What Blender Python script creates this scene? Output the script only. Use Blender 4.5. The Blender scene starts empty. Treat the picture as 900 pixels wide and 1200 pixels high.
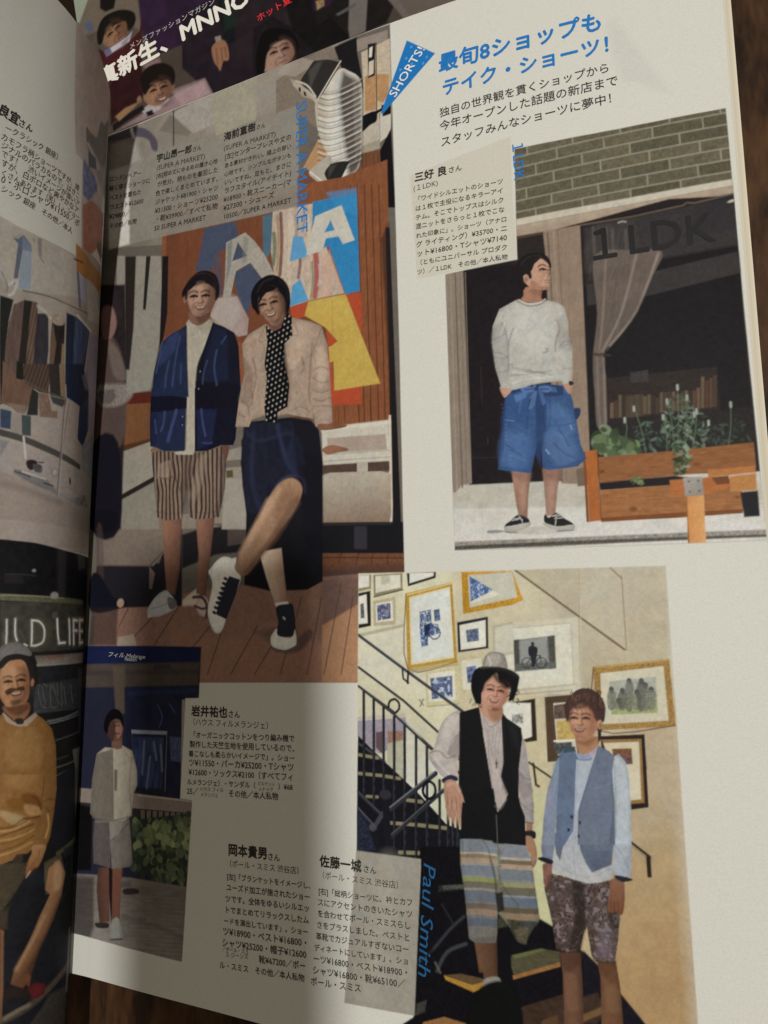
import bpy, math, random
import numpy as np
from mathutils import Matrix, Vector

# ------------------------------------------------------------------ camera, world, light
scene = bpy.context.scene
MM = 0.001
cam = bpy.data.cameras.new("camera")
cam_ob = bpy.data.objects.new("camera", cam)
scene.collection.objects.link(cam_ob)
R = ((0.9408561265, 0.0592916463, 0.3335776516), (-0.0112498436, 0.9894923855, -0.1441466619), (-0.3386195360, 0.1318701549, 0.9316369948))
cam_ob.matrix_world = Matrix.Translation((0.199037, 0.1110714, 0.2224659)) @ Matrix(R).to_4x4()
cam.sensor_fit = 'VERTICAL'; cam.sensor_height = 24.0; cam.lens = 24.0 * 912.81 / 1200.0
cam.clip_start = 0.01; cam.clip_end = 20.0
scene.camera = cam_ob
world = bpy.data.worlds.new("World"); scene.world = world; world.use_nodes = True
bg = world.node_tree.nodes["Background"]
bg.inputs[0].default_value = (1.0, 0.86, 0.64, 1); bg.inputs[1].default_value = 0.21
lamp = bpy.data.lights.new("room_lamp", 'AREA'); lamp.shape = 'DISK'; lamp.size = 0.05
lamp.energy = 13.2; lamp.color = (1.0, 0.965, 0.87)
lamp_ob = bpy.data.objects.new("room_lamp", lamp); scene.collection.objects.link(lamp_ob)
lamp_ob.location = (0.40, 0.30, 1.30)
lamp_ob.rotation_euler = (Vector((0.12, 0.15, 0)) - lamp_ob.location).to_track_quat('-Z', 'Y').to_euler()
scene.view_settings.view_transform = 'Standard'; scene.view_settings.look = 'None'
scene.view_settings.exposure = 0.0; scene.view_settings.gamma = 1.0
scene.cycles.use_denoising = True

# ------------------------------------------------------------------ helpers
def tag(o, label=None, cat=None, group=None, kind=None):
    for k, v in (("label", label), ("category", cat), ("group", group), ("kind", kind)):
        if v: o[k] = v
    return o

def empty(name, loc=(0, 0, 0), rz=0.0, parent=None):
    o = bpy.data.objects.new(name, None); scene.collection.objects.link(o)
    o.location = loc; o.rotation_euler = (0, 0, rz); o.empty_display_size = 0.02
    if parent: o.parent = parent
    return o

def link(name, me, mat, parent=None):
    o = bpy.data.objects.new(name, me); scene.collection.objects.link(o)
    if mat: me.materials.append(mat)
    if parent: o.parent = parent
    return o

def mesh_from(name, V, F, smooth=True):
    me = bpy.data.meshes.new(name)
    me.from_pydata([tuple(p) for p in V], [], F); me.update()
    me.polygons.foreach_set("use_smooth", [smooth] * len(me.polygons))
    return me

def principled(name, col=(0.5, 0.5, 0.5), rough=0.5, spec=0.5, coat=0.0):
    m = bpy.data.materials.new(name); m.use_nodes = True
    b = m.node_tree.nodes["Principled BSDF"]
    b.inputs["Base Color"].default_value = (*col, 1); b.inputs["Roughness"].default_value = rough
    b.inputs["Specular IOR Level"].default_value = spec
    b.inputs["Coat Weight"].default_value = coat
    return m, m.node_tree, b

def lin(c):
    c = np.asarray(c, dtype=float) / 255.0
    return np.where(c <= 0.04045, c / 12.92, ((c + 0.055) / 1.055) ** 2.4)

# ------------------------------------------------------------------ the sheet shapes (all lengths in millimetres)
PAGE_W, PAGE_H = 224.0, 297.0
PROFILE = np.array([(0.0, 0.0), (7.99, 0.35), (15.96, 1.05), (23.89, 2.13), (31.8, 3.27), (39.73, 4.36), (47.67, 5.38), (55.61, 6.35), (63.55, 7.33), (71.48, 8.34), (79.42, 9.37), (87.35, 10.42), (95.27, 11.5), (103.2, 12.6), (111.13, 13.62), (119.08, 14.54), (127.04, 15.35), (135.01, 16.04), (142.99, 16.63), (150.97, 17.11), (158.96, 17.47), (166.96, 17.73), (174.96, 17.85), (182.96, 17.85), (190.96, 17.73), (198.95, 17.48), (206.94, 17.1), (214.93, 16.59), (222.9, 15.97)])          # cross-section of the right-hand page from the gutter outwards
PROFILE_S = np.arange(len(PROFILE)) * 8.0
def right_page(s, v):
    s = np.asarray(s, float); v = np.asarray(v, float) + 0 * s
    return np.stack([np.interp(s, PROFILE_S, PROFILE[:, 0]), v, np.interp(s, PROFILE_S, PROFILE[:, 1])], -1)
LEAF_S = np.array([0, 6, 14, 26, 45, 75, 120, 214.0])      # the left-hand leaf curls up: rise angles along it, head and foot
LEAF_HEAD = np.array([3.203, 2.998, 2.246, 2.335, 2.010, 1.634, 1.42, 1.15])
LEAF_FOOT = np.array([3.472, 2.983, 1.683, 1.174, 0.079, 0.161, 0.10, -0.05])
_leaf_s = np.linspace(0, 214, 429)
def _leaf_table():
    a, b = np.interp(_leaf_s, LEAF_S, LEAF_HEAD), np.interp(_leaf_s, LEAF_S, LEAF_FOOT)
    w = np.linspace(0, 1, 100)[:, None]
    t = a * w + b * (1 - w); d = _leaf_s[1]
    tm = (t[:, 1:] + t[:, :-1]) / 2; z0 = np.zeros((100, 1))
    return (np.concatenate([z0, -np.cumsum(np.cos(tm), 1) * d], 1), np.concatenate([z0, np.cumsum(np.sin(tm), 1) * d], 1))
LX, LZ = _leaf_table()
def left_page(s, v):
    s = np.asarray(s, float); v = np.asarray(v, float) + 0 * s
    fi = np.clip(v / PAGE_H * 99, 0, 98.999); i = fi.astype(int); wi = fi - i
    fj = np.clip(s / 0.5, 0, 427.999); j = fj.astype(int); wj = fj - j
    def samp(T): return (T[i, j] * (1 - wj) + T[i, j + 1] * wj) * (1 - wi) + (T[i + 1, j] * (1 - wj) + T[i + 1, j + 1] * wj) * wi
    return np.stack([samp(LX), v, samp(LZ)], -1)

# ------------------------------------------------------------------ printing: every page is a fine sheet whose vertices carry the ink
class Canvas:
    """ink on one sheet, as colour per grid point; s runs across, v up the page, in millimetres"""
    def __init__(self, s_axis, v_axis, paper):
        self.s, self.v = np.asarray(s_axis, float), np.asarray(v_axis, float)
        self.S, self.V = np.meshgrid(self.s, self.v)
        self.c = np.empty(self.S.shape + (3,)); self.c[:] = paper
        self.id = np.zeros(self.S.shape, np.int16)
        self.clip = None; self.part = 0
    def box(self, x0, x1, y0, y1):
        i0, i1 = np.searchsorted(self.v, (y0, y1)); j0, j1 = np.searchsorted(self.s, (x0, x1))
        return slice(max(i0 - 1, 0), i1 + 1), slice(max(j0 - 1, 0), j1 + 1)
def smooth_loop(P, closed=True, n=4):
    P = np.asarray(P, float)
    if len(P) < 3: return P
    out = []; N = len(P)
    for i in range(N if closed else N - 1):
        if closed: a, b, c, d = P[i - 1], P[i], P[(i + 1) % N], P[(i + 2) % N]
        else: a, b, c, d = P[max(i - 1, 0)], P[i], P[i + 1], P[min(i + 2, N - 1)]
        for k in range(n):
            t = k / n
            out.append(0.5 * (2 * b + (c - a) * t + (2 * a - 5 * b + 4 * c - d) * t * t + (3 * b - a - 3 * c + d) * t ** 3))
    if not closed: out.append(P[-1])
    return np.array(out)
def poly_cover(P, X, Y, soft):
    """coverage 0..1 of polygon P on the points X, Y with an edge of width soft"""
    inside = np.zeros(X.shape, bool); d2 = np.full(X.shape, 1e9)
    x0, y0 = P[-1]
    for x1, y1 in P:
        if y0 != y1:
            cr = ((Y < y0) != (Y < y1)) & (X < (x1 - x0) * (Y - y0) / (y1 - y0) + x0)
            inside ^= cr
        dx, dy = x1 - x0, y1 - y0; L = dx * dx + dy * dy
        if L > 0:
            t = np.clip(((X - x0) * dx + (Y - y0) * dy) / L, 0, 1)
            d2 = np.minimum(d2, (X - x0 - t * dx) ** 2 + (Y - y0 - t * dy) ** 2)
        x0, y0 = x1, y1
    d = np.sqrt(d2) * np.where(inside, 1, -1)
    return np.clip(0.5 + d / soft, 0, 1)
def line_cover(P, X, Y, w, soft):
    d2 = np.full(X.shape, 1e9)
    for (x0, y0), (x1, y1) in zip(P[:-1], P[1:]):
        dx, dy = x1 - x0, y1 - y0; L = dx * dx + dy * dy + 1e-12
        t = np.clip(((X - x0) * dx + (Y - y0) * dy) / L, 0, 1)
        d2 = np.minimum(d2, (X - x0 - t * dx) ** 2 + (Y - y0 - t * dy) ** 2)
    return np.clip(0.5 + (w / 2 - np.sqrt(d2)) / soft, 0, 1)
def value_noise(X, Y, cell, seed):
    rng = np.random.default_rng(seed); T = rng.random((64, 64))
    x, y = X / cell, Y / cell; i, j = np.floor(x).astype(int), np.floor(y).astype(int)
    fx, fy = x - i, y - j; fx = fx * fx * (3 - 2 * fx); fy = fy * fy * (3 - 2 * fy)
    g = lambda a, b: T[b % 64, a % 64]
    return (g(i, j) * (1 - fx) + g(i + 1, j) * fx) * (1 - fy) + (g(i, j + 1) * (1 - fx) + g(i + 1, j + 1) * fx) * fy
"""
ops: [kind, points, colour, options]
 kinds  P polygon (straight), S smooth polygon, L polyline (width w), C smooth polyline (width w), E ellipse (cx, cy, rx, ry, angle)
 options  a alpha, f edge softness, g (x0,y0,x1,y1,colour2) linear blend, n (cell, amount[, stretch angle, ratio]) mottling,
          t pattern, i part id, w line width
"""
def rgb(c): return lin(c)              # inks are listed as 0-255 values
def ink(cv, op, seed):
    if op[0] == 'I':                    # the part that the following ink belongs to
        cv.part = op[1]
        return
    kind, pts, col, o = op
    if kind == 'K':                     # keep what follows inside this outline
        cv.clip = poly_cover(np.asarray(pts, float).reshape(-1, 2), cv.S, cv.V, 0.3) if len(pts) else None
        return
    if kind == 'B':                     # leaves strewn inside a polygon
        return blobs(cv, pts, o['k'], o['r'], col, seed, o.get('q', 0.6))
    soft = o.get('f', 0.35); a = o.get('a', 1.0); w = o.get('w', 0.4)
    if kind == 'E':
        cx, cy, rx, ry, an = pts
        pad = max(rx, ry) + soft; bx = (cx - pad, cx + pad, cy - pad, cy + pad)
    else:
        P = np.asarray(pts, float).reshape(-1, 2)
        if kind == 'S': P = smooth_loop(P)
        if kind == 'C': P = smooth_loop(P, False)
        pad = soft + (w if kind in 'LC' else 0); bx = (P[:, 0].min() - pad, P[:, 0].max() + pad, P[:, 1].min() - pad, P[:, 1].max() + pad)
    sl = cv.box(*bx); X, Y = cv.S[sl], cv.V[sl]
    if X.size == 0: return
    if kind == 'E':
        c_, s_ = math.cos(an), math.sin(an); ux, uy = (X - cx) * c_ + (Y - cy) * s_, -(X - cx) * s_ + (Y - cy) * c_
        rr = np.sqrt((ux / rx) ** 2 + (uy / ry) ** 2); m = np.clip(0.5 + (1 - rr) * min(rx, ry) / soft, 0, 1)
    elif kind in 'PS': m = poly_cover(P, X, Y, soft)
    else: m = line_cover(P, X, Y, w, soft)
    C = np.empty(X.shape + (3,)); C[:] = o['c'] if 'c' in o else rgb(col)
    if 'g' in o:
        x0, y0, x1, y1, c2 = o['g']; L = (x1 - x0) ** 2 + (y1 - y0) ** 2
        t = np.clip(((X - x0) * (x1 - x0) + (Y - y0) * (y1 - y0)) / L, 0, 1)[..., None]; C = C * (1 - t) + rgb(c2) * t
    for n in o.get('n', ()):
        cell, amt = n[0], n[1]; U, Vv = X, Y
        if len(n) > 2:
            c_, s_ = math.cos(n[2]), math.sin(n[2]); U, Vv = (X * c_ + Y * s_) / n[3], -X * s_ + Y * c_
        C = C * (1 + amt * (2 * value_noise(U, Vv, cell, seed) - 1))[..., None]
        seed += 13
    if 't' in o:
        t = o['t']; k = t[0]
        if k == 'stripe':               # angle, period, duty, colour, wobble
            _, an, per, duty, c2, wob = t
            u = X * math.cos(an) + Y * math.sin(an) + wob * (value_noise(X, Y, 6, seed) - 0.5)
            ph = np.mod(u / per, 1.0); q = np.clip((duty / 2 - np.abs(ph - 0.5)) * per / 0.3 + 0.5, 0, 1)[..., None]
            C = C * (1 - q) + rgb(c2) * q
        elif k == 'dots':               # period, radius, colour, angle
            _, per, rad, c2, an = t
            u, vv = (X * math.cos(an) + Y * math.sin(an)) / per, (-X * math.sin(an) + Y * math.cos(an)) / per
            row = np.floor(vv); du = np.mod(u + 0.5 * np.mod(row, 2), 1) - 0.5; dv = np.mod(vv, 1) - 0.5
            q = np.clip((rad / per - np.sqrt(du * du + dv * dv)) * per / 0.3 + 0.5, 0, 1)[..., None]
            C = C * (1 - q) + rgb(c2) * q
        elif k == 'camo':               # cell, colours
            _, cell, cols = t
            nz = value_noise(X, Y, cell, seed) * 0.6 + value_noise(X + 3.3, Y, cell * 0.5, seed + 5) * 0.4
            for q, cc in zip(np.linspace(0.42, 0.64, len(cols)), cols):
                k_ = np.clip((nz - q) * 14, 0, 1)[..., None]; C = C * (1 - k_) + rgb(cc) * k_
        elif k == 'brick':              # angle, length, height, mortar width, mortar colour
            _, an, bl, bh, mw, c2 = t
            u, vv = X * math.cos(an) + Y * math.sin(an), -X * math.sin(an) + Y * math.cos(an)
            r = np.floor(vv / bh); uu = u + bl * 0.5 * np.mod(r, 2) + bl * 0.13 * np.sin(r * 5.1); cidx = np.floor(uu / bl)
            tone = np.mod(np.sin(r * 12.99 + cidx * 78.23) * 43758.5, 1.0)
            C = C * (0.82 + 0.36 * tone)[..., None]
            d = np.minimum(np.minimum(np.mod(uu, bl), bl - np.mod(uu, bl)), np.minimum(np.mod(vv, bh), bh - np.mod(vv, bh)))
            q = np.clip((mw / 2 - d) / 0.3 + 0.5, 0, 1)[..., None] * 0.85; C = C * (1 - q) + rgb(c2) * q
    m = m * a
    if cv.clip is not None: m = m * cv.clip[sl]
    cv.c[sl] = cv.c[sl] * (1 - m[..., None]) + C * m[..., None]
    if cv.part and kind not in 'LC' and a >= 0.6 and 'c' not in o: cv.id[sl][m > 0.5] = cv.part
def blobs(cv, region, n, r, cols, seed, squash=0.6):
    """leaves: n small ellipses strewn inside a polygon"""
    rng = np.random.default_rng(seed); P = np.asarray(region, float).reshape(-1, 2)
    lo, hi = P.min(0), P.max(0); k = 0; tries = 0
    while k < n and tries < n * 20:
        tries += 1
        x, y = lo + (hi - lo) * rng.random(2)
        if poly_cover(P, np.array([[x]]), np.array([[y]]), 0.01)[0, 0] < 0.5: continue
        k += 1; rr = r * (0.5 + rng.random())
        c = rgb(cols[rng.integers(len(cols))]) * (0.7 + 0.6 * rng.random())
        ink(cv, ['E', (x, y, rr, rr * squash, rng.random() * 3.14), None, {'f': 0.3, 'a': 0.9, 'c': c}], 1)

def soften(cv, ids, people=()):
    """the look of a reproduced photograph: a soft screen and a little unevenness, only inside the pictures"""
    m = np.isin(cv.id, ids).astype(float)
    def blur(A):
        for ax in (0, 1): A = (np.roll(A, 1, ax) + 2 * A + np.roll(A, -1, ax)) / 4
        return A
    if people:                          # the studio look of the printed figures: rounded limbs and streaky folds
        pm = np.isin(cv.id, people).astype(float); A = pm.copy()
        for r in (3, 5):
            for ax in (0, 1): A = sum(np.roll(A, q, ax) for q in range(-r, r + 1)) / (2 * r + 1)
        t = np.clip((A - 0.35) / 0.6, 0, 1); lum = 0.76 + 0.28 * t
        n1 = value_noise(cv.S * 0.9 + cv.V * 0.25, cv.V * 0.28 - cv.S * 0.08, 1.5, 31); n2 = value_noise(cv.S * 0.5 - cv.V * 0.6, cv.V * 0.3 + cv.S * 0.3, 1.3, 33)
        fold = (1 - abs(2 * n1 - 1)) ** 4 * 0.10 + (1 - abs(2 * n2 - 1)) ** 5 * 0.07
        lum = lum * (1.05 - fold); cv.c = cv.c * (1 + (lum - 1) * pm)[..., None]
    B = blur(cv.c); k = blur(m)[..., None] * m[..., None]
    cv.c = cv.c * (1 - 0.45 * k) + B * 0.45 * k
    g = 0.06 * (value_noise(cv.S, cv.V, 0.7, 5) - 0.5) + 0.04 * (value_noise(cv.S, cv.V, 1.9, 6) - 0.5) + 0.035 * (value_noise(cv.S, cv.V, 5.5, 8) - 0.5)
    t = 0.05 * (value_noise(cv.S, cv.V, 3.1, 9) - 0.5)
    f = np.stack([1 + 2 * g + t, 1 + 2 * g, 1 + 2 * g - t], -1)
    cv.c = cv.c * (1 - k) + cv.c * f * k

def glossy_print(name, rough=0.5, spec=0.07):
    m, nt, b = principled(name, rough=rough, spec=spec)
    at = nt.nodes.new("ShaderNodeAttribute"); at.attribute_name = "ink"
    tc = nt.nodes.new("ShaderNodeTexCoord")
    nz = nt.nodes.new("ShaderNodeTexNoise"); nz.inputs["Scale"].default_value = 2200; nz.inputs["Detail"].default_value = 2
    nt.links.new(tc.outputs["Object"], nz.inputs["Vector"])
    mr = nt.nodes.new("ShaderNodeMapRange"); mr.inputs[1].default_value = 0.3; mr.inputs[2].default_value = 0.7
    mr.inputs[3].default_value = 0.95; mr.inputs[4].default_value = 1.05
    nt.links.new(nz.outputs["Fac"], mr.inputs[0])
    mx = nt.nodes.new("ShaderNodeVectorMath"); mx.operation = 'SCALE'
    nt.links.new(at.outputs["Color"], mx.inputs[0]); nt.links.new(mr.outputs[0], mx.inputs["Scale"])
    nt.links.new(mx.outputs[0], b.inputs["Base Color"])
    n2 = nt.nodes.new("ShaderNodeTexNoise"); n2.inputs["Scale"].default_value = 90; n2.inputs["Detail"].default_value = 3
    nt.links.new(tc.outputs["Object"], n2.inputs["Vector"])
    bp = nt.nodes.new("ShaderNodeBump"); bp.inputs["Strength"].default_value = 0.06; bp.inputs["Distance"].default_value = 0.002
    nt.links.new(n2.outputs["Fac"], bp.inputs["Height"]); nt.links.new(bp.outputs[0], b.inputs["Normal"])
    return m

def sheet(cv, shape, mat, parts, root, base_name):
    """cut the inked grid by part id: each id becomes a mesh of its own; parts = {id: (name, label, parent id)}"""
    H, W = cv.S.shape
    P = (shape(cv.S, cv.V) * MM).reshape(-1, 3); col = cv.c.reshape(-1, 3)
    fid = cv.id[:-1, :-1].ravel()
    i, j = np.meshgrid(np.arange(H - 1), np.arange(W - 1), indexing='ij'); a = (i * W + j).ravel()
    quad = np.stack([a, a + 1, a + W + 1, a + W], 1)
    made = {}
    for k in sorted(set(fid.tolist()), key=lambda z: (parts[z][2] is not None and parts[z][2] != -1, z)):
        q = quad[fid == k]; used, inv = np.unique(q, return_inverse=True)
        name, label, par = parts[k]
        me = bpy.data.meshes.new(name)
        me.vertices.add(len(used)); me.vertices.foreach_set("co", P[used].astype(np.float32).ravel())
        n = len(q); me.loops.add(n * 4); me.loops.foreach_set("vertex_index", inv.ravel().astype(np.int32))
        me.polygons.add(n); me.polygons.foreach_set("loop_start", np.arange(0, n * 4, 4, dtype=np.int32))
        me.update(calc_edges=True)
        me.polygons.foreach_set("use_smooth", [True] * n)
        ca = me.color_attributes.new("ink", 'FLOAT_COLOR', 'POINT')
        rgba = np.ones((len(used), 4), np.float32); rgba[:, :3] = np.clip(col[used], 0, 1); ca.data.foreach_set("color", rgba.ravel())
        o = link(name, me, mat, made.get(par, root) if par is not None else root)
        if label: o["label"] = label
        made[k] = o
    return made

def letters(name, items, shape, mat, parent, label=None, lift=0.06):
    """printed type: glyph outlines laid on the sheet as one mesh per caption.
    items: (text, s, v, height mm, ds, dv (unit baseline direction in page space), stretch, weight)"""
    V, F = [], []
    for text, s0, v0, h, an, st, wt, shear in items:
        cu = bpy.data.curves.new("type", 'FONT'); cu.body = text; cu.size = 1.0; cu.resolution_u = 2; cu.shear = shear
        ob = bpy.data.objects.new("type", cu); scene.collection.objects.link(ob)
        me = bpy.data.meshes.new_from_object(ob.evaluated_get(bpy.context.evaluated_depsgraph_get()))
        n = len(me.vertices); co = np.empty(n * 3); me.vertices.foreach_get("co", co); co = co.reshape(-1, 3)
        if n:
            k = st / co[:, 0].max()                     # the line is set to its measured length
            c_, s_ = math.cos(an), math.sin(an); fs = [list(pl.vertices) for pl in me.polygons]
            strikes = ((0, 0),) if wt <= 0 else ((0, 0), (wt, 0), (wt * 0.5, wt * 0.6), (wt * 0.5, -wt * 0.6))   # bold: struck several times
            for q, (dx, dy) in enumerate(strikes):
                x, y = (co[:, 0] + dx) * k, (co[:, 1] + dy) * k
                if shape is left_page: y = -y           # its s axis runs the other way
                if shear: y = y * 0.72
                ss, vv = s0 + x * c_ - y * s_, v0 + x * s_ + y * c_
                p = shape(ss, vv); e = 0.05
                nrm = np.cross(shape(ss + e, vv) - p, shape(ss, vv + e) - p)
                nrm /= np.linalg.norm(nrm, axis=1)[:, None]
                if shape is left_page: nrm = -nrm
                off = len(V); V.extend((p + nrm * (lift + 0.012 * q)) * MM)
                F.extend([[off + t for t in f] for f in fs])
        bpy.data.objects.remove(ob); bpy.data.curves.remove(cu); bpy.data.meshes.remove(me)
    o = link(name, mesh_from(name, V, F, False), mat, parent)
    if label: o["label"] = label
    return o
# ------------------------------------------------------------------ the surface
def table_material():
    m, nt, b = principled("dark_wood", rough=0.6, spec=0.15)
    tc = nt.nodes.new("ShaderNodeTexCoord"); mp = nt.nodes.new("ShaderNodeMapping"); mp.inputs["Scale"].default_value = (1.0, 0.28, 1.0)
    mp.inputs["Rotation"].default_value = (0, 0, 0.3)
    nt.links.new(tc.outputs["Object"], mp.inputs["Vector"])
    n1 = nt.nodes.new("ShaderNodeTexNoise"); n1.inputs["Scale"].default_value = 38; n1.inputs["Detail"].default_value = 6; n1.inputs["Distortion"].default_value = 1.2
    n2 = nt.nodes.new("ShaderNodeTexNoise"); n2.inputs["Scale"].default_value = 420; n2.inputs["Detail"].default_value = 4
    nt.links.new(mp.outputs[0], n1.inputs["Vector"]); nt.links.new(mp.outputs[0], n2.inputs["Vector"])
    mix = nt.nodes.new("ShaderNodeMath"); mix.operation = 'MULTIPLY_ADD'; mix.inputs[1].default_value = 0.35
    nt.links.new(n2.outputs["Fac"], mix.inputs[0]); nt.links.new(n1.outputs["Fac"], mix.inputs[2])
    n3 = nt.nodes.new("ShaderNodeTexNoise"); n3.inputs["Scale"].default_value = 13; n3.inputs["Detail"].default_value = 2
    nt.links.new(tc.outputs["Object"], n3.inputs["Vector"])
    big = nt.nodes.new("ShaderNodeMath"); big.operation = 'MULTIPLY_ADD'; big.inputs[1].default_value = 0.9
    sub = nt.nodes.new("ShaderNodeMath"); sub.operation = 'SUBTRACT'; sub.inputs[1].default_value = 0.42
    nt.links.new(n3.outputs["Fac"], big.inputs[0]); nt.links.new(mix.outputs[0], big.inputs[2]); nt.links.new(big.outputs[0], sub.inputs[0]); mix = sub
    cr = nt.nodes.new("ShaderNodeValToRGB"); e = cr.color_ramp.elements
    e[0].position = 0.42; e[0].color = (0.004, 0.0022, 0.0018, 1); e[1].position = 1.0; e[1].color = (0.10, 0.045, 0.018, 1)
    x = e.new(0.72); x.color = (0.016, 0.0072, 0.004, 1)
    nt.links.new(mix.outputs[0], cr.inputs[0]); nt.links.new(cr.outputs[0], b.inputs["Base Color"])
    bp = nt.nodes.new("ShaderNodeBump"); bp.inputs["Strength"].default_value = 0.4; bp.inputs["Distance"].default_value = 0.002
    nt.links.new(mix.outputs[0], bp.inputs["Height"]); nt.links.new(bp.outputs[0], b.inputs["Normal"])
    return m
TABLE_Z = -14.0
V = [(-900, -700, TABLE_Z), (1000, -700, TABLE_Z), (1000, 1000, TABLE_Z), (-900, 1000, TABLE_Z)]
tb = link("tabletop", mesh_from("tabletop", np.array(V) * MM, [(0, 1, 2, 3)], False), table_material())
tag(tb, "dark brown mottled wooden tabletop under the magazines", "tabletop", kind="structure")

# ------------------------------------------------------------------ the open magazine
magazine = empty("open_magazine")
tag(magazine, "large open fashion magazine with photo spread of men in shorts and Japanese captions", "magazine")
def stack_material(name):
    m, nt, b = principled(name, (0.62, 0.57, 0.48), 0.7, 0.2)
    tc = nt.nodes.new("ShaderNodeTexCoord"); sp = nt.nodes.new("ShaderNodeSeparateXYZ"); nt.links.new(tc.outputs["Object"], sp.inputs[0])
    nz = nt.nodes.new("ShaderNodeTexNoise"); nz.noise_dimensions = '1D'; nz.inputs["Scale"].default_value = 3000
    nt.links.new(sp.outputs["Z"], nz.inputs["W"])
    cr = nt.nodes.new("ShaderNodeValToRGB"); cr.color_ramp.elements[0].color = (0.4, 0.36, 0.29, 1); cr.color_ramp.elements[1].color = (0.72, 0.67, 0.57, 1)
    cr.color_ramp.elements[0].position = 0.35; cr.color_ramp.elements[1].position = 0.6
    nt.links.new(nz.outputs["Fac"], cr.inputs[0]); nt.links.new(cr.outputs[0], b.inputs["Base Color"])
    return m
def slab(name, pts_top, z_bot, v0, v1, mat, parent, fan=0.0):
    """closed block under a page: cross-section between a curve and the flat bottom"""
    pts = np.asarray(pts_top, float); n = len(pts); V, F = [], []
    for v, sgn in ((v0, -1), (v1, 1)):
        for x, z in pts: V.append((x, v, z))
        for k, (x, z) in enumerate(pts): V.append((x + fan * k / (n - 1), v, z_bot))
    m = 2 * n
    for k in range(n - 1):
        F += [(k, k + 1, m + k + 1, m + k), (n + k, m + n + k, m + n + k + 1, n + k + 1),
              (k, n + k, n + k + 1, k + 1), (m + k, m + k + 1, m + n + k + 1, m + n + k)]
    F += [(0, m, m + n, n), (n - 1, 2 * n - 1, m + 2 * n - 1, m + n - 1)]
    return link(name, mesh_from(name, np.array(V) * MM, F, False), mat, parent)
stack = stack_material("page_edges")
top = np.stack([PROFILE[:, 0], PROFILE[:, 1] - 0.5], 1); top[0, 1] = -0.6
top = np.concatenate([top, [[224.9, 15.2]]])
blk = slab("page_block", top, -8.6, 0.6, 296.6, stack, magazine)
xl = np.linspace(-3, -208, 24); zl = -1.0 - 5.0 * np.linspace(0, 1, 24) ** 1.5
slab("page_block", np.stack([xl, zl], 1), -8.6, 0.6, 296.6, stack, magazine)
cvm, _, _ = principled("cover_stock", (0.25, 0.22, 0.2), 0.4, 0.4)
slab("back_cover", [(-210, -8.65), (227, -8.65)], -9.3, -0.5, 297.5, cvm, magazine)
page_mat = glossy_print("glossy_page_print")

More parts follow.
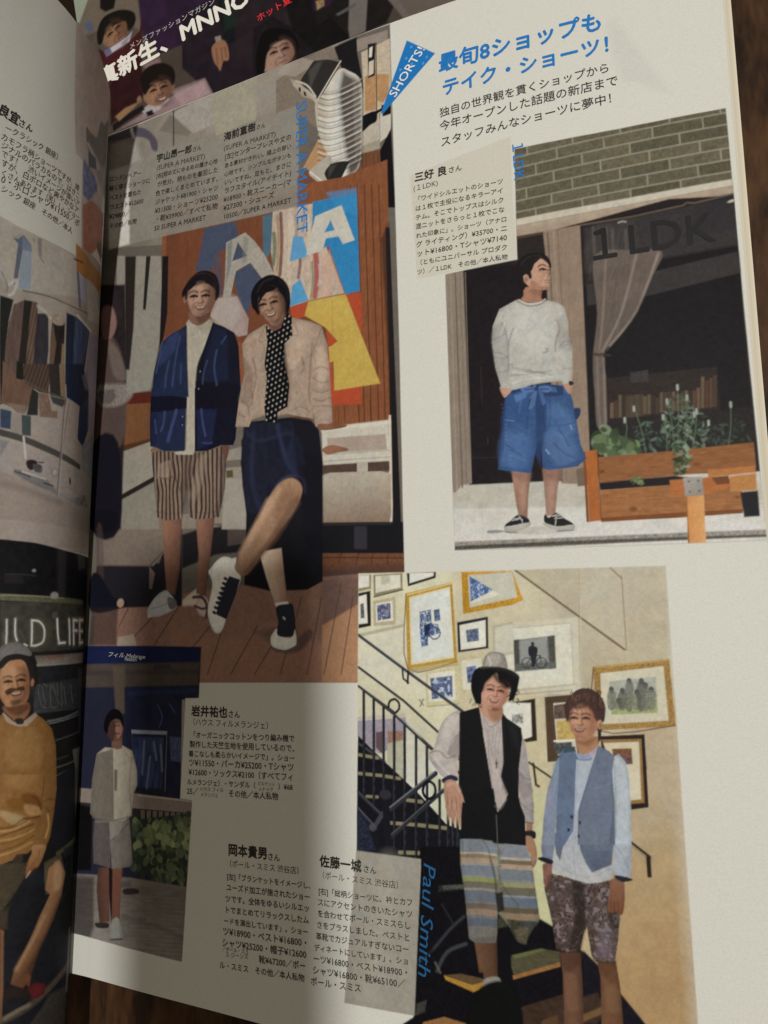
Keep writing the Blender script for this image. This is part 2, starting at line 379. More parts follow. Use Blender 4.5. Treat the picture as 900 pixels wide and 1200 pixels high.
# ------------------------------------------------------------------ what is printed on the sheets, in page millimetres
INK = {
'R': [
["K",[167.3,244.3,195.6,243.7,222.5,244.1,223.1,184.8,223.9,130.3,187.6,130.3,146.8,131.1,146.4,169.8,146,210.7,156.9,211.1,166.9,211.5],0,{}],
["I",1],
["P",[141.4,266.3,191.1,252.7,233.5,243,230.4,201.7,227.4,162.3,224.6,124.8,184.8,126.1,138.5,128,139.4,171.5,140.4,217.6],[35,30,35],{}],
["P",[166.7,248.4,226.8,247.2,226.9,221.3,165.8,222.1],[94,90,76],{"n":[[.7,.16],[.21,.22]],"t":["brick",.02,12.59,3.31,.4,[150,148,135]]}],
["P",[165.8,223.1,195.7,223.3,223.5,224.1,224.2,222.3,195.6,221.4,165.8,221.1],[193,189,179],{"n":[[.92,.06]]}],
["P",[165.8,221.1,195.6,221.4,224.2,222.3,224,219.3,207.2,221.2,188.8,219,175.1,217.7,165.7,217.8],[168,154,140],{"n":[[1.16,.08]],"g":[165.8,221.1,165.6,216.3,[143,128,115]]}],
["P",[139,149.5,172.3,148.4,226.3,147.1,224.6,124.8,184.8,126.1,138.5,128],[195,195,193],{"n":[[1.95,.06],[.43,.06]],"g":[163.3,149.8,162.8,136,[206,206,206]]}],
["P",[139,150.4,172.3,148.4,185.3,146.1,226.1,144.1,225.7,139.1,197.4,139.4,163,141.5,138.8,142.2],[184,182,177],{"n":[[1.96,.08]],"f":1.31}],
["P",[146.1,133.7,171.7,133.3,225.3,133.4,225.1,131.5,171.6,130.8,146.1,131.6],[141,138,134],{"n":[[.3,.4],[1.08,.2]]}],
["P",[146.1,132.3,171.6,132.2,225.1,131.7,225.1,131.1,171.6,131.1,146.1,131.1],[78,76,74],{"n":[[.26,.5]]}],
["P",[146.3,142.6,185,140.6,225.8,140.2,225.7,139.6,184.9,139.7,146.3,141.7],[208,209,209],{"f":.64,"a":.6}],
["P",[146.2,135.1,171.7,134.6,225.4,134.8,225.2,132.9,171.7,133.1,146.1,133.5],[206,206,209],{"n":[[.43,.06]]}],
["P",[150.2,211.2,177.8,208.6,177.4,148,151.4,148.8],[30,25,30],{"n":[[1.11,.15]]}],
["L",[152,156.2,171.1,155.3],[61,54,56],{"w":.16,"f":.16,"a":.7}],
["L",[157,161.4,156.9,159.8],[75,67,72],{"w":.24,"f":.16,"a":.6}],
["L",[155.6,181.8,155.7,171.2],[58,50,54],{"w":.32,"a":.5}],
["P",[145.2,216.6,151.2,215.3,151.3,210.5,152,149.2,149.4,149,147.3,147,146.5,147.2,145.8,210.8],[137,126,118],{"n":[[.33,.08,1.5,6]]}],
["L",[148.9,211.1,149.4,148.2],[95,84,79],{"w":.41,"f":.25,"a":.8}],
["L",[147.5,210.9,147.8,147.5],[159,148,138],{"w":.33,"a":.7}],
["L",[150.3,210.7,150.7,148.8],[107,96,89],{"w":.25,"f":.25,"a":.7}],
["L",[151.9,210.2,152,149.2],[165,154,141],{"w":.25,"f":.25,"a":.5}],
["P",[174.2,217.9,184.3,218,184,176.5,183.7,148.2,182.6,146.5,179.9,146.9,176.3,147.3,174.7,152,174.7,210.8],[140,123,111],{"n":[[.45,.07,1.5,5]]}],
["L",[175.5,217.3,176.3,175.8,176.3,148],[95,82,76],{"w":.54,"a":.7}],
["L",[177.1,217.6,177.6,175.7],[160,143,129],{"w":.47,"a":.5}],
["L",[178.2,217.6,178.8,175.5],[116,102,87],{"w":.31,"a":.8}],
["L",[181.3,217.4,179.5,177.8],[101,89,78],{"w":.16,"f":.16,"a":.3}],
["P",[165.7,218,174.2,217.9,174.4,212.5,172.4,208.7,165.4,210],[42,36,38],{"n":[[.49,.15]]}],
["P",[165.7,218,174.2,217.9,174.3,217.3,165.6,217.1],[75,62,58],{}],
["P",[180.1,150.8,182.8,151.3,183.5,146.4,180.3,146.2],[111,97,88],{"f":.22}],
["P",[184.3,217.9,223.4,220,222.6,183.3,222.9,149.9,199.4,150.1,184,150.1],[23,21,26],{"n":[[.72,.2]]}],
["P",[185.1,200.8,202.3,201.7,223.9,204.4,223.9,198.6,202,195.5,185.1,194.8],[57,54,57],{"n":[[.66,.12]],"a":.85}],
["P",[185,217.1,223.4,219.2,223.5,206,185.1,204],[58,55,58],{"f":1.05,"a":.8,"n":[[.67,.15]]}],
["P",[188.7,217.2,198.2,217.1,199.1,206.5,185,200.8,184.7,210.6],[77,73,73],{"f":1.38,"a":.35,"n":[[.38,.4,1.4,8]]}],
["L",[187.6,216.6,187.6,206.9],[106,100,100],{"w":.78,"f":.62,"a":.4}],
["L",[190.9,215.8,190.9,206.3],[106,100,100],{"w":.77,"f":.62,"a":.4}],
["L",[192.5,215.2,192.4,206],[106,100,100],{"w":.77,"f":.61,"a":.4}],
["L",[195.9,214.4,195.9,205.5],[106,100,100],{"w":.76,"f":.61,"a":.4}],
["L",[197.3,213.9,197.3,205.2],[106,100,100],{"w":.76,"f":.61,"a":.4}],
["P",[213.2,220.1,223.5,220,223.2,210.6,214,209.7],[42,40,48],{"f":1.46,"a":.5}],
["C",[194.2,216.8,195.2,217,196,216.7],[140,139,140],{"w":.54,"f":.23}],
["E",[222.2,218.1,1.02,.36,.2],[184,178,163],{"f":.22}],
["L",[184.3,217.9,197.6,217.9,210.4,218.8,211.5,219.4,213.2,219,223.4,220],[90,78,70],{"w":.52,"f":.22}],
["S",[187.6,208.5,197,208.5,204.5,206.9,202.3,201.3,197.6,192.6,192.9,185.4,188.5,180.6,189.6,168.9,188.5,161,186,161.6,185.8,169.3,185.8,180.1,187.5,192.5],[111,100,96],{"a":.75,"n":[[.37,.12,1.3,5]]}],
["C",[190.5,208,188.9,191.5,187.4,181.5],[138,127,122],{"w":.53,"f":.53,"a":.6}],
["C",[194.1,208.2,191,191.6,187.6,181.5],[90,82,79],{"w":.45,"f":.53,"a":.6}],
["C",[198.5,208.2,193.6,191.7,188.3,181.8],[147,137,133],{"w":.6,"f":.53,"a":.6}],
["C",[201.2,207,195.8,191.3,189.5,182],[92,84,81],{"w":.45,"f":.52,"a":.6}],
["C",[203.7,206.6,197.4,191.7,190.3,183.1],[155,144,140],{"w":.6,"f":.52,"a":.6}],
["C",[186.9,180,186.6,167.7,186.7,161.6],[132,122,114],{"w":.52,"f":.52,"a":.6}],
["C",[188.5,179.8,188.2,167.5,188.1,161.4],[148,138,133],{"w":.44,"f":.52,"a":.6}],
["L",[185.9,181.3,190.2,180.4],[57,49,49],{"w":.6,"a":.8}],
["P",[188.8,174.3,215.7,174.4,215.6,163.4,188.6,162.9],[44,37,38],{"n":[[.57,.2]]}],
["P",[189.5,167.6,190.4,167.6,190.2,163.5,189.3,163.6],[106,89,75],{"f":.22,"a":.85}],
["P",[190.6,168.1,191.4,168.1,191.2,163.5,190.4,163.6],[79,59,51],{"f":.22,"a":.85}],
["P",[191.7,169.5,192.5,169.5,192.2,163.5,191.4,163.6],[97,87,69],{"f":.22,"a":.85}],
["P",[192.7,169,193.5,169,193.2,163.6,192.4,163.6],[57,45,42],{"f":.22,"a":.85}],
["P",[193.7,168.2,194.5,168.2,194.3,163.6,193.4,163.7],[91,70,56],{"f":.22,"a":.85}],
["P",[194.7,168.8,195.5,168.8,195.3,163.6,194.4,163.7],[79,59,51],{"f":.22,"a":.85}],
["P",[195.7,168.8,196.6,168.8,196.3,163.6,195.4,163.7],[96,87,69],{"f":.22,"a":.85}],
["P",[196.7,167.8,197.5,167.8,197.3,163.7,196.5,163.7],[67,56,48],{"f":.22,"a":.85}],
["P",[197.7,168.5,198.6,168.5,198.3,163.7,197.5,163.8],[96,86,68],{"f":.22,"a":.85}],
["P",[198.8,168.9,199.6,168.9,199.3,163.7,198.5,163.8],[96,87,69],{"f":.22,"a":.85}],
["P",[199.7,168.5,200.6,168.5,200.3,163.7,199.5,163.8],[57,45,42],{"f":.21,"a":.85}],
["P",[200.7,167.8,201.5,167.8,201.3,163.8,200.5,163.8],[67,56,48],{"f":.21,"a":.85}],
["P",[201.8,169.1,202.6,169.1,202.3,163.8,201.5,163.9],[96,86,68],{"f":.21,"a":.85}],
["P",[202.8,169.1,203.6,169.1,203.3,163.8,202.4,163.9],[78,59,51],{"f":.21,"a":.85}],
["P",[203.7,169.1,204.6,169.1,204.2,163.8,203.4,163.9],[67,56,48],{"f":.21,"a":.85}],
["P",[204.7,169,205.5,169,205.2,163.9,204.4,163.9],[105,88,74],{"f":.21,"a":.85}],
["P",[205.7,168.3,206.5,168.3,206.2,163.9,205.4,164],[105,89,74],{"f":.21,"a":.85}],
["P",[206.6,167.8,207.4,167.8,207.2,163.9,206.4,164],[96,86,68],{"f":.21,"a":.85}],
["P",[207.7,169,208.5,169,208.2,163.9,207.4,164],[105,89,74],{"f":.21,"a":.85}],
["P",[208.6,168.7,209.4,168.7,209.1,164,208.3,164],[57,45,42],{"f":.21,"a":.85}],
["P",[209.6,168.8,210.4,168.7,210.1,164,209.3,164.1],[90,69,56],{"f":.21,"a":.85}],
["P",[210.6,169.4,211.4,169.4,211.1,164,210.3,164.1],[105,88,74],{"f":.21,"a":.85}],
["P",[211.8,172.2,212.6,172.2,212,164.1,211.3,164.1],[105,89,74],{"f":.21,"a":.85}],
["P",[212.7,171.1,213.5,171.1,213,164.1,212.2,164.2],[89,59,48],{"f":.21,"a":.85}],
["P",[213.7,171.7,214.5,171.7,214,164.1,213.2,164.2],[90,69,56],{"f":.21,"a":.85}],
["P",[214.7,172.3,215.5,172.3,214.9,164.2,214.1,164.2],[78,59,50],{"f":.21,"a":.85}],
["P",[193.5,169.1,197.8,169.1,197.6,163.4,193.3,163.3],[84,73,63],{"f":.22,"t":["stripe",0,.23,.35,[55,45,40],.0]}],
["P",[194.9,175.2,199.3,175.4,199.3,172.4,194.9,172.4],[58,55,60],{"n":[[.29,.3]]}],
["P",[188.6,163,223.4,163.4,222.8,151.3,185.5,151.1],[35,32,35],{"f":.56,"n":[[.56,.3]]}],
["B",[195.1,160.8,201.4,162.4,203.9,158.5,202.3,153.5,195.4,153.3],[[52,70,63],[33,44,40],[70,88,80],[85,102,97]],{"k":60,"r":.64,"q":.4}],
["B",[201.8,163.1,204.5,167.4,207.2,168.6,209.7,164.6,212.8,161.4,212.4,154.9,208.9,152.3,204.3,153.3,201.9,157.9],[[76,94,80],[99,117,103],[43,57,47],[57,75,61],[123,140,127]],{"k":190,"r":.56,"q":.35}],
["B",[212.7,159.2,220,160.8,222.1,154.9,212.9,153.4],[[46,59,53],[62,76,70],[31,39,34]],{"k":60,"r":.55,"q":.4}],
["C",[205,153.3,205.9,161.8,206.1,170.6],[84,101,86],{"w":.28,"f":.21,"a":.8}],
["C",[206.1,170.6,206.1,169.5],[168,179,175],{"w":.57,"a":.8}],
["C",[204.3,153.3,204.3,160.1,203.4,167.1],[84,102,86],{"w":.28,"f":.21,"a":.8}],
["C",[203.4,167.1,203.4,166],[167,179,175],{"w":.57,"a":.8}],
["C",[206.3,153.2,207.6,160.4,208.2,167.7],[84,101,86],{"w":.28,"f":.21,"a":.8}],
["C",[208.2,167.7,208.2,166.7],[168,178,175],{"w":.56,"a":.8}],
["C",[208.3,153,209.6,158.4,210.2,163.9],[84,102,86],{"w":.28,"f":.21,"a":.8}],
["C",[210.2,163.9,210.2,162.8],[168,179,175],{"w":.56,"a":.8}],
["C",[210.3,152.9,211.9,156.8,212.8,160.7],[84,101,86],{"w":.28,"f":.21,"a":.8}],
["C",[212.8,160.7,212.8,159.7],[167,178,175],{"w":.55,"a":.8}],
["C",[202.6,153.5,202.8,158.2,202.2,163.1],[84,101,86],{"w":.28,"f":.21,"a":.8}],
["C",[202.2,163.1,202.2,162.1],[167,178,175],{"w":.57,"a":.8}],
["C",[197.5,153.9,196.8,159.9,195.3,166],[84,102,86],{"w":.29,"f":.22,"a":.8}],
["C",[195.3,166,195.3,165],[169,180,176],{"w":.58,"a":.8}],
["C",[216.9,153.8,217.9,159.4,218.2,165],[84,101,86],{"w":.27,"f":.21,"a":.8}],
["C",[218.2,165,218.2,163.9],[167,178,175],{"w":.55,"a":.8}],
["C",[192.9,158,193.3,160.6,192.9,163.2],[84,102,86],{"w":.29,"f":.22,"a":.8}],
["C",[192.9,163.2,192.9,162.2],[168,179,175],{"w":.58,"a":.8}],
["C",[205.6,152.5,208,157.8,209.6,163.2],[84,101,86],{"w":.28,"f":.21,"a":.8}],
["C",[209.6,163.2,209.6,162.1],[168,179,175],{"w":.56,"a":.8}],
["B",[184.6,154.9,185.2,160.2,188.1,161,191.5,158.1,196.2,155.5,195.4,153.3,187,153.6],[[70,88,63],[100,120,86],[51,68,47],[118,135,115]],{"k":70,"r":1.23,"q":.7}],
["P",[185.6,153.5,204.3,153.7,222.7,154.5,222.8,148.1,203.9,147.4,185.7,146.6],[136,90,57],{"n":[[.49,.14,.0,5],[.17,.1,0,8]]}],
["P",[185.7,146.8,203.9,147.4,208.5,146.5,208.4,145.1,203.8,144.9,185.9,144.8],[28,21,25],{}],
["P",[185.9,144.8,203.1,145,219.2,145.8,219.1,137.8,202.6,137.2,185.6,136.9],[151,102,65],{"n":[[.48,.14,0,5],[.17,.1,0,8]]}],
["P",[202.8,146.3,212.8,146.5,218.8,144.4,212.2,142.4,203,142.5],[168,103,59],{"n":[[.21,.12,0,6]]}],
["P",[185.7,137.7,202.7,138,219.1,138.1,219,137.1,202.6,136.7,185.8,136.6],[118,70,37],{"f":.14}],
["P",[182.7,155.4,185.6,155.5,185.8,137,182.8,136.8],[165,98,51],{"n":[[.22,.1,1.5,6]]}],
["P",[182.7,155.4,182.8,136.8,182.1,136.8,182,155.2],[124,72,36],{"f":.15}],
["L",[185.7,154.8,185.8,137],[95,59,36],{"w":.29,"f":.14,"a":.8}],
["E",[193.7,139.5,.99,.63,-.0],[110,61,31],{"a":.8}],
["E",[186.6,149.7,.65,.51,-.0],[106,59,31],{"f":.22,"a":.8}],
["E",[209.4,149.9,.83,.48,-.0],[111,65,34],{"a":.7}],
["E",[218.1,141.1,.6,.4,-.0],[111,65,34],{"a":.7}],
["P",[211.8,148.3,222.6,148.7,222.7,147,211.8,146.4],[174,114,66],{"n":[[.2,.1,0,6]]}],
["P",[212.5,146.4,216.4,146.6,216.8,144.6,213.6,144.5],[109,68,38],{"f":.2}],
["P",[216.6,146.4,222.7,146.8,222.6,142.7,216.6,142.5],[179,126,76],{"n":[[.2,.1]]}],
["P",[218.8,142.3,222.8,142.5,222.8,136.2,219.2,136.1],[27,27,34],{}],
["B",[204.1,155.6,206.5,156.8,208.9,152.3,205.9,147.4,204.2,146.8],[[78,102,74],[48,67,48],[121,140,121],[37,52,34]],{"k":70,"r":.63,"q":.5}],
["B",[193.7,147.5,195.8,147.7,197.1,145.8,194.3,145.6],[[80,104,66],[123,140,98]],{"k":10,"r":.57,"q":.5}],
["P",[206.4,142,210.5,142.2,210.2,129.4,206.2,129.1],[198,140,87],{"n":[[.2,.08,1.5,8]],"g":[206.4,142,210.8,141.7,[209,158,106]]}],
["P",[206.4,142,206.6,142,206.5,129.1,206.1,129.1],[141,93,52],{"f":.1}],
["P",[206,146.7,210.4,146.7,210.5,142.1,206.2,142],[161,158,157],{"g":[206,146.7,210.5,142.1,[138,135,134]]}],
["E",[207.3,145.7,.21,.21,-.0],[61,61,61],{}],
["E",[209.5,145.7,.21,.21,-.0],[61,61,61],{}],
["E",[207.3,143.1,.21,.21,-.0],[61,61,61],{}],
["E",[209.6,143.2,.21,.21,-.0],[61,60,61],{}],
["S",[160.8,135.4,169.6,136.4,179.7,134.9,169.5,134.2],[142,140,135],{"f":.52,"a":.35}],
["I",0],
["S",[156.2,136,159.3,136,160.8,135.4,156.6,135.2],[120,121,120],{"f":.23,"a":.8}],
["I",11],
["P",[163.2,152.2,168.3,151,167.4,144.1,167,138.8,164.6,139.5,163.9,144.4],[166,130,118],{"g":[163.3,150.6,168.2,149.4,[141,111,100]]}],
["P",[171.5,151.5,176.5,151.4,175.1,145.9,174.3,139.1,171.9,138.9,171.8,143.8],[165,129,117],{"g":[171.4,149.9,176.4,149.5,[149,117,107]]}],
["P",[163.1,151.8,168.6,150.7,168.2,148.7,163.5,149.8],[132,100,88],{"f":.92,"a":.5}],
["P",[171.5,151.7,176.5,151.4,176,148.1,171.6,148.8],[118,89,79],{"f":1.12,"a":.55}],
["S",[165.5,148.1,167.2,147.2,166.6,141.5,165.4,141.6],[178,141,127],{"f":.95,"a":.5}],
["S",[173,146.8,174.4,146.3,173.9,141.4,172.9,141.5],[176,140,126],{"f":.93,"a":.5}],
["S",[161,137.3,162.5,138.3,164.4,139.7,167,138.8,167.4,137.5,165.1,136.3,161.2,136.3],[33,34,46],{}],
["S",[171.4,137.4,171.6,139.5,172.6,138.5,174.5,139.7,176.3,138.3,178.8,136.5,177.6,135.8,174,136],[32,33,33],{"f":.11}],
["S",[160.9,136.7,162.4,136.9,167.4,137.5,167.5,136.7,165,135.5,161.2,135.4],[181,180,178],{"f":.11}],
["S",[171.3,137.2,174.7,136.1,178.8,136.3,178.7,135.2,174.7,135,171.4,136.5],[181,180,178],{"f":.11}],
["L",[161,135.3,163.9,135],[49,47,47],{"w":.19}],
["L",[174.7,134.8,178.7,134.9],[49,47,47],{"w":.18}],
["C",[162.9,138.3,164.8,138.6],[176,176,178],{"w":.27,"f":.11}],
["C",[163.3,138.7,165.2,138.9],[176,176,178],{"w":.27,"f":.11}],
["C",[165.5,138.5,165.8,136.1],[175,175,178],{"w":.26,"f":.11}],
["C",[164.8,139.3,165.5,138.2],[176,176,178],{"w":.27,"f":.11}],
["C",[173.7,138.8,175.9,138.9],[173,174,176],{"w":.26,"f":.11}],
["C",[174.1,138.2,176.3,138.3],[174,174,177],{"w":.26,"f":.11}],
["C",[174.5,138.8,174.2,136.5],[174,174,177],{"w":.26,"f":.11}],
["C",[173.4,138.8,174.9,139.3],[174,174,177],{"w":.26,"f":.11}],
["P",[162.1,171.6,164.5,174.5,171.1,175.1,177.8,173.7,179.6,171.5,180.5,166.8,181.5,157.5,182.9,153.4,180.5,151.5,173.1,151.1,171.5,151.8,171.4,159.2,170.5,158.9,169.6,155.5,168.4,150.6,159.5,152.4,160.5,159.5,161.5,166.5],[55,84,133],{"n":[[.38,.12],[.11,.12]],"f":.11}],
["P",[170.3,174.2,173.3,171.9,172.9,162.1,171.5,156.9,171,152.3,169.8,155.5,170.3,165.5],[41,62,107],{"f":.54,"a":.85}],
["P",[162.5,174,166.5,174.1,169.4,170.3,168,164.2,161.9,166],[49,79,133],{"f":.78,"a":.6}],
["P",[164.5,172.5,168.4,173.2,167.9,171.7,165.2,170.4],[89,126,181],{"f":.55,"a":.7}],
["S",[173.9,169,178.3,167.4,180.6,161.4,175.8,160.3,173.3,163.7],[80,113,165],{"f":1.51,"a":.5}],
["S",[161,161.8,167.9,161.9,167.2,152.6,160.7,153.2],[82,117,175],{"f":1.94,"a":.45}],
["S",[172.4,160.6,178,160.9,180.6,154.1,175.4,151.9],[101,131,180],{"f":1.88,"a":.35}],
["P",[163.7,173.8,170.3,175.1,177.8,173.5,177.7,171,174,171,171,172.9,166.4,173.5,164.1,173],[32,47,83],{"a":.75}],
["P",[171.5,174.4,175.8,173.5,176.3,171.9,172.2,172.8],[70,102,156],{"a":.8}],
["C",[161.5,165.7,164.6,165.6,168,164.2],[43,68,118],{"w":.2,"f":.23,"a":.7}],
["C",[161.9,166.4,164.1,163.8,167.2,161.9],[43,68,118],{"w":.2,"f":.23,"a":.7}],
["C",[173.6,163.2,177.3,162.9,180.3,163.3],[43,67,116],{"w":.19,"f":.23,"a":.7}],
["C",[174.5,165.1,175.9,163,177.2,160.2],[43,68,117],{"w":.19,"f":.23,"a":.7}],
["C",[162.8,170.3,166.2,167.2,169.2,165.6],[43,68,118],{"w":.2,"f":.23,"a":.7}],
["C",[159.9,153.2,164.5,152.1,168.3,151.3],[43,68,118],{"w":.19,"f":.23,"a":.7}],
["C",[171.7,152.2,176.9,151.8,182.2,153.2],[43,68,117],{"w":.19,"f":.22,"a":.7}],
["C",[179.2,162.7,179.5,161.5],[135,162,205],{"w":.22,"f":.11}],
["C",[172.6,156.7,173.3,155.5],[147,172,208],{"w":.38,"f":.23,"a":.7}],
["C",[161.9,166,164.4,165.4],[137,164,207],{"w":.16,"f":.16,"a":.6}],
["C",[169,171.2,170.3,173.8,170,175],[130,156,202],{"w":.47,"a":.5}],
["C",[168.2,168.1,169.1,171.6,170.7,173.8],[35,54,92],{"w":.35,"f":.23,"a":.7}],
["S",[170.1,174,167.6,174.7,166.4,173.9,167.9,172.7,170.2,173.2],[82,113,167],{"f":.2}],
["S",[171.1,173.9,173.3,174.2,174.8,173.3,173.6,172.2,171.2,173.1],[82,112,166],{"f":.19}],
["C",[167.6,173.8,170.1,173.6,171,173.5,174.1,173.1],[33,49,83],{"w":.31,"f":.19,"a":.8}],
["P",[170.2,173.4,171,173.3,170.1,169.1,168.9,168,168.2,168.3,169.2,170.8],[75,106,158],{"f":.19}],
["P",[171.2,173.1,172.2,173.2,173.2,169.5,172.2,168.7],[67,96,148],{"f":.19}],
["E",[170.7,173.6,.62,.54,-.0],[40,59,100],{"f":.19}],
["C",[161,170.5,161.2,170.3],[119,146,192],{"w":.16,"f":.16,"a":.4}],
["C",[161.2,169.4,161.4,169.2],[119,146,192],{"w":.16,"f":.16,"a":.4}],
["C",[161.3,168.3,161.6,168],[119,146,192],{"w":.16,"f":.16,"a":.4}],
["C",[161.4,167.1,161.7,166.9],[119,146,192],{"w":.16,"f":.16,"a":.4}],
["C",[161.5,166,161.9,165.8],[119,146,192],{"w":.16,"f":.16,"a":.4}],
["C",[161.6,164.9,162,164.6],[119,146,192],{"w":.16,"f":.16,"a":.4}],
["C",[161.8,163.8,162.2,163.5],[119,146,192],{"w":.16,"f":.16,"a":.4}],
["C",[161.9,162.6,162.3,162.4],[118,146,191],{"w":.16,"f":.16,"a":.4}],
["C",[162,161.5,162.5,161.3],[119,146,191],{"w":.16,"f":.16,"a":.4}],
["C",[162.1,160.4,162.7,160.2],[119,146,192],{"w":.16,"f":.16,"a":.4}],
["C",[162.2,159.3,162.8,159],[119,147,192],{"w":.16,"f":.16,"a":.4}],
["C",[162.4,158.2,163,157.9],[119,147,192],{"w":.16,"f":.16,"a":.4}],
["C",[162.5,157.1,163.1,156.8],[119,146,192],{"w":.16,"f":.16,"a":.4}],
["C",[162.6,156,163.3,155.7],[118,146,191],{"w":.16,"f":.16,"a":.4}],
["C",[162.7,154.9,163.4,154.6],[119,147,192],{"w":.16,"f":.16,"a":.4}],
["C",[162.8,153.8,163.6,153.5],[119,147,193],{"w":.16,"f":.16,"a":.4}],
["C",[164.1,162.3,165.6,160.9,167,158.8],[35,55,99],{"w":.35,"f":.47,"a":.5}],
["C",[175.8,161.8,177.2,160.2,178.6,157],[34,55,98],{"w":.34,"a":.5}],
["C",[162,159.3,163.5,157.6,165.8,155.8],[35,56,99],{"w":.35,"f":.47,"a":.5}],
["C",[174.9,158.1,177,155.6,179.9,153.8],[34,55,98],{"w":.34,"a":.5}],
["C",[168.6,169.6,168.1,165.8,167.5,161.1],[34,55,98],{"w":.35,"f":.46,"a":.5}],
["C",[174,170.6,174.2,166.7,173.6,162.8],[34,55,98],{"w":.34,"a":.5}],
["C",[164.8,161.4,166.3,160.1],[102,133,181],{"w":.54,"f":.62,"a":.25}],
["C",[176.8,159.8,178.2,156.3],[102,132,179],{"w":.52,"f":.6,"a":.25}],
["C",[163.1,156.1,166.9,154.2],[102,133,181],{"w":.54,"f":.62,"a":.25}],
["C",[173.3,155.9,175.5,153.4],[102,132,180],{"w":.53,"f":.6,"a":.25}],
["C",[166.3,170.7,165.8,167.6],[102,133,181],{"w":.55,"f":.63,"a":.25}],
["C",[176.1,168.8,177.5,165.5],[101,131,179],{"w":.53,"f":.61,"a":.25}],
["S",[180.3,167,181.8,167,181.9,165.5,180.9,164,180.4,164.9],[37,55,96],{"f":.15}],
["P",[160.7,166.6,161.9,171.6,162.4,171.2,161.5,159.4,159.9,152.8],[40,63,109],{"a":.5}],
["S",[160.8,175.4,163.4,175.5,164.1,174.2,162.5,172.4,161.7,172.5],[188,151,138],{"f":.16}],
["S",[177.8,174.3,180.1,174,180.2,172.2,179.2,171.2],[173,137,123],{"f":.15}],
["P",[166.2,199.5,168.5,198.2,171.2,197.4,173.9,198.2,177.3,197,179.1,195.3,179.9,190.8,179.9,186.8,180.6,183.6,180.5,178,180.1,174.2,177.8,174.1,177.5,174.9,174.1,175.1,170.3,175,166.5,174.3,163.9,174,163.2,174.7,161.2,175.1,159.8,180.8,159,188.3,159.4,193.1,161.4,197.6],[176,177,176],{"n":[[.47,.05],[.12,.04]],"f":.12}],
["S",[165.3,196.7,172.3,196.4,175.6,191.4,173.7,183.7,166.9,185.5,164.3,190.7],[192,193,193],{"f":2.78,"a":.6}],
["S",[159.3,191.5,162.8,193.4,163.5,184.3,163.5,177.5,160.7,178.6,159.5,184.1],[144,142,146],{"f":1.21,"a":.45}],
["S",[177.1,191.2,178.6,192.6,179.9,187.6,180.5,182.8,177.2,184.8],[138,137,140],{"f":.93,"a":.45}],
["C",[162,193.5,163.1,190.1,163.4,186.8,163.3,179.5],[116,114,117],{"w":.4,"a":.55}],
["C",[159.7,185.3,161.7,184.8,163.3,183.5],[116,114,117],{"w":.28,"a":.55}],
["C",[159.5,184.1,161.3,183.4,163.5,183.5],[116,114,117],{"w":.24,"a":.55}],
["C",[160.2,179.7,161.9,179.5,163.1,179.5],[116,114,117],{"w":.24,"a":.55}],
["C",[159,188.7,161.1,189.6,162.7,190.2],[116,114,117],{"w":.28,"a":.55}],
["C",[176.9,192,177.6,189.5,176.5,186.5,176.2,183.4],[115,113,116],{"w":.47,"a":.55}],
["C",[177.2,184.4,178.7,185.8,180.6,185.5],[115,113,116],{"w":.35,"a":.55}],
["C",[177.1,183.8,179.1,184.8,180.6,184.9],[115,113,115],{"w":.27,"a":.55}],
["C",[178,178.4,179.5,178.2,180.5,178.2],[115,113,115],{"w":.23,"a":.55}],
["C",[163.6,181.5,167.8,179.7,171.2,178,175,178.2],[116,114,116],{"w":.35,"a":.55}],
["C",[163.9,178.2,168.5,178,171.2,178.2,173.1,177.4],[116,114,116],{"w":.31,"a":.55}],
["C",[167.8,178.7,172,178.1,175,176.8],[115,113,116],{"w":.27,"a":.55}],
["C",[164.3,180.6,165.1,180.1,169.7,178.6],[116,114,116],{"w":.24,"a":.55}],
["C",[173,183.4,174.1,183.6,173.8,184.5],[115,113,116],{"w":.55,"a":.55}],
["C",[165.1,191.4,164.1,189.1,163.6,186.8],[116,114,117],{"w":.48,"a":.55}],
["C",[164.3,179.2,167.8,178.3,171.2,176.7,174.9,176.4],[204,205,206],{"w":.39,"f":.47,"a":.6}],
["C",[164.2,176,168.9,176.6,173.4,176.2],[203,204,206],{"w":.39,"f":.47,"a":.6}],
["C",[165.1,180.9,168.2,179.6],[204,205,206],{"w":.4,"f":.47,"a":.6}],
["C",[162.8,193.4,161.5,190.3],[204,205,207],{"w":.41,"f":.49,"a":.6}],
["C",[166.4,199.2,169.3,197.3,172.4,197.1,174.3,198.1],[135,134,133],{"w":.36,"f":.2}],
["C",[166.8,199.4,169.3,197.9,172.4,197.7,174,198.4],[199,200,201],{"w":.36,"f":.24}],
["C",[163.9,174.2,167.6,174.9,171.1,175.1,177.5,175],[154,153,153],{"w":.31,"f":.19,"a":.6}],
["S",[179.3,174.7,180.4,174.4,180.5,173.7,179.5,173.5],[42,41,46],{"f":.15}],
["S",[168.7,202.7,172.9,201.6,173,198.9,173.9,198.2,171.2,197.9,167.4,199.1,168.2,200.4],[161,120,102],{"f":.12}],
["S",[169.8,201.7,172.9,201.6,172.8,199.6,170.6,200.4],[131,98,84],{"f":.88,"a":.7}],
["S",[168.4,206.1,170.8,207.3,171.7,209.7,173.3,210.4,175.2,209,175.6,206.5,175.2,205.7,175.8,204.7,175.5,204,175.8,203.4,175.5,202.8,175.2,201.6,174.1,201.1,172.2,201.5,170.2,202.5,169.3,203.5,168.4,204.9],[186,150,133],{"f":.12}],
["S",[170.7,204.5,173,202.4,175.2,201.8,174.1,201.1,172.2,201.5,170.2,202.5],[136,93,77],{"f":.64,"a":.6}],
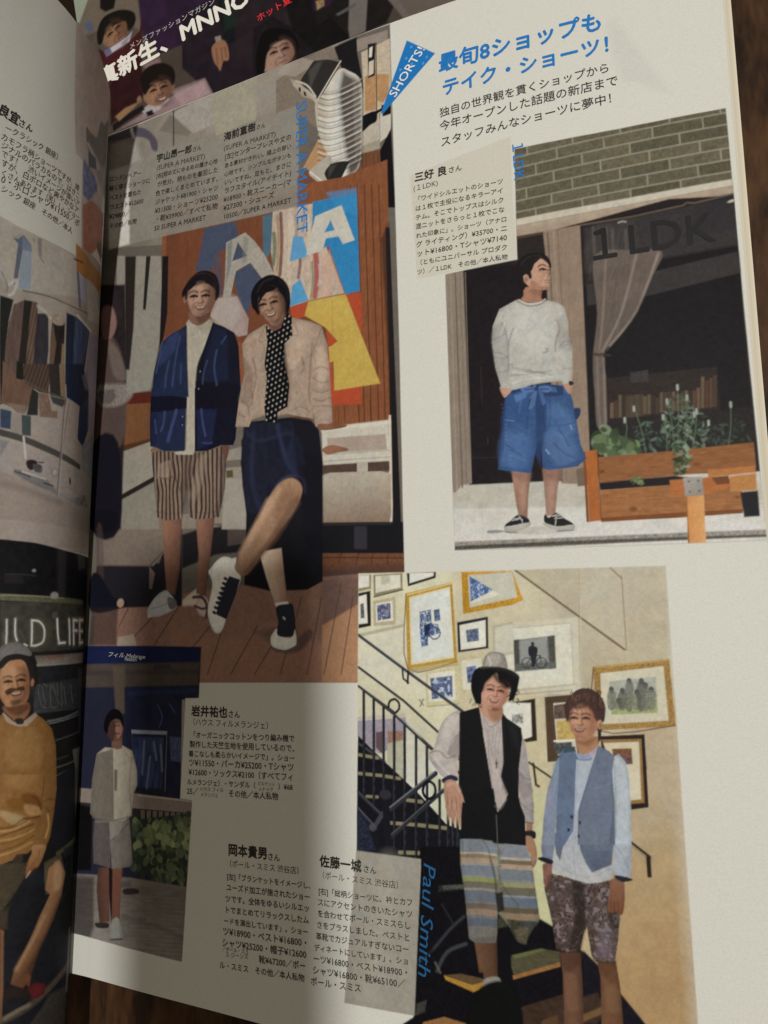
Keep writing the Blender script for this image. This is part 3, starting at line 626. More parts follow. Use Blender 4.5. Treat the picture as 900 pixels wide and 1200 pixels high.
["S",[166.4,205.6,166.3,208.6,167.4,210.9,169.8,212.3,173,212,175.2,210.5,176.1,208,175.8,206.9,175.1,208.6,173.5,210.2,172.5,209.7,171.5,208.9,170.6,207.4,170.7,205.3,170.1,205,169.2,206.4,168.4,205.9,168.9,203.1,168.3,202,167.1,203,166.6,204.4],[28,25,29],{"f":.16}],
["C",[167.8,209.6,170.2,211.4,173.3,211.2],[58,52,60],{"w":.24,"a":.6}],
["C",[171.7,210.1,173.3,210.8,175.2,209.4],[49,42,49],{"w":.16,"f":.16}],
["E",[169.2,205.1,.73,1.21,0],[171,135,121],{"f":.2}],
["E",[169.1,205,.32,.57,-.0],[133,97,84],{"f":.24}],
["E",[173.7,207,1.04,.56,-.0],[157,124,110],{"f":.56,"a":.8}],
["C",[172.9,207.1,173.7,207.3,174.6,206.8],[27,20,22],{"w":.44,"f":.2}],
["E",[173.9,207,.32,.28,-.0],[27,20,22],{"f":.16}],
["C",[175.1,206.6,175.7,206.6],[27,20,22],{"w":.36,"f":.2}],
["C",[172.5,208.1,173.6,208.5,174.7,207.9],[49,35,33],{"w":.36,"f":.24,"a":.9}],
["C",[175.1,207.6,175.7,207.4],[49,35,33],{"w":.28,"f":.2,"a":.8}],
["C",[174.3,205.9,173.4,204.4,172.4,202.9],[152,116,102],{"w":.56,"f":.64,"a":.4}],
["C",[174.8,206.2,175.4,205.2,175,204.5],[131,99,85],{"w":.2,"f":.16}],
["C",[174.2,203.8,174.9,203.8,175.6,203.4],[116,77,74],{"w":.24,"f":.16}],
["C",[174.3,203.2,175.1,203,175.5,203.1],[147,105,99],{"w":.24,"f":.2}],
["K",[],0,{}],
["K",[129.7,296.8,97,297.3,78.6,296.8,44.8,296.8,-1.4,296.6,-1.4,241.6,-1.4,189.4,-1.4,139.8,-1.4,92.6,60.7,93.9,91.1,94.6,118.5,95.2,118.8,125.9,131.8,125.4,131.3,193.1,130.5,243.2],0,{}],
["I",2],
["P",[-9.1,360.9,72.7,328.6,136.5,302.5,135.7,256.8,134.9,213.4,134.2,172.2,133.5,132.9,132.9,95.5,72.1,94.2,-5.1,92.6,-5.8,140.6,-6.6,191.2,-7.4,244.7,-8.2,301.1],[104,99,95],{}],
["P",[-2,306.8,78.5,303.3,96,299.9,96.4,233.5,.9,253.4],[137,131,125],{"n":[[4.35,.1]]}],
["P",[56.4,299.8,94.3,300.5,94.4,281.8,56.9,281.6],[150,145,140],{"f":3.51,"a":.8}],
["P",[.8,255.2,96.3,246.6,96.4,227.7,1.3,246.5],[79,76,66],{"f":2.12,"a":.3}],
["S",[9.9,291.8,10.4,296.4,19.6,297,28.4,293.9,34.3,287.6,34.8,283,32.3,284.3,30,289,22.7,292.3,12.7,292.8,11.4,289],[82,77,92],{"f":.81}],
["C",[21.4,295.9,22.7,292.5],[239,239,239],{"w":1.36,"f":.82,"a":.7}],
["P",[35.5,290.6,46,300.6,54.2,286.8,49.1,284],[119,114,108],{"f":.76}],
["P",[40.8,295.6,59,297.3,61.8,285.4,51.7,284.3],[160,154,151],{"f":.74,"n":[[.99,.1]]}],
["P",[66.6,294.7,76.5,281.7,71.7,282.2],[103,99,93],{"f":.71}],
["L",[42.1,296.3,42.7,281.6],[71,67,65],{"w":.64}],
["P",[59,297.3,78.6,296.8,78.9,280.9,61.9,280],[156,152,140],{"f":.95,"n":[[.95,.08]]}],
["P",[9.8,294.2,24.3,289.7,27.5,281.8,27.8,275,10.6,277.6],[180,174,171],{"f":2.71,"a":.6}],
["P",[86.9,292.3,100.5,296.6,111.3,297.1,112.4,284.6,106,266.9,96.1,277.2,87.1,280.2],[125,115,107],{"n":[[.77,.1]]}],
["P",[87.5,294.7,94.4,291.1,103.8,292.8,96.6,297.6,89.2,296.7],[162,153,146],{"f":.56,"a":.7}],
["P",[109.7,296.1,118.1,296.5,118.1,291.5,120.3,278.9,119.4,266.5,115.4,277.6,112.4,287.6],[26,25,28],{}],
["C",[109.8,297.2,111.3,297.6,114.5,297.9],[147,146,147],{"w":2.14,"f":.75,"a":.7}],
["P",[118,295.6,128.9,295,128.8,291.6,118.3,291.3],[143,133,129],{"f":.21}],
["P",[119.6,290.5,129.6,291.8,129.9,266.1,119.9,259.6,120.3,277.9],[188,176,160],{"n":[[.5,.12]]}],
["P",[120.8,281.6,124.6,282.8,124.5,269.2,120.7,269.7],[171,134,100],{"n":[[.3,.15,1.5,4]]}],
["P",[124.9,281.2,129.3,279.7,128.9,273.1,127.1,270.8,125,272],[173,137,101],{"n":[[.3,.15,1.5,4]]}],
["P",[121.9,292.6,124.6,292.1,124.3,280.9,121.9,280.8],[30,28,31],{"f":.25}],
["P",[122.5,291.1,123.6,291.2,123.3,287.6,122.3,287.8],[213,209,205],{"f":.2}],
["P",[122.3,286.3,124,286.4,123.8,281.8,122.1,281.4],[196,186,175],{"f":.2}],
["L",[124.8,292,124.8,268.7],[45,39,39],{"w":.35,"f":.2}],
["L",[125.8,267.4,125.8,255.9],[59,51,48],{"w":.29,"f":.2}],
["P",[119.1,263.2,125.8,265.9,125.8,255.9,118.9,255.6],[183,175,165],{"f":.25,"n":[[.45,.08]]}],
["P",[125.9,266.9,129.7,267.1,129.4,259.6,125.9,257.8],[196,192,185],{"f":.24}],
["P",[119.1,258.4,125.8,258.8,125.8,255.7,118.9,255.5],[144,135,126],{"a":.7}],
["S",[118.8,267.9,122.4,268.9,124.8,268.4,124.7,265.3,122.4,264.6,119.9,263.2,119,264.7],[19,18,24],{"f":.25}],
["L",[124.4,268.1,127.3,268.8],[19,18,24],{"w":1.09,"f":.25}],
["P",[126.4,270.1,129.7,269.5,129.7,266.2,126.8,266.1],[21,20,28],{"f":.24}],
["P",[110.2,249,119.3,256,125.7,255.5,126,236.3,95.2,244.5,95.7,254.7,102.8,258],[114,75,55],{"n":[[.25,.14,1.5,6]]}],
["P",[97.9,257.5,103.8,265.6,106.5,263.7,107.6,258.5,100.6,255.7],[174,139,107],{}],
["L",[119.7,255.8,120.1,237.8],[63,39,28],{"w":.25,"f":.2,"a":.8}],
["L",[120.9,255.5,121.3,237.5],[63,39,28],{"w":.24,"f":.2,"a":.8}],
["L",[123.6,254.7,124,236.8],[63,39,28],{"w":.24,"f":.19,"a":.8}],
["L",[125.1,254.3,125.4,236.4],[63,39,28],{"w":.24,"f":.19,"a":.8}],
["P",[125.7,255,129.6,261.4,130.7,235.1,126.4,236.2],[21,19,25],{}],
["S",[102.5,279,106,282.8,111.3,287.5,115,285.7,119.5,280.1,119.7,265.5,119.1,254.1,117.3,250.3,112.7,248.7,111.2,250.1,107.6,258.5,103.9,267.5],[181,174,163],{"f":.26,"g":[103.3,272.7,111.3,270.6,[213,211,207]]}],
["P",[112.9,286.4,119.5,280.6,119.6,254,117.8,250.7,114.8,249.6,112.8,264.7,111.3,279],[61,56,57],{"f":2.04,"a":.92}],
["P",[116.5,281.7,119.5,280.1,119.3,257.9,117.3,254.6],[147,143,139],{"f":1.22,"a":.45}],
["C",[111,285.1,111.3,272.1,112.2,257.1],[175,194,209],{"w":.73,"f":.73,"a":.7}],
["C",[108.7,284.4,108.1,273.1,109.7,258.9],[222,221,221],{"w":2.31,"f":2.1,"a":.55}],
["C",[103.7,283.2,107.6,280.9,112.9,280.4,119.4,281.3],[171,166,161],{"w":.47,"a":.75}],
["C",[103.7,282.4,107.6,280.1,112.9,279.6,119.4,280.5],[47,43,43],{"w":.32,"a":.7}],
["C",[103.7,281.2,107.6,278.9,112.8,278.5,119.4,279.4],[214,211,207],{"w":.47,"a":.75}],
["C",[103.7,280.4,107.6,278.1,112.8,277.7,119.4,278.6],[47,43,43],{"w":.32,"a":.7}],
["C",[103.7,279.2,107.6,276.9,112.8,276.5,119.4,277.4],[171,166,161],{"w":.47,"a":.75}],
["C",[103.7,278.4,107.6,276.1,112.8,275.7,119.4,276.6],[47,43,43],{"w":.31,"a":.7}],
["C",[103.7,277.2,107.6,274.9,112.8,274.5,119.4,275.5],[214,211,207],{"w":.47,"a":.75}],
["C",[103.7,276.4,107.6,274.1,112.8,273.7,119.4,274.7],[47,43,43],{"w":.31,"a":.7}],
["C",[103.7,275.2,107.6,272.9,112.8,272.5,119.4,273.5],[171,166,161],{"w":.47,"a":.75}],
["C",[103.7,274.4,107.6,272.1,112.8,271.7,119.4,272.7],[47,43,43],{"w":.31,"a":.7}],
["C",[103.7,273.2,107.6,270.9,112.8,270.6,119.3,271.6],[214,211,207],{"w":.47,"a":.75}],
["C",[103.7,272.4,107.6,270.1,112.8,269.8,119.3,270.8],[47,43,43],{"w":.31,"a":.7}],
["C",[103.7,271.2,107.6,268.9,112.8,268.6,119.3,269.6],[171,166,161],{"w":.47,"a":.75}],
["C",[103.7,270.4,107.6,268.1,112.8,267.8,119.3,268.9],[47,43,43],{"w":.31,"a":.7}],
["C",[103.7,269.2,107.6,267,112.8,266.7,119.3,267.7],[214,211,208],{"w":.47,"a":.75}],
["C",[103.7,268.4,107.6,266.2,112.8,265.9,119.3,266.9],[47,43,43],{"w":.31,"a":.7}],
["C",[103.7,267.2,107.6,265,112.8,264.7,119.3,265.8],[171,166,161],{"w":.47,"a":.75}],
["C",[103.7,266.4,107.6,264.2,112.8,263.9,119.3,265],[47,43,43],{"w":.31,"a":.7}],
["C",[103.7,265.2,107.6,263,112.8,262.8,119.3,263.8],[214,210,207],{"w":.46,"a":.75}],
["C",[103.7,264.4,107.6,262.2,112.8,262,119.3,263.1],[47,43,43],{"w":.31,"a":.7}],
["C",[103.7,263.2,107.6,261.1,112.8,260.8,119.3,261.9],[171,166,161],{"w":.46,"a":.75}],
["C",[103.7,262.4,107.6,260.3,112.8,260,119.3,261.1],[47,43,43],{"w":.31,"a":.7}],
["C",[103.7,261.3,107.6,259.1,112.8,258.9,119.3,260],[213,210,207],{"w":.46,"a":.75}],
["C",[103.7,260.5,107.6,258.3,112.8,258.1,119.3,259.2],[47,43,43],{"w":.31,"a":.7}],
["C",[103.7,259.3,107.6,257.1,112.8,256.9,119.2,258.1],[171,166,161],{"w":.46,"a":.75}],
["C",[103.7,258.5,107.6,256.4,112.8,256.2,119.2,257.3],[47,43,43],{"w":.31,"a":.7}],
["C",[103.7,257.3,107.6,255.2,112.8,255,119.2,256.2],[214,211,207],{"w":.46,"a":.75}],
["C",[103.7,256.5,107.6,254.4,112.7,254.2,119.2,255.4],[47,43,43],{"w":.31,"a":.7}],
["C",[103.7,255.4,107.6,253.3,112.7,253.1,119.2,254.3],[171,166,161],{"w":.46,"a":.75}],
["C",[103.7,254.6,107.6,252.5,112.7,252.3,119.2,253.5],[47,43,43],{"w":.31,"a":.7}],
["S",[96.6,288.1,100,292.2,102.7,294.1,108.7,292.4,112.1,290.2,111.6,288.6,103.3,279.4,100,284],[45,43,44],{"f":.22}],
["P",[100,291.1,103.3,293,105.4,292.7,100.5,284.3],[80,77,76],{"f":1.1,"a":.7}],
["C",[112.1,290.2,107.6,284.8,103.3,279.5],[208,203,198],{"w":.48}],
["C",[94.5,288.4,98.9,284.4,103.1,279.3],[188,181,172],{"w":1.21}],
["C",[94.9,289.4,99.4,286.2,102.7,281],[211,207,200],{"w":.44}],
["P",[92.7,291.2,96.6,288.2,102.7,279.7,97.8,282.7,93.8,288.2],[168,160,150],{"a":.8}],
["P",[96.1,286.9,96.9,286.1,96.9,284.5,96.1,285.4],[27,26,28],{"f":.22}],
["P",[98,284.7,98.9,283.9,99.2,282.2,98.2,283.1],[27,26,27],{"f":.22}],
["C",[103,294,107.6,292.7,111.8,290.3],[149,142,138],{"w":.38,"a":.7}],
["S",[109.1,255.8,114.7,254.8,114.4,253.3,109.7,247.1,106,252.2,106.5,254],[39,39,40],{"f":.2}],
["P",[107.6,255.1,110.7,255.1,107.6,251.2],[76,74,74],{"f":.72,"a":.6}],
["S",[100.3,255.5,105.4,258.2,108.1,258.8,108.6,256.2,106,252.9,109.6,246.9,108.3,246.8,102.2,252.3],[171,165,158],{"f":.21}],
["C",[100.5,255.4,104.9,251,109.4,246.7],[213,210,206],{"w":.47,"f":.26}],
["P",[38.1,259.6,112.2,250,128.2,251.4,128.5,208.6,128.8,168.1,106.6,170.9,40.1,208.6],[129,81,56],{"n":[[.37,.12,1.5,7],[1.3,.06]]}],
["P",[40.4,256.1,91,250.8,106.6,226.6,108.4,177,83.5,200.9,41.2,210.3],[112,69,50],{"n":[[.48,.08,1.5,6]]}],
["P",[40.7,250.2,45.6,249.9,45.8,211.3,41.2,211.2],[104,66,48],{"f":.86,"a":.7}],
["L",[50.4,243.9,50.3,230.8],[80,48,36],{"w":.21,"a":.6}],
["L",[62.6,250.3,62.6,228.1],[79,48,36],{"w":.21,"a":.4}],
["L",[115.4,246.5,118,169.4],[68,42,31],{"w":.34,"f":.26,"a":.85}],
["L",[117.8,245.8,119.8,169.2],[68,42,31],{"w":.34,"f":.25,"a":.85}],
["L",[120.3,245.1,122,168.9],[67,42,31],{"w":.34,"f":.25,"a":.85}],
["L",[122.8,244.5,124.4,168.6],[67,42,31],{"w":.33,"f":.25,"a":.85}],
["L",[125.2,243.8,126.5,168.4],[68,42,31],{"w":.33,"f":.25,"a":.85}],
["L",[110.7,178.2,111,170.3],[76,47,34],{"w":.25,"f":.25,"a":.8}],
["L",[112.9,177.9,113.2,170],[76,47,34],{"w":.25,"f":.25,"a":.8}],
["L",[117.7,177.2,118,169.4],[76,47,33],{"w":.25,"f":.25,"a":.8}],
["L",[121.5,176.7,121.8,168.9],[76,47,34],{"w":.24,"f":.24,"a":.8}],
["P",[57.7,247,70.8,246.3,72.5,240.4,67.4,237,63.4,237.1,61.7,230.8,54,232.2,56,238.4],[68,77,101],{"n":[[1.03,.06]]}],
["P",[61.4,237.1,65.1,237,66.5,220,63.8,220.5],[68,77,101],{"a":.6}],
["P",[70.6,227.6,77.4,229.7,82.2,223.3,80.4,220.1,77.2,214.2,76,210.2,74.3,214.8,72.5,218.7],[68,77,101],{"n":[[.98,.06]]}],
["P",[82.1,245,88.2,244.9,88.1,237.3,84.1,229.4,82.5,232.5],[76,104,127],{"n":[[.78,.1]]}],
["P",[86.2,245.9,102.8,244,106.6,228.3,113.1,211.6,100.5,211.8,93.3,211.3,87.2,222.6,85.6,231.7],[184,169,158],{"n":[[.28,.16,1.5,5],[.84,.1]]}],
["P",[67.2,239.4,75.1,241.1,79.1,236.9,83.1,231.3,87.8,222.4,82.8,222.5,77.4,229.9,71.5,228.3,69.5,219.9,66.3,220.2,67,227.1],[157,153,148],{"n":[[.59,.1]]}],
["P",[69.9,232.2,72.1,238.4,76,232.6,72.7,232.3],[68,77,101],{}],
["P",[67.8,238.8,69.8,240.1,69.3,230.2,67.5,224.3],[92,106,113],{"f":.61,"a":.6}],
["P",[74.4,239.9,76.6,238.4,75.9,230.5,74,230.5],[109,118,114],{"f":.6,"a":.5}],
["C",[89.3,244.1,89.8,233.4,89.2,223],[102,48,47],{"w":1.34,"f":.57,"a":.8}],
["C",[90.8,243.7,91.3,232.5,90.7,221.8],[183,175,164],{"w":.76,"f":.57,"a":.8}],
["C",[86.7,237.7,87.1,232.3,86.5,227.1],[92,105,81],{"w":1.54,"f":.58,"a":.8}],
["C",[88,243.6,88.5,233.7,87.9,224.2],[141,120,76],{"w":.67,"f":.58,"a":.8}],
["C",[93,242.2,93.5,234.2,92.9,226.5],[198,187,173],{"w":2.09,"f":.57,"a":.8}],
["C",[96.6,229.9,97,225.1,96.3,220.5],[109,78,86],{"w":1.12,"f":.56,"a":.8}],
["C",[95.4,241.6,95.8,237.5,95.2,233.8],[145,141,131],{"w":1.32,"f":.57,"a":.8}],
["C",[102.8,226.7,103.2,219.7,102.6,213],[157,61,66],{"w":2,"f":.55,"a":.8}],
["C",[101.4,224.5,101.8,218.4,101.1,212.7],[114,134,102],{"w":.73,"f":.55,"a":.8}],
["C",[106.6,224.1,107,217.7,106.3,211.6],[194,165,152],{"w":3.58,"f":.54,"a":.8}],
["C",[99.9,240.4,100.3,234.2,99.7,228.3],[194,188,176],{"w":1.3,"f":.56,"a":.8}],
["C",[98.1,244.4,98.6,239.9,97.9,235.7],[83,130,169],{"w":.75,"f":.57,"a":.8}],
["C",[104,223,104.3,219.5,103.7,216.3],[206,169,179],{"w":.54,"f":.54,"a":.8}],
["P",[94.3,234.9,97.8,234.1,100.1,226.8,92.9,226.6],[93,152,200],{}],
["P",[94,218.3,97.1,219.7,100.2,212,93.1,211.5],[85,152,202],{}],
["P",[101.6,244.7,117.6,243.3,118.5,211.3,113.5,211.2,107.7,228.2,101.4,228.3],[49,128,187],{"n":[[.89,.06]]}],
["P",[106.6,246.4,117.6,245,117.8,235.7,112.2,238.8],[60,141,200],{"f":.9,"a":.6}],
["P",[102.6,239.5,112.2,240.7,116.8,228,112.7,227.7,111.2,230.6,106.6,231.1,105.3,227.3,99.2,227.1],[194,192,186],{"n":[[.81,.05]]}],
["P",[106,233.2,108.3,236.8,109.8,233],[61,133,188],{}],
["P",[107.7,227.2,113.1,211.6,111.2,211.5,106.6,222.4],[189,162,149],{"f":.53,"a":.7}],
["P",[93.1,211.3,100.2,211.8,98.7,207.1,94.3,206.5],[169,75,51],{}],
["P",[113.7,211.2,119,210.6,119.2,197.6,118.2,199.4],[169,75,50],{"f":.25}],
["P",[106.6,202.4,111.1,196.6,109.5,195.3,108.4,189.8,109.5,181.6,118.9,181.5,118.9,175.9,108,176.9,107.5,193.2],[168,75,50],{"f":.26,"n":[[.68,.05]]}],
["P",[100.2,212,113.5,211.4,125,181.3,109.5,181.4,109.1,196,110.8,196.7,106.2,202.1,98.7,207.3],[188,162,86],{"n":[[.78,.05]]}],
["P",[101.9,211.2,113,210.6,115.6,204.7,102.9,207.3],[196,173,96],{"f":1.41,"a":.5}],
["P",[107.5,195.5,109.5,195.8,109.7,190.7,107.9,190.5],[188,162,86],{"f":.26}],
["L",[108.8,210.2,109.1,196.2],[135,109,50],{"w":.17,"f":.17,"a":.6}],
["L",[100,211.9,113.5,211.4],[127,86,64],{"w":.44,"a":.7}],
["P",[63.8,220.4,72.1,219.3,77,210.6,76.5,205.2,73,205.2,60.8,214.8],[160,144,142],{"n":[[.98,.06]]}],
["E",[67.7,214.3,5.95,6.15,-.0],[171,163,161],{"f":2.38,"a":.7}],
["P",[71.9,219.4,77,210.6,76.5,205.2],[146,126,127],{"f":.78,"a":.4}],
["P",[73.1,208,85.4,210.8,85.5,202.2,73.2,202.7],[146,133,127],{"f":.95,"a":.0}],
["P",[127.3,229.5,128.7,229.2,130.2,171.9,131.6,118.8,127.9,118.8,127.9,167.9,127.9,185],[28,26,31],{}],
["P",[125.8,226.2,128.5,231.1,129,193.5,128,178.1],[36,31,32],{"f":.91,"a":.7}],
["P",[127.6,171.4,128.3,171.3,128.5,144.6,127.7,126.8,127.3,126.8],[202,195,186],{"f":.26}],
["P",[105,170.4,127.5,169.9,127.7,157.9,105.5,158.9],[193,190,183],{"n":[[.91,.05]]}],
["P",[107,167,126.5,165.9,126.9,161.3,111.9,162.1,107,162.7],[164,150,142],{"n":[[.91,.06]]}],
["C",[105.5,169.7,127.5,169.3],[212,209,203],{"w":1.28,"f":.91,"a":.6}],
["C",[105.5,162,127.8,161],[142,135,128],{"w":.27,"a":.7}],
["C",[106,160,127.8,159],[129,121,114],{"w":.27,"a":.6}],
["P",[105.5,158.7,127.7,157.7,127.7,154.9,105.5,156.4],[79,63,58],{"n":[[.54,.2]]}],
["P",[117.1,158.3,120.7,158.3,120.7,155.4,117.1,155.4],[174,168,160],{"f":.18}],
["P",[105.2,155.7,107.9,156.3,125,155.1,128.1,154.1,128,142.6,127.5,140.2,105.6,141.3],[173,167,157],{"g":[116.6,154.8,116.5,140.9,[136,118,107]],"n":[[.8,.06]]}],
["P",[105,141.5,128.4,140.1,132.1,139.9,131.9,130.6,105,132],[24,24,31],{}],
["P",[116.1,139.7,120.2,139.4,120.2,132.8,116,133.1],[55,55,66],{"f":.53,"a":.8}],
["P",[105,141.5,128.4,140.1,128.4,139.3,105,140.6],[43,41,44],{}],
["P",[105,132.4,132.2,131,131.9,110.9,105,111.2],[108,72,55],{"n":[[.34,.14],[.86,.12]],"g":[123.8,131.8,123.6,115.8,[92,61,49]]}],
["L",[111.8,132,110.8,129.2],[56,37,31],{"w":.36,"a":.7}],
["L",[117.4,131.8,116.6,128.5],[52,33,29],{"w":.35,"a":.7}],
["L",[122,131.5,121.5,127.9],[52,33,28],{"w":.34,"f":.26,"a":.7}],
["L",[126.9,131.3,126.6,128.1],[52,33,28],{"w":.34,"f":.25,"a":.7}],
["L",[105.5,131.1,131.7,129.7],[52,33,28],{"w":.35,"a":.7}],
["P",[105,128.2,132.1,127.8,132,116.4,120.9,115.8,105,115.3],[57,51,51],{"f":2.58,"a":.55}],
["P",[102,113.7,122.7,115.8,122.5,96.9,102.1,95.7],[131,93,70],{"n":[[.43,.1]],"f":.69}],
["P",[12.4,118.9,81.3,124.4,119.2,125.9,118.9,95.3,71.5,94.2,13.9,92.9],[142,110,101],{"n":[[.49,.1],[1.38,.08]],"f":.49}],
["P",[104.5,125.7,119.2,125.9,119.1,110.3,104.5,108.7],[65,58,59],{"f":3.52,"a":.55}],
["P",[47.6,109.9,81.5,108,104.8,105.5,104.8,94.9,48.2,93.7],[157,118,103],{"f":2.89,"a":.6,"n":[[.48,.08]]}],
["P",[105.2,111.2,121,119,120.7,95.3,105.2,95],[178,137,106],{"f":.69,"a":.8,"n":[[.43,.1]]}],
["L",[42.5,116.9,31.6,108.2],[77,60,60],{"w":.44,"a":.85}],
["L",[53.2,120.8,40.5,105.4],[77,60,60],{"w":.42,"a":.85}],
["L",[63.9,111.6,52.7,100.9],[77,60,60],{"w":.41,"a":.85}],
["L",[72.6,120.3,63.1,96.6],[77,60,60],{"w":.4,"a":.85}],
["L",[82,111.4,72.2,96.8],[77,60,60],{"w":.39,"a":.85}],
["L",[90.4,109.6,81.2,96.9],[77,60,60],{"w":.38,"a":.85}],
["L",[98,119.6,90.5,97.1],[77,60,60],{"w":.37,"a":.85}],
["L",[105,119.4,100.1,97.3],[77,60,60],{"w":.36,"a":.85}],
["L",[115.5,119.2,111.6,97.5],[77,60,60],{"w":.35,"a":.85}],
["L",[28.5,117.6,24.8,112],[77,60,60],{"w":.46,"a":.85}],
["L",[111.7,123.4,105.9,97.4],[77,60,60],{"w":.35,"a":.85}],
["P",[24.3,108.2,31.5,109.1,33,105.4,23.9,104.9],[164,151,141],{"f":.56}],
["P",[37.5,116.5,47.4,116.8,42.6,115,37.6,114.6],[239,230,223],{"f":.65,"a":.7}],
["P",[52.1,119.9,57.8,123.4,59,121.6,58,118,52.1,118.1],[239,228,218],{"f":.83,"a":.7}],
["P",[62.3,128.7,65.6,131.3,73.5,132.7,73.6,125.6,65.8,124.1],[239,239,235],{"f":.51}],
["P",[81.5,109.7,95,111.3,98.1,107.9,87.9,105.4],[80,74,78],{"f":1.87,"a":.5}],
["P",[13,132.7,41.9,132.4,46.4,143.5,51.3,143.2,52.1,118.1,12.5,117.9],[36,34,43],{"f":.67}],
["P",[12.8,147.2,22.9,149,40,148.7,46.3,147.3,51.1,147.9,51.3,143.2,39.4,131.5,14.3,132.7],[121,110,104],{"n":[[1.13,.06]]}],
["P",[37.5,131.6,40.1,129.1,39.1,124,37.8,124],[113,97,98],{}],
["L",[14.3,132.9,37.5,131.6,51.3,142.2],[88,72,64],{"w":.45}],
["P",[51.1,147.9,77.6,149.5,77.7,142.3,51.3,143.2],[135,126,120],{"n":[[.83,.05]]}],
["P",[51.3,141.3,58.4,142.7,76.6,143.3,77.9,134.3,65.6,134,51.7,130.1],[33,31,37],{"f":.83}],
["P",[63,144.2,77.7,143.2,77.4,137,70.1,136.5,69.9,141.9],[84,75,72],{"f":.51,"a":.8}],
["P",[16.4,246.8,26.4,244.3,40.2,241,39.9,215.8,35.5,192.9,19.9,193.2],[141,138,132],{"n":[[1.12,.06]],"f":.5}],
["P",[20.7,245.7,26.2,244.4,26.3,217.4,25,201.8,22.9,202.2],[42,37,37],{"f":.76}],
["P",[31.2,243.2,33.4,242.6,31.9,222.7,30.5,223.2],[40,35,35],{"f":.5}],
["P",[38.3,241.5,39.9,241.1,40.2,228.3,39.1,229.6],[86,80,74],{"f":.49}],
["P",[39.1,241.3,41.8,240.6,42.1,219.5,40.7,210.5,38.9,206.7],[30,25,30],{"f":.48}],
["P",[24.8,193,36.9,192.2,37.1,187.6,23.6,189.4],[85,38,32],{}],
["P",[19.7,189.6,37.1,188.1,37,173.5,20.9,172.9],[122,83,56],{"g":[20.1,181.8,36.8,179.6,[107,73,51]],"n":[[.48,.08,1.5,5]]}],
["P",[20.9,174.5,36.9,175.5,37,173.5,21,172.4],[67,42,31],{"f":.71,"a":.8}],
["P",[20.6,171.9,37,174.5,39.2,161.4,21.8,156.1],[146,141,134],{"f":.47,"n":[[1.06,.05]]}],
["P",[21.8,156.6,38.1,162,38.9,160.5,22.6,154.8],[41,34,34],{"f":.47}],
["P",[21.5,154.6,38.9,160,41.4,143.8,22,145.1],[134,130,123],{"f":.58,"n":[[1.04,.05]]}],
["P",[67.1,167.2,78.4,168.7,78.8,141.3,67.7,142.1],[142,137,132],{"f":.51,"n":[[.92,.05]]}],
["P",[68.3,164.2,75.1,164,75.2,161.6,68.3,161.9],[106,100,93],{}],
["P",[68.9,160.9,71.6,160.9,71.8,158.5,69.2,158.5],[85,74,47],{}],
["P",[69,158.1,78.6,157.6,78.8,141.3,67.7,142.1],[158,152,147],{"f":.61,"a":.7}],
["I",23],  # gutter shade is put into this figure's dark ink
["P",[7.2,237.5,21.3,234.6,23.7,200,23.8,145,9.6,145.9],[41,35,39],{"n":[[1.23,.2]],"f":.99}],
["S",[7.1,215.5,16.7,215,23,200.1,22.9,175.2,7.9,175.9,7.3,199.3],[84,70,69],{"f":1.47}],
["S",[13.9,214.4,19.8,209.1,23.8,198.9,17.4,201],[120,109,104],{"f":1.24,"a":.6}],
["S",[9.8,228.2,11.5,233.9,16.4,233.3,19.5,227.4,20.5,221.8,14.9,221.8,10.5,222.6],[47,40,46],{"f":1.01}],
["S",[10.5,227.5,15.3,227.2,17.8,220.2,15.3,215.2,11.1,217],[133,104,101],{"f":1.0}],
["S",[9.4,197.9,17.6,197.8,24.6,196.2,27.2,193.2,24.9,190.4,18,189.3,11.1,191.3],[138,132,130],{"f":1.47,"n":[[.61,.25]],"a":.8}],
["S",[10.2,195.7,17.7,195.7,17.9,191.4,12.5,191.1],[58,48,51],{"f":1.22,"a":.6}],
["S",[9.2,176.8,20.8,176,23.1,145,9.6,145.9],[25,24,34],{"f":.96}],
["S",[9.9,152,21.4,151.1,21,145.2,11,144.8],[20,19,27],{"f":.95}],
["S",[12.3,145.8,14.9,145.6,16.5,128.6,14,126.7],[77,62,61],{"f":.93,"a":.5}],
["S",[10.6,128.8,14.5,129.7,21.6,121.6,27,120.5,26.5,118.2,11.3,117],[21,23,34],{"f":.69}],
["E",[24.9,119.6,1.61,1.49,-.0],[173,145,130],{"f":.57}],
["P",[11.8,118,23.8,118.2,23.8,105.3,10.6,105.3],[41,34,37],{"f":1.38,"a":.7}],
["I",21],
["P",[42.5,147.6,51.1,146.9,50.8,130.1,49,121.4,45.3,123.3,44.1,132.3],[141,104,88],{"g":[42.8,139.9,51.4,139.4,[102,74,66]]}],
["P",[56.9,146.5,64.7,146.4,62.8,129.6,61.6,121,57.8,122,58.4,134.4],[145,107,92],{"g":[57.1,139.1,64.9,138.6,[93,67,59]]}],
["S",[37.3,117,40.5,121.1,44.7,123.3,47.2,121.9,49.4,119.5,49.2,117.2,42.6,114.9,38.2,115.4],[188,191,200],{}],
["S",[46,121,49.4,120,49.5,117.7,46.8,117.3],[111,108,116],{}],
["C",[38.8,117.4,43.7,118.3,47.3,120],[147,146,156],{"w":.54,"a":.6}],
["S",[57.9,118.9,60.8,121.1,63.1,118.7,62.7,114.7,59.2,115.2],[212,186,184],{}],
["C",[56.7,120.7,60.2,120.6,62.3,117.9,62.1,114.3],[79,72,77],{"w":1.03}],
["C",[57.4,118,60.3,117,62.4,117.4],[79,72,77],{"w":.82}],
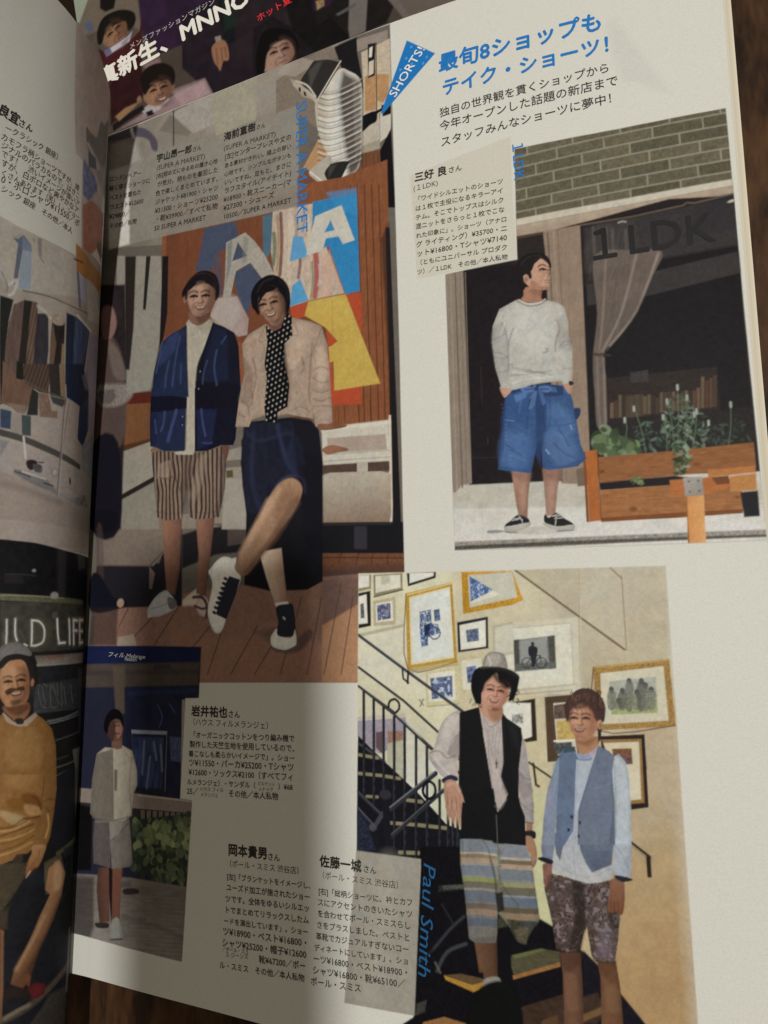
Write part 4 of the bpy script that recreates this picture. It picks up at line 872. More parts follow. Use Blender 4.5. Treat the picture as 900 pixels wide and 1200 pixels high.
["P",[36.8,170.6,41.1,170.7,52.1,168.1,59.1,168.1,67.3,169.1,68.8,163.1,68.5,155,66.4,146.1,57.7,145.8,54,147,53.4,156.3,52.7,156.4,51.4,150.2,51.3,146.6,44.7,146.4,40.4,147.8,38.7,157.6,37.3,166.4],[127,112,102],{"f":.23,"t":["stripe",.05,1.81,.46,[60,46,45],1.36],"n":[[2.71,.12]]}],
["P",[51,168.2,55.6,167.7,53.5,155.9,52.8,152,50.7,148.6,50.9,158.5],[79,64,60],{"f":1.36,"a":.55}],
["P",[65.4,166.6,68.8,163.1,68.2,153.1,66.4,146.1,64.5,146.4,67.1,157],[64,51,48],{"f":1.09,"a":.5}],
["P",[58.1,167.4,61,167.1,59.3,157.8,55.6,150.2,54.5,154.3],[159,144,132],{"f":1.34,"a":.35}],
["P",[40.2,166.1,46,167.1,45.2,160.7,39.4,161.3],[160,144,133],{"f":.94,"a":.4}],
["C",[45.4,167.6,47.2,162.1,49.9,156.2],[50,39,38],{"w":.42,"a":.6}],
["C",[57.1,167.5,55.3,162.1,53.7,155.9],[50,39,38],{"w":.41,"a":.6}],
["C",[40.4,161.6,43.6,160.8,46.7,161.2],[50,39,38],{"w":.33,"a":.6}],
["C",[39.8,149.9,45.6,148.6,51.2,148.6],[65,54,49],{"w":.23,"f":.23,"a":.5}],
["C",[54.7,148.7,60.6,147.7,66.6,148.2],[65,54,49],{"w":.22,"f":.22,"a":.5}],
["S",[36.5,171.6,39.4,172.3,40,171,37.4,170.5],[127,98,85],{"f":.24}],
["S",[66.3,170.8,68.7,170.9,70,168.4,69.1,164.6,67.9,164,67.3,167.9],[97,70,61],{}],
["P",[51,207.8,55.2,207,55.5,186.3,55.8,168.8,55.1,167.7,48,168.5,46.9,169.4,52,169.7,52,186.8],[170,164,155],{"f":.18}],
["C",[53.2,203.2,53.6,182.5,53.8,169.5],[134,129,121],{"w":.23,"f":.23,"a":.5}],
["P",[50.7,214.2,51.6,215.3,55.8,212.1,60.8,213.7,62.8,211.4,59.3,203.8,56.1,197.3,55.7,187.4,51.9,187.9,51.1,204.4],[166,161,151],{"f":.19}],
["P",[55.8,211.9,61.3,213.2,62.4,211.3,58.9,208.8],[137,132,121],{"f":.65,"a":.6}],
["C",[55.8,211.9,53.3,209.5,55.3,209.5,56.3,211.4],[136,130,119],{"w":.24,"f":.24,"a":.6}],
["C",[56.3,211.4,58.9,208.8,61.9,210.8],[136,130,119],{"w":.23,"f":.23,"a":.7}],
["P",[48.3,212.5,50.8,213.5,51.4,200.6,52.4,187.9,36.1,190.3,36.7,198.8,38.6,205.7,40.6,209.6,44.3,211.5],[33,41,68],{"f":.24,"n":[[1.94,.12,1.4,3]]}],
["P",[62.4,212.1,66.9,209.8,71.3,206.9,73.1,202.1,74.3,187.1,73.8,184.8,55.5,187.4,56.1,197.7],[22,24,39],{"f":.23,"n":[[1.81,.12,1.4,3]]}],
["P",[38.6,205.7,43.3,210.9,47.5,211.8,46.1,205.2,39.4,200.5],[53,68,109],{"f":1.47,"a":.55}],
["P",[62.9,210.6,67.9,208.4,69.2,191.5,58.4,191.2,59.2,199.3],[29,37,64],{"f":1.37,"a":.6}],
["P",[35.9,193.4,52.1,190.9,51.5,184.8,51.5,169.3,42.2,170.4,38.9,172,36.2,172.7,35.6,180.7],[33,41,68],{"f":.24}],
["P",[55.1,190.4,74.1,188.4,73.3,179.8,72.5,170.9,71.6,169,66.8,169.6,61,168.3,55.8,168.8],[20,21,37],{"f":.22,"n":[[1.78,.12]]}],
["P",[35.7,190.4,44.6,189.5,51.9,187.6,51.8,183.9,44.3,184.1,35.6,184.7],[19,21,37],{}],
["P",[55.3,192.9,73.1,189.3,72.8,181.4,62.6,182.4,55.6,183.4],[19,18,29],{"a":.8}],
["P",[35.6,184.5,39,184,38.9,173.2,36.2,173.1],[24,29,54],{"f":.48,"a":.6}],
["P",[56.1,182.9,64.6,181.8,62.9,170.8,57,169.1],[32,40,74],{"f":.9,"a":.7}],
["C",[58.1,182.7,58.8,178.5,60.1,173.5],[63,74,119],{"w":.73,"f":.63,"a":.75}],
["C",[47.4,183.7,45.5,178.2,44.1,173.8],[64,75,120],{"w":1.41,"f":.66,"a":.75}],
["C",[42.2,184,41.8,179.9,40.8,177.6],[64,75,120],{"w":.86,"f":.67,"a":.75}],
["C",[59,171.3,61.4,170.8,62.9,170.8],[64,74,120],{"w":.45,"f":.63,"a":.75}],
["C",[38,181.7,38.7,177],[64,75,120],{"w":.58,"f":.68,"a":.75}],
["E",[50.2,181.3,.23,.23,-.0],[126,130,151],{}],
["E",[50.2,178.4,.23,.23,-.0],[127,130,151],{}],
["C",[48.1,210,46.3,201.4,45.3,192.8],[63,78,118],{"w":.77,"f":.67,"a":.6}],
["C",[43.6,201.9,42.5,197.4,42.1,192.8],[63,78,118],{"w":.77,"f":.68,"a":.6}],
["C",[49,199.7,48.9,193],[63,78,118],{"w":.66,"f":.66,"a":.6}],
["C",[60.2,199.1,58.8,195.2,58.4,191.6],[63,78,118],{"w":.65,"f":.65,"a":.6}],
["C",[64.1,202.1,63.2,196.5,64.4,190.3],[63,78,118],{"w":.82,"f":.64,"a":.6}],
["C",[67.9,206.3,66,204.2],[63,77,118],{"w":.64,"f":.64,"a":.6}],
["C",[40.1,208.9,37.8,198.6],[64,78,119],{"w":.69,"f":.69,"a":.6}],
["C",[62.4,211.9,59,203.8,56.1,197.5,55.7,187.5],[17,18,31],{"w":.74,"a":.8}],
["C",[50.9,212.9,51.3,202.7,52.4,188],[23,30,53],{"w":.66,"a":.7}],
["E",[57.3,195.9,.23,.23,-.0],[143,146,163],{}],
["E",[56.8,190,.23,.23,-.0],[143,146,163],{}],
["S",[51.7,218.2,60.2,216.5,60.8,213.9,58.3,212.5,55.8,212.3,52.6,214.2],[121,90,78],{}],
["S",[55.1,215.8,60.5,216.1,60.5,214,56.8,212.8],[76,53,46],{"f":.94,"a":.7}],
["S",[50.7,225.7,51.7,227.4,56.3,228.6,61.5,226.6,63.6,222.1,62.3,218.6,60.2,216.1,57.2,215.4,54.1,216.5,51.9,219.5,50.9,222.7],[153,122,108],{"f":.24}],
["S",[60,225.4,63.6,222.6,62.3,218.6,60.2,216.1,57.2,215.4,59.6,220],[97,69,60],{"f":1.41,"a":.65}],
["S",[52.2,226.7,56.3,227.5,58,222.5,55.5,220,52.4,221.1],[173,142,127],{"f":1.44,"a":.6}],
["S",[48.7,223.9,48.7,226.1,50.6,228.7,52.6,230.4,56.2,231.7,60.3,230.8,63.4,228.3,64.8,223.6,63.9,220.4,63.1,224.3,61,226.7,56.3,228.4,52.7,227.5,51.1,226,50.5,223.5],[25,20,25],{}],
["S",[58,226.8,62.4,224.1,63,220,61.8,216.5,59.3,215.3,59.8,218.5,60.4,221.4],[83,57,48],{"f":2.22,"a":.4}],
["S",[53.3,225.9,56,225.9,57.4,225.1,55.6,224.7],[171,140,125],{"f":1.7,"a":.3}],
["S",[51.9,222.2,54.4,222.1,54.8,220.5,52.8,220.3],[171,140,124],{"f":1.41,"a":.45}],
["E",[53.8,223.4,1.47,.74,.07],[84,57,48],{"f":1.25,"a":.5}],
["C",[52.4,223.3,53.8,223.4,55.3,222.8],[28,18,17],{"w":.74}],
["E",[53.8,223.1,.57,.42,.07],[28,18,17],{"a":.9}],
["C",[51.8,224.8,53.6,225.1,55.4,224.3],[28,19,17],{"w":.68,"f":.68,"a":.75}],
["C",[53.9,222.4,53.8,222.1],[84,57,48],{"w":.57,"f":.68,"a":.4}],
["E",[58.9,222.6,1.45,.73,.07],[83,57,48],{"f":1.23,"a":.5}],
["C",[57.5,222.5,58.9,222.6,60.4,222],[28,18,17],{"w":.73}],
["E",[58.9,222.3,.56,.42,.07],[28,18,17],{"a":.9}],
["C",[56.9,224,58.7,224.3,60.4,223.5],[28,18,17],{"w":.67,"f":.67,"a":.75}],
["C",[59.2,221.6,59.1,221.3],[83,57,48],{"w":.56,"f":.67,"a":.4}],
["C",[56.9,222.9,57.5,221.3,57.8,220.4],[84,57,48],{"w":.67,"f":.78,"a":.7}],
["C",[56.2,223.3,56.6,221],[171,140,125],{"w":.56,"f":.67,"a":.6}],
["C",[55.4,220.6,56.2,220.2,57.2,220,58,220.3],[28,18,17],{"w":.45,"f":.67,"a":.6}],
["C",[54.7,220.8,53.4,219.9,53.7,218.6],[84,57,48],{"w":.45,"f":.79,"a":.6}],
["C",[58.7,220.2,60.1,219,60,217.7],[83,57,48],{"w":.44,"f":.78,"a":.45}],
["S",[54.2,219.6,55.9,219.1,57.7,218.8,59.3,218.9,58.6,217.8,56.9,217.6,55.2,218.3],[70,40,39],{"f":.56,"a":.9}],
["S",[55,219.2,56.8,218.7,58.6,218.7,58.1,218.3,56.9,218.3,55.6,218.6],[190,176,167],{"a":.9}],
["C",[55.4,217.8,57,217.3,58.4,217.5],[124,85,79],{"w":.56,"f":.56,"a":.7}],
["S",[55,216.6,57,216.8,59.2,216.1,58.7,215.2,56.3,215.5],[83,57,48],{"f":1.12,"a":.5}],
["E",[49.9,222.9,.78,1.46,-.0],[147,117,103],{}],
["C",[50.5,224,50.9,226.1,52.7,227.6,56.3,228.3,60.7,226.7,63.1,224.1,63.6,220.9],[25,20,25],{"w":1.62,"f":1.43,"a":.85}],
["C",[53.2,228.2,54.8,227.2,57.4,227.7],[25,20,25],{"w":1.25,"f":.96,"a":.6}],
["C",[49.7,226.3,50.3,222.8],[25,20,25],{"w":.78,"f":.58,"a":.8}],
["C",[63.7,223.4,63.4,220.1],[25,20,25],{"w":.84,"f":.56,"a":.8}],
["P",[51.9,229.1,55,229,54.4,227.3,52.7,226.2,51.2,225.5],[25,20,25],{}],
["P",[57.9,228.4,61.5,226.7,63.6,223,62.1,224.5,60.2,226.1,58.7,226.8],[25,20,25],{}],
["C",[51.1,229.1,54.2,230.8,58.3,230.6],[58,47,52],{"w":.48,"f":.68,"a":.6}],
["C",[59.3,230.2,62.4,227.9,63.8,224.6],[48,38,43],{"w":.38,"f":.57,"a":.5}],
["I",22],
["P",[75.9,176,99.8,175.1,104.1,169.9,105.4,159.5,105.4,124.1,100,121.8,86.6,121.8,76.8,124,77.2,146,74.7,162.8],[24,24,32],{"f":.5}],
["P",[74.8,170,78.1,175.7,94.4,173.8,98.5,156.8,92.5,156.3,87,152.2,81,145.7,77.3,147.1,75.5,155.5],[28,31,47],{"f":.65,"n":[[1.56,.15]]}],
["C",[87,152.2,90.4,155.8,94.8,156.7,98.6,155,99.1,151.1],[55,60,83],{"w":.88,"f":.75,"a":.8}],
["C",[75.9,173.5,81.8,169.2,94.4,170,98.5,160.3],[43,47,71],{"w":1.17,"f":1.04,"a":.6}],
["C",[79.6,171.9,79.1,157.6,82.1,147.9],[41,46,72],{"w":1.58,"f":1.31,"a":.7}],
["C",[88.8,173.1,91.7,163.3,95.9,157.1],[49,55,91],{"w":1.28,"f":1.28,"a":.7}],
["P",[94.4,171.2,98.5,164.9,95.9,155.9,91.7,161],[35,41,66],{"f":1.01,"a":.7}],
["P",[94.4,171.2,105.4,159.5,105.4,132.8,100,133.1,97.2,151.2],[19,20,31],{"f":1.47,"a":.6}],
["P",[82.3,134,90.6,134.7,92,124.6,93.2,117.9,88.7,117.1,85.2,125.9],[239,223,207],{"f":.5,"g":[82.4,128.3,92.7,127.9,[165,130,121]]}],
["P",[88.3,118.2,93.2,118.5,93.7,117,88.9,116.9],[239,239,239],{}],
["S",[86.7,151.9,90.1,155.1,94,156.1,97.2,154.3,98,151.2,95.1,145.7,89.7,139.9,83.5,133.1,77.4,127.1,72.9,128.5,74.9,134.2,79.4,141.1,83.3,146.4],[155,125,104],{"f":.64,"n":[[1.53,.08]]}],
["P",[84.9,150,90.4,153,82.2,140.9,75.3,130.9,74.5,134.4,80.8,143.4],[183,152,131],{"f":1.8,"a":.7}],
["P",[97.2,151.2,97.2,147.8,89.2,137.6,78.2,127.3,76.1,127.7,86.4,138.4,93.2,148.2],[100,72,61],{"f":1.51,"a":.75}],
["S",[90.4,151.8,95.9,151.4,93.2,145.9,87.8,142.9],[124,92,77],{"f":2.01,"a":.6}],
["S",[63.2,129,67.3,132.9,71.8,132.4,73.4,128.6,75.5,126.4,73.9,122.5,71.2,117.1,69.6,112.6,67.9,109.6,65,110.2,62.7,116.2,64.3,124.3],[239,239,239],{}],
["S",[62.7,116.2,65.2,114.2,69.4,113.6,67.9,109.6,65,110.2],[239,239,239],{"f":.8,"a":.5}],
["P",[71,127,75.2,125.7,73.3,120.5,70,113.5,66,115.1,67,120.2,68.7,123.7],[42,45,62],{"f":.23}],
["E",[69.5,126.2,.91,.51,-.4],[42,45,62],{"f":.23}],
["C",[68.8,125.5,69.9,125.3],[239,239,239],{"w":.23,"f":.17,"a":.7}],
["E",[68.9,124.7,.91,.51,-.4],[42,45,62],{"f":.23}],
["C",[68.2,124,69.3,123.8],[239,239,239],{"w":.23,"f":.17,"a":.7}],
["E",[68.3,123.2,.92,.51,-.4],[42,45,62],{"f":.23}],
["C",[67.6,122.5,68.7,122.3],[239,239,239],{"w":.23,"f":.17,"a":.7}],
["E",[67.7,121.7,.91,.51,-.4],[42,45,62],{"f":.23}],
["C",[67,121,68.1,120.8],[239,239,239],{"w":.23,"f":.17,"a":.7}],
["E",[67.1,120.2,.92,.51,-.4],[42,45,62],{"f":.23}],
["C",[66.4,119.5,67.5,119.3],[239,239,239],{"w":.23,"f":.17,"a":.7}],
["E",[66.5,118.7,.92,.51,-.4],[42,45,62],{"f":.23}],
["C",[65.8,118,66.9,117.8],[239,239,239],{"w":.23,"f":.17,"a":.7}],
["E",[65.9,117.2,.92,.52,-.4],[42,45,62],{"f":.23}],
["C",[65.1,116.5,66.3,116.3],[239,239,239],{"w":.23,"f":.17,"a":.7}],
["E",[65.3,115.7,.92,.52,-.4],[42,45,62],{"f":.23}],
["C",[64.5,115,65.7,114.8],[239,239,239],{"w":.23,"f":.17,"a":.7}],
["I",2],
["S",[88.1,104.3,92.8,103.3,97.3,103.8,101.8,108,100.7,110.4,96.2,107.1],[57,50,64],{"f":1.04,"a":.6}],
["I",22],
["S",[89.1,117.2,92.6,117.8,94.9,117.5,95.7,113.3,95.7,109,92.7,108.1,89.2,108.5,89.7,112.4,89,114.8],[43,46,62],{}],
["S",[88,109.5,89.2,110.5,89.5,108.5,92.7,107.8,95,108.2,95.7,110.2,96.2,105.7,92.8,104,87.8,105.1,86.9,107.6],[239,239,239],{"f":.21,"n":[[.21,.06]]}],
["C",[87.5,104.7,92.2,103.9,95.9,105.2],[90,92,105],{"w":.53}],
["C",[91.5,113.8,92.1,113.3],[218,221,236],{"w":.42}],
["P",[74.5,202.4,77.2,205.3,83.9,207.5,86.8,204.4,93.8,207.7,100.8,205,104.9,202.7,107,196.5,108,185.9,108.9,171.6,106,170.9,102.9,171.1,101.6,177,102.1,173.6,92.5,176.4,88.7,176.5,83.8,177.2,78.8,176.5,77.7,174.3,72.4,175,73.5,182.4,74.4,187,75.7,192.6],[159,141,130],{"f":.25,"n":[[1.01,.1],[.4,.06]]}],
["S",[94.9,205.2,100.8,203.6,98.7,194.3,93.4,191.5,93.3,200.8],[194,173,157],{"f":2.01,"a":.4}],
["S",[100.8,193.9,101.8,197.4,100.8,182.1,101.6,177.5,100.1,182.2],[125,100,88],{"f":.69,"a":.7}],
["S",[74.2,198.6,79.1,192,78.2,182.7,73.6,183.4,75.8,190.6],[121,102,93],{"f":1.26,"a":.55}],
["S",[91.2,192.8,94,189.6,93.5,179.6,92.4,177,92.9,185.1],[138,114,101],{"f":1,"a":.6}],
["S",[103.4,195.3,106,194.8,107.5,187.4,103.9,183.4],[201,181,166],{"f":1.45,"a":.45}],
["C",[104.9,201.9,102.9,197.2,101.3,193.8],[110,86,76],{"w":.44,"f":.49,"a":.5}],
["C",[102.4,189.1,104.9,189.6,107.5,188.3],[110,87,76],{"w":.44,"f":.48,"a":.5}],
["C",[101.6,182.9,104.9,181.5,107.7,182],[110,87,76],{"w":.48,"f":.48,"a":.5}],
["C",[101.9,180.1,104.9,178.8,108.2,179.7],[110,87,76],{"w":.48,"f":.48,"a":.5}],
["C",[102.4,177.4,105.5,177.4,108.5,176.5],[110,87,76],{"w":.38,"f":.48,"a":.5}],
["C",[101.9,186.5,104.9,184.6,107.5,184.7],[110,87,76],{"w":.43,"f":.48,"a":.5}],
["C",[97.7,189,98.7,190.6,97.6,194],[110,87,76],{"w":.6,"f":.5,"a":.5}],
["C",[79,196.8,80.3,189.9,78.7,183.6],[91,74,67],{"w":.52,"f":.52,"a":.5}],
["C",[77.6,180.9,79.3,183,78.1,186.5],[91,74,67],{"w":.47,"f":.52,"a":.5}],
["C",[74.8,183.2,77,181.5,77.7,178.1],[91,74,67],{"w":.47,"f":.52,"a":.5}],
["C",[93.5,177.3,97.7,178,100.9,175.8],[110,87,76],{"w":.44,"f":.49,"a":.5}],
["C",[73.7,179.1,76,177.8],[91,74,67],{"w":.42,"f":.52,"a":.5}],
["C",[83.9,207.1,81.2,202.1,84,202.1],[130,113,103],{"w":.42,"a":.7}],
["C",[93.8,207.3,93.3,202.7,96.3,201.7,94.4,206.3],[145,123,110],{"w":.41,"f":.25,"a":.7}],
["P",[92.4,176.5,102.1,173.6,101.9,173,92.5,175.6],[112,85,73],{"a":.6}],
["S",[103.9,171.8,110.9,170.7,113.9,170.1,111.9,169.5,105,169.7],[128,90,72],{"f":.23}],
["S",[105.2,163.7,108.5,164.7,113.8,163.1,114,162.4,110.9,162.2,107,162],[142,100,80],{}],
["S",[85.1,208.1,90.6,208.9,91.1,205,88.4,204.1,86.2,205],[106,77,67],{}],
["S",[80.3,216.2,82.7,219,86.6,220.2,90.2,217.1,91.5,213.5,91,209.3,88.4,206.1,85.9,207,82.5,210.8,80.8,213.5],[149,118,101],{}],
["S",[88.8,216.9,91.5,213.5,91,209.3,88.4,206.1,86.7,206.3,89.4,210.6],[84,59,51],{"f":1.25,"a":.65}],
["S",[81,216.2,84.4,218.4,86.6,217.4,85.6,212.8,82.8,212.4],[170,139,120],{"f":1.38,"a":.5}],
["S",[78.2,214.8,78,219.5,80.9,222.9,85.4,223.9,89.9,221.7,92.8,217.5,93.3,212.2,92.1,209.8,91.6,214.4,88.8,218.6,85.2,220.1,81.7,218.2,80.5,215.7,81.1,211.5,79.4,213],[19,16,22],{}],
["S",[85.5,218.4,89.9,216.5,91.1,212.6,90.6,209,88.7,207.5,88.6,210.7,88.6,213.6],[78,54,46],{"f":2.04,"a":.4}],
["S",[81.7,216.9,84,217.3,85.3,216.7,83.8,216],[165,132,113],{"f":1.56,"a":.3}],
["S",[81.1,213,83.2,213.3,83.9,211.8,82.2,211.3],[165,132,113],{"f":1.3,"a":.45}],
["E",[82.5,214.5,1.35,.68,.24],[79,54,46],{"f":1.14,"a":.5}],
["C",[81.3,214.2,82.5,214.5,83.9,214.1],[26,17,15],{"w":.68}],
["E",[82.6,214.2,.52,.39,.24],[26,17,15],{"a":.9}],
["C",[80.6,215.6,82,216.1,83.7,215.6],[26,17,15],{"w":.63,"f":.63,"a":.75}],
["C",[82.8,213.5,82.7,213.3],[79,54,46],{"w":.52,"f":.62,"a":.4}],
["E",[87,214.5,1.34,.67,.24],[78,54,46],{"f":1.13,"a":.5}],
["C",[85.8,214.2,87,214.5,88.3,214.1],[26,16,15],{"w":.67}],
["E",[87,214.2,.51,.39,.24],[26,16,15],{"a":.9}],
["C",[85.1,215.6,86.5,216.1,88.1,215.6],[26,16,15],{"w":.62,"f":.62,"a":.75}],
["C",[87.4,213.6,87.4,213.3],[78,54,46],{"w":.51,"f":.62,"a":.4}],
["C",[85.3,214.5,86,213.1,86.4,212.2],[78,54,46],{"w":.62,"f":.72,"a":.7}],
["C",[84.6,214.8,85.3,212.6],[165,132,113],{"w":.52,"f":.62,"a":.6}],
["C",[84.3,212.1,85.1,211.7,85.9,211.7,86.6,212.1],[26,16,15],{"w":.41,"f":.62,"a":.6}],
["C",[83.7,212.1,82.8,211.1,83.3,209.9],[78,54,46],{"w":.41,"f":.72,"a":.6}],
["C",[87.2,212.1,88.6,211.1,88.8,209.9],[78,54,46],{"w":.41,"f":.72,"a":.45}],
["S",[83.5,210.9,85,210.6,86.6,210.6,87.9,211,87.5,209.8,86.2,209.4,84.6,209.7],[69,40,39],{"f":.51,"a":.9}],
["S",[84.2,210.6,85.9,210.4,87.4,210.7,87,210.2,86,210,84.9,210.1],[188,175,167],{"a":.9}],
["C",[84.8,209.4,86.3,209,87.5,209.4],[124,84,79],{"w":.51,"f":.51,"a":.7}],
["S",[84.7,208.1,86.4,208.6,88.3,208.2,88.2,207.3,86.1,207.2],[78,54,46],{"f":1.02,"a":.5}],
["C",[80.8,212.3,80.6,215.8,81.8,218.2,85.2,219.9,88.8,218.5,91.3,214.7,91.9,210.1],[19,16,22],{"w":1.69,"f":1.48,"a":.85}],
["C",[83.8,219.9,86.6,218.6,89.4,217.5],[19,16,22],{"w":1.27,"f":1.06,"a":.6}],
["C",[80.3,215.3,80.9,211.6],[19,16,22],{"w":.75,"f":.64,"a":.8}],
["C",[92.2,213.8,92,209.3],[21,18,25],{"w":.93,"f":.62,"a":.8}],
["P",[81.3,218.8,84.5,220.4,88.5,219.3,86.4,218.1,83.9,218,82.3,216.6,80.9,214.5],[19,16,22],{}],
["P",[88,219.5,91.5,216.8,92.1,212.2,90.6,215.3,89.1,217.3],[19,16,22],{}],
["C",[80.4,219.2,82.6,221.9,86.6,222.5],[49,42,51],{"w":.53,"f":.75,"a":.6}],
["C",[88.8,221.3,91.6,218.2,92.4,214.2],[43,35,44],{"w":.42,"f":.63,"a":.5}],
["P",[83.8,207.1,86.8,204.5,89.4,204.9,92.2,209.8,93.9,208,94.2,201.6,91.1,199.4,91.3,193.7,93.2,185.6,92.5,178.8,88.8,177.5,88.7,174.3,84.4,174.9,83.6,180,84.5,189.2,83.5,194.1,84.5,200.6],[14,14,19],{"f":.26,"t":["dots",1.69,.31,[164,162,160],.3]}],
["P",[89.6,199.7,91.5,199.3,93.2,185.6,92.4,178.8,90.7,188.3],[10,10,10],{"f":.71,"a":.6}],
["C",[89.5,204.4,89,196.9,91.3,188.2],[10,10,10],{"w":.51,"f":.51,"a":.5}],
["K",[],0,{}],
["K",[117.4,125.9,162.4,125.2,200.6,124.9,200.9,66.9,201.3,20.4,200.9,2.6,160.1,-4.6,111.2,-15.4,112.4,10.9,132.6,11.5,135.3,50,116.3,49.9,116.8,87],0,{}],
["I",3],
["P",[111.8,131.6,153.2,129.6,151.7,78.5,111.5,71.7],[209,208,187],{"n":[[3.38,.04]]}],
["P",[146,127.6,184.4,128.3,182.5,89.4,180.7,52.5,178.9,17.3,143.1,11.4,144,48.2,144.9,86.9],[198,193,173],{"g":[162.1,118,159.9,53.9,[193,185,155]],"n":[[2.97,.04]],"f":4.25}],
["P",[171.5,128.8,202.7,127.6,200.2,86.5,169.7,85.6],[186,181,169],{"n":[[2.91,.04]],"f":4.15,"g":[184.2,124,198.6,92.5,[180,171,149]]}],
["P",[180.1,83.9,202.5,92.6,202.7,50.8,202.9,11.7,176.5,7.6,178.3,44.8],[181,166,138],{"n":[[3.09,.05],[.77,.03]],"f":9.65,"g":[186.1,80,194.8,28.7,[168,141,105]]}],
["P",[189.6,90.3,202.5,92.6,201.9,65,189,60.3],[181,168,149],{"f":5.9,"a":.7}],
["P",[165.8,68.8,173.3,71.3,171.9,39.2,167.4,28.9,165,30.6],[193,194,161],{"f":1.23}],
["P",[117.2,109.5,135.7,114,145.5,108.1,145,89.1,117.2,97.6],[211,210,198],{"f":3.39,"a":.8}],
["P",[117.2,97.6,142.5,82.4,142.2,73.6,117.1,85.9],[191,189,172],{"f":4.8,"a":.5}],
["P",[163.1,125.1,180,124.8,179.4,112.9,171.8,119.2],[178,171,154],{"a":.55}],
["P",[180,124.8,191.1,124.8,190.2,104.4,179.4,112.6],[188,182,168],{"a":.6}],
["P",[161.9,110.6,175.3,115.5,175.1,94.8,161.3,93.2],[187,182,169],{"f":1.01,"a":.4}],
["L",[163.3,125,189.7,104.5],[107,95,77],{"w":.5,"f":.21}],
["L",[163.6,125.1,189.9,104.7],[140,129,108],{"w":.21,"f":.14,"a":.8}],
["L",[190,122.7,190.2,104.4],[141,130,108],{"w":.28,"f":.21,"a":.9}],
["L",[187.3,124.9,190,122.1],[138,126,103],{"w":.35,"f":.21}],
["L",[179.7,124.8,178.5,93.5],[167,157,135],{"w":.21,"f":.21,"a":.6}],
["L",[180,124.8,178.8,93.5],[202,195,167],{"w":.21,"f":.21,"a":.6}],
["P",[182,100.2,200,102.2,200.5,86.4,182.2,84.8],[125,95,49],{"n":[[.2,.2]],"f":.2}],
["P",[183.3,98.8,198.8,100.6,199.1,87.5,183.3,86.2],[201,199,184],{"f":.2,"n":[[.67,.03]]}],
["P",[182,100.2,200,102.2,200.5,86.4,182.2,84.8],[156,125,73],{"f":.2,"n":[[.17,.5]]}],
["P",[183.5,98.6,198.6,100.5,199,87.6,183.4,86.3],[201,199,184],{"f":.2}],
["C",[182,100,182.2,84.9,200.5,86.5],[93,68,36],{"w":.27,"f":.2}],
["C",[182.3,100,199.8,102],[192,164,106],{"w":.34,"f":.2,"a":.7}],
["C",[183.5,98.6,183.4,86.3],[93,70,38],{"w":.21,"f":.21,"a":.8}],
["P",[185.7,96.7,196.7,98,196.6,89.4,185.8,88.7],[165,170,165],{"n":[[.67,.15]]}],
["P",[185.9,92.6,196.7,93.8,196.6,89.4,185.8,88.7],[153,165,114],{"n":[[.27,.25]]}],
["E",[186.1,94.7,.62,.82,-.0],[80,81,80],{"f":.21}],
["S",[185.2,94.1,187.1,94.1,186.7,90.2,185.1,90.1],[107,110,108],{"a":.8,"n":[[.27,.4]]}],
["E",[187.7,92,.61,.82,-.0],[80,81,80],{"f":.2}],
["S",[186.7,91.4,188.6,91.4,188.4,90.3,186.8,90.1],[120,122,119],{"a":.8,"n":[[.27,.4]]}],
["E",[188.7,94.4,.61,.82,-.0],[80,81,80],{"f":.2}],
["S",[187.7,93.8,189.6,93.8,189.3,90.3,187.7,90.1],[86,87,87],{"a":.8,"n":[[.27,.4]]}],
["E",[190.4,96.8,.61,.81,-.0],[80,81,80],{"f":.2}],
["S",[189.5,96.2,191.3,96.3,190.9,90.3,189.3,90.1],[107,110,108],{"a":.8,"n":[[.27,.4]]}],
["E",[192.1,94.1,.61,.81,-.0],[80,81,80],{"f":.2}],
["S",[191.2,93.5,193,93.6,192.7,90.4,191.1,90.2],[119,122,119],{"a":.8,"n":[[.27,.4]]}],
["E",[193.3,96.8,.61,.81,-.0],[80,81,80],{"f":.2}],
["S",[192.3,96.3,194.2,96.3,193.7,90.4,192.1,90.2],[86,87,87],{"a":.8,"n":[[.27,.4]]}],
["E",[194.2,95.8,.6,.81,-.0],[79,80,79],{"f":.2}],
["S",[193.3,95.3,195.1,95.3,194.7,90.4,193.1,90.2],[107,110,108],{"a":.8,"n":[[.27,.4]]}],
["E",[195.5,94.8,.6,.8,-.0],[79,80,79],{"f":.2}],
["S",[194.5,94.3,196.4,94.3,196,90.4,194.4,90.3],[119,121,119],{"a":.8,"n":[[.27,.4]]}],
["P",[183,83.4,193.2,84.2,193.4,76,187.5,62.8,188.5,75.8],[43,35,33],{"n":[[.2,.2]],"f":.2}],
["P",[184.2,82.7,192.2,83.1,192.3,76.3,184.5,75.9],[209,203,186],{"f":.2,"n":[[.67,.03]]}],
["P",[182.9,83.4,193.3,84.2,193.3,67.2,187.7,66.1,183.2,75.9],[37,28,28],{"f":.2}],
["P",[183.2,82.6,192.5,83.1,192.4,68.2,188.1,67.6],[143,113,69],{"f":.2,"n":[[.17,.3]]}],
["P",[183.5,81.8,191.9,82.4,191.7,69,188.1,68.4],[204,198,179],{"f":.2}],
["P",[185.5,80.5,190.1,80.8,190.2,77.1,185.9,76.6],[119,83,52],{"f":.2,"n":[[.54,.4]],"g":[187.4,80.4,187.6,77,[94,77,91]]}],
["P",[169.6,92.6,176.1,93.3,177.8,77.6,169.7,76.6],[76,61,49],{"n":[[.21,.2]],"f":.21}],
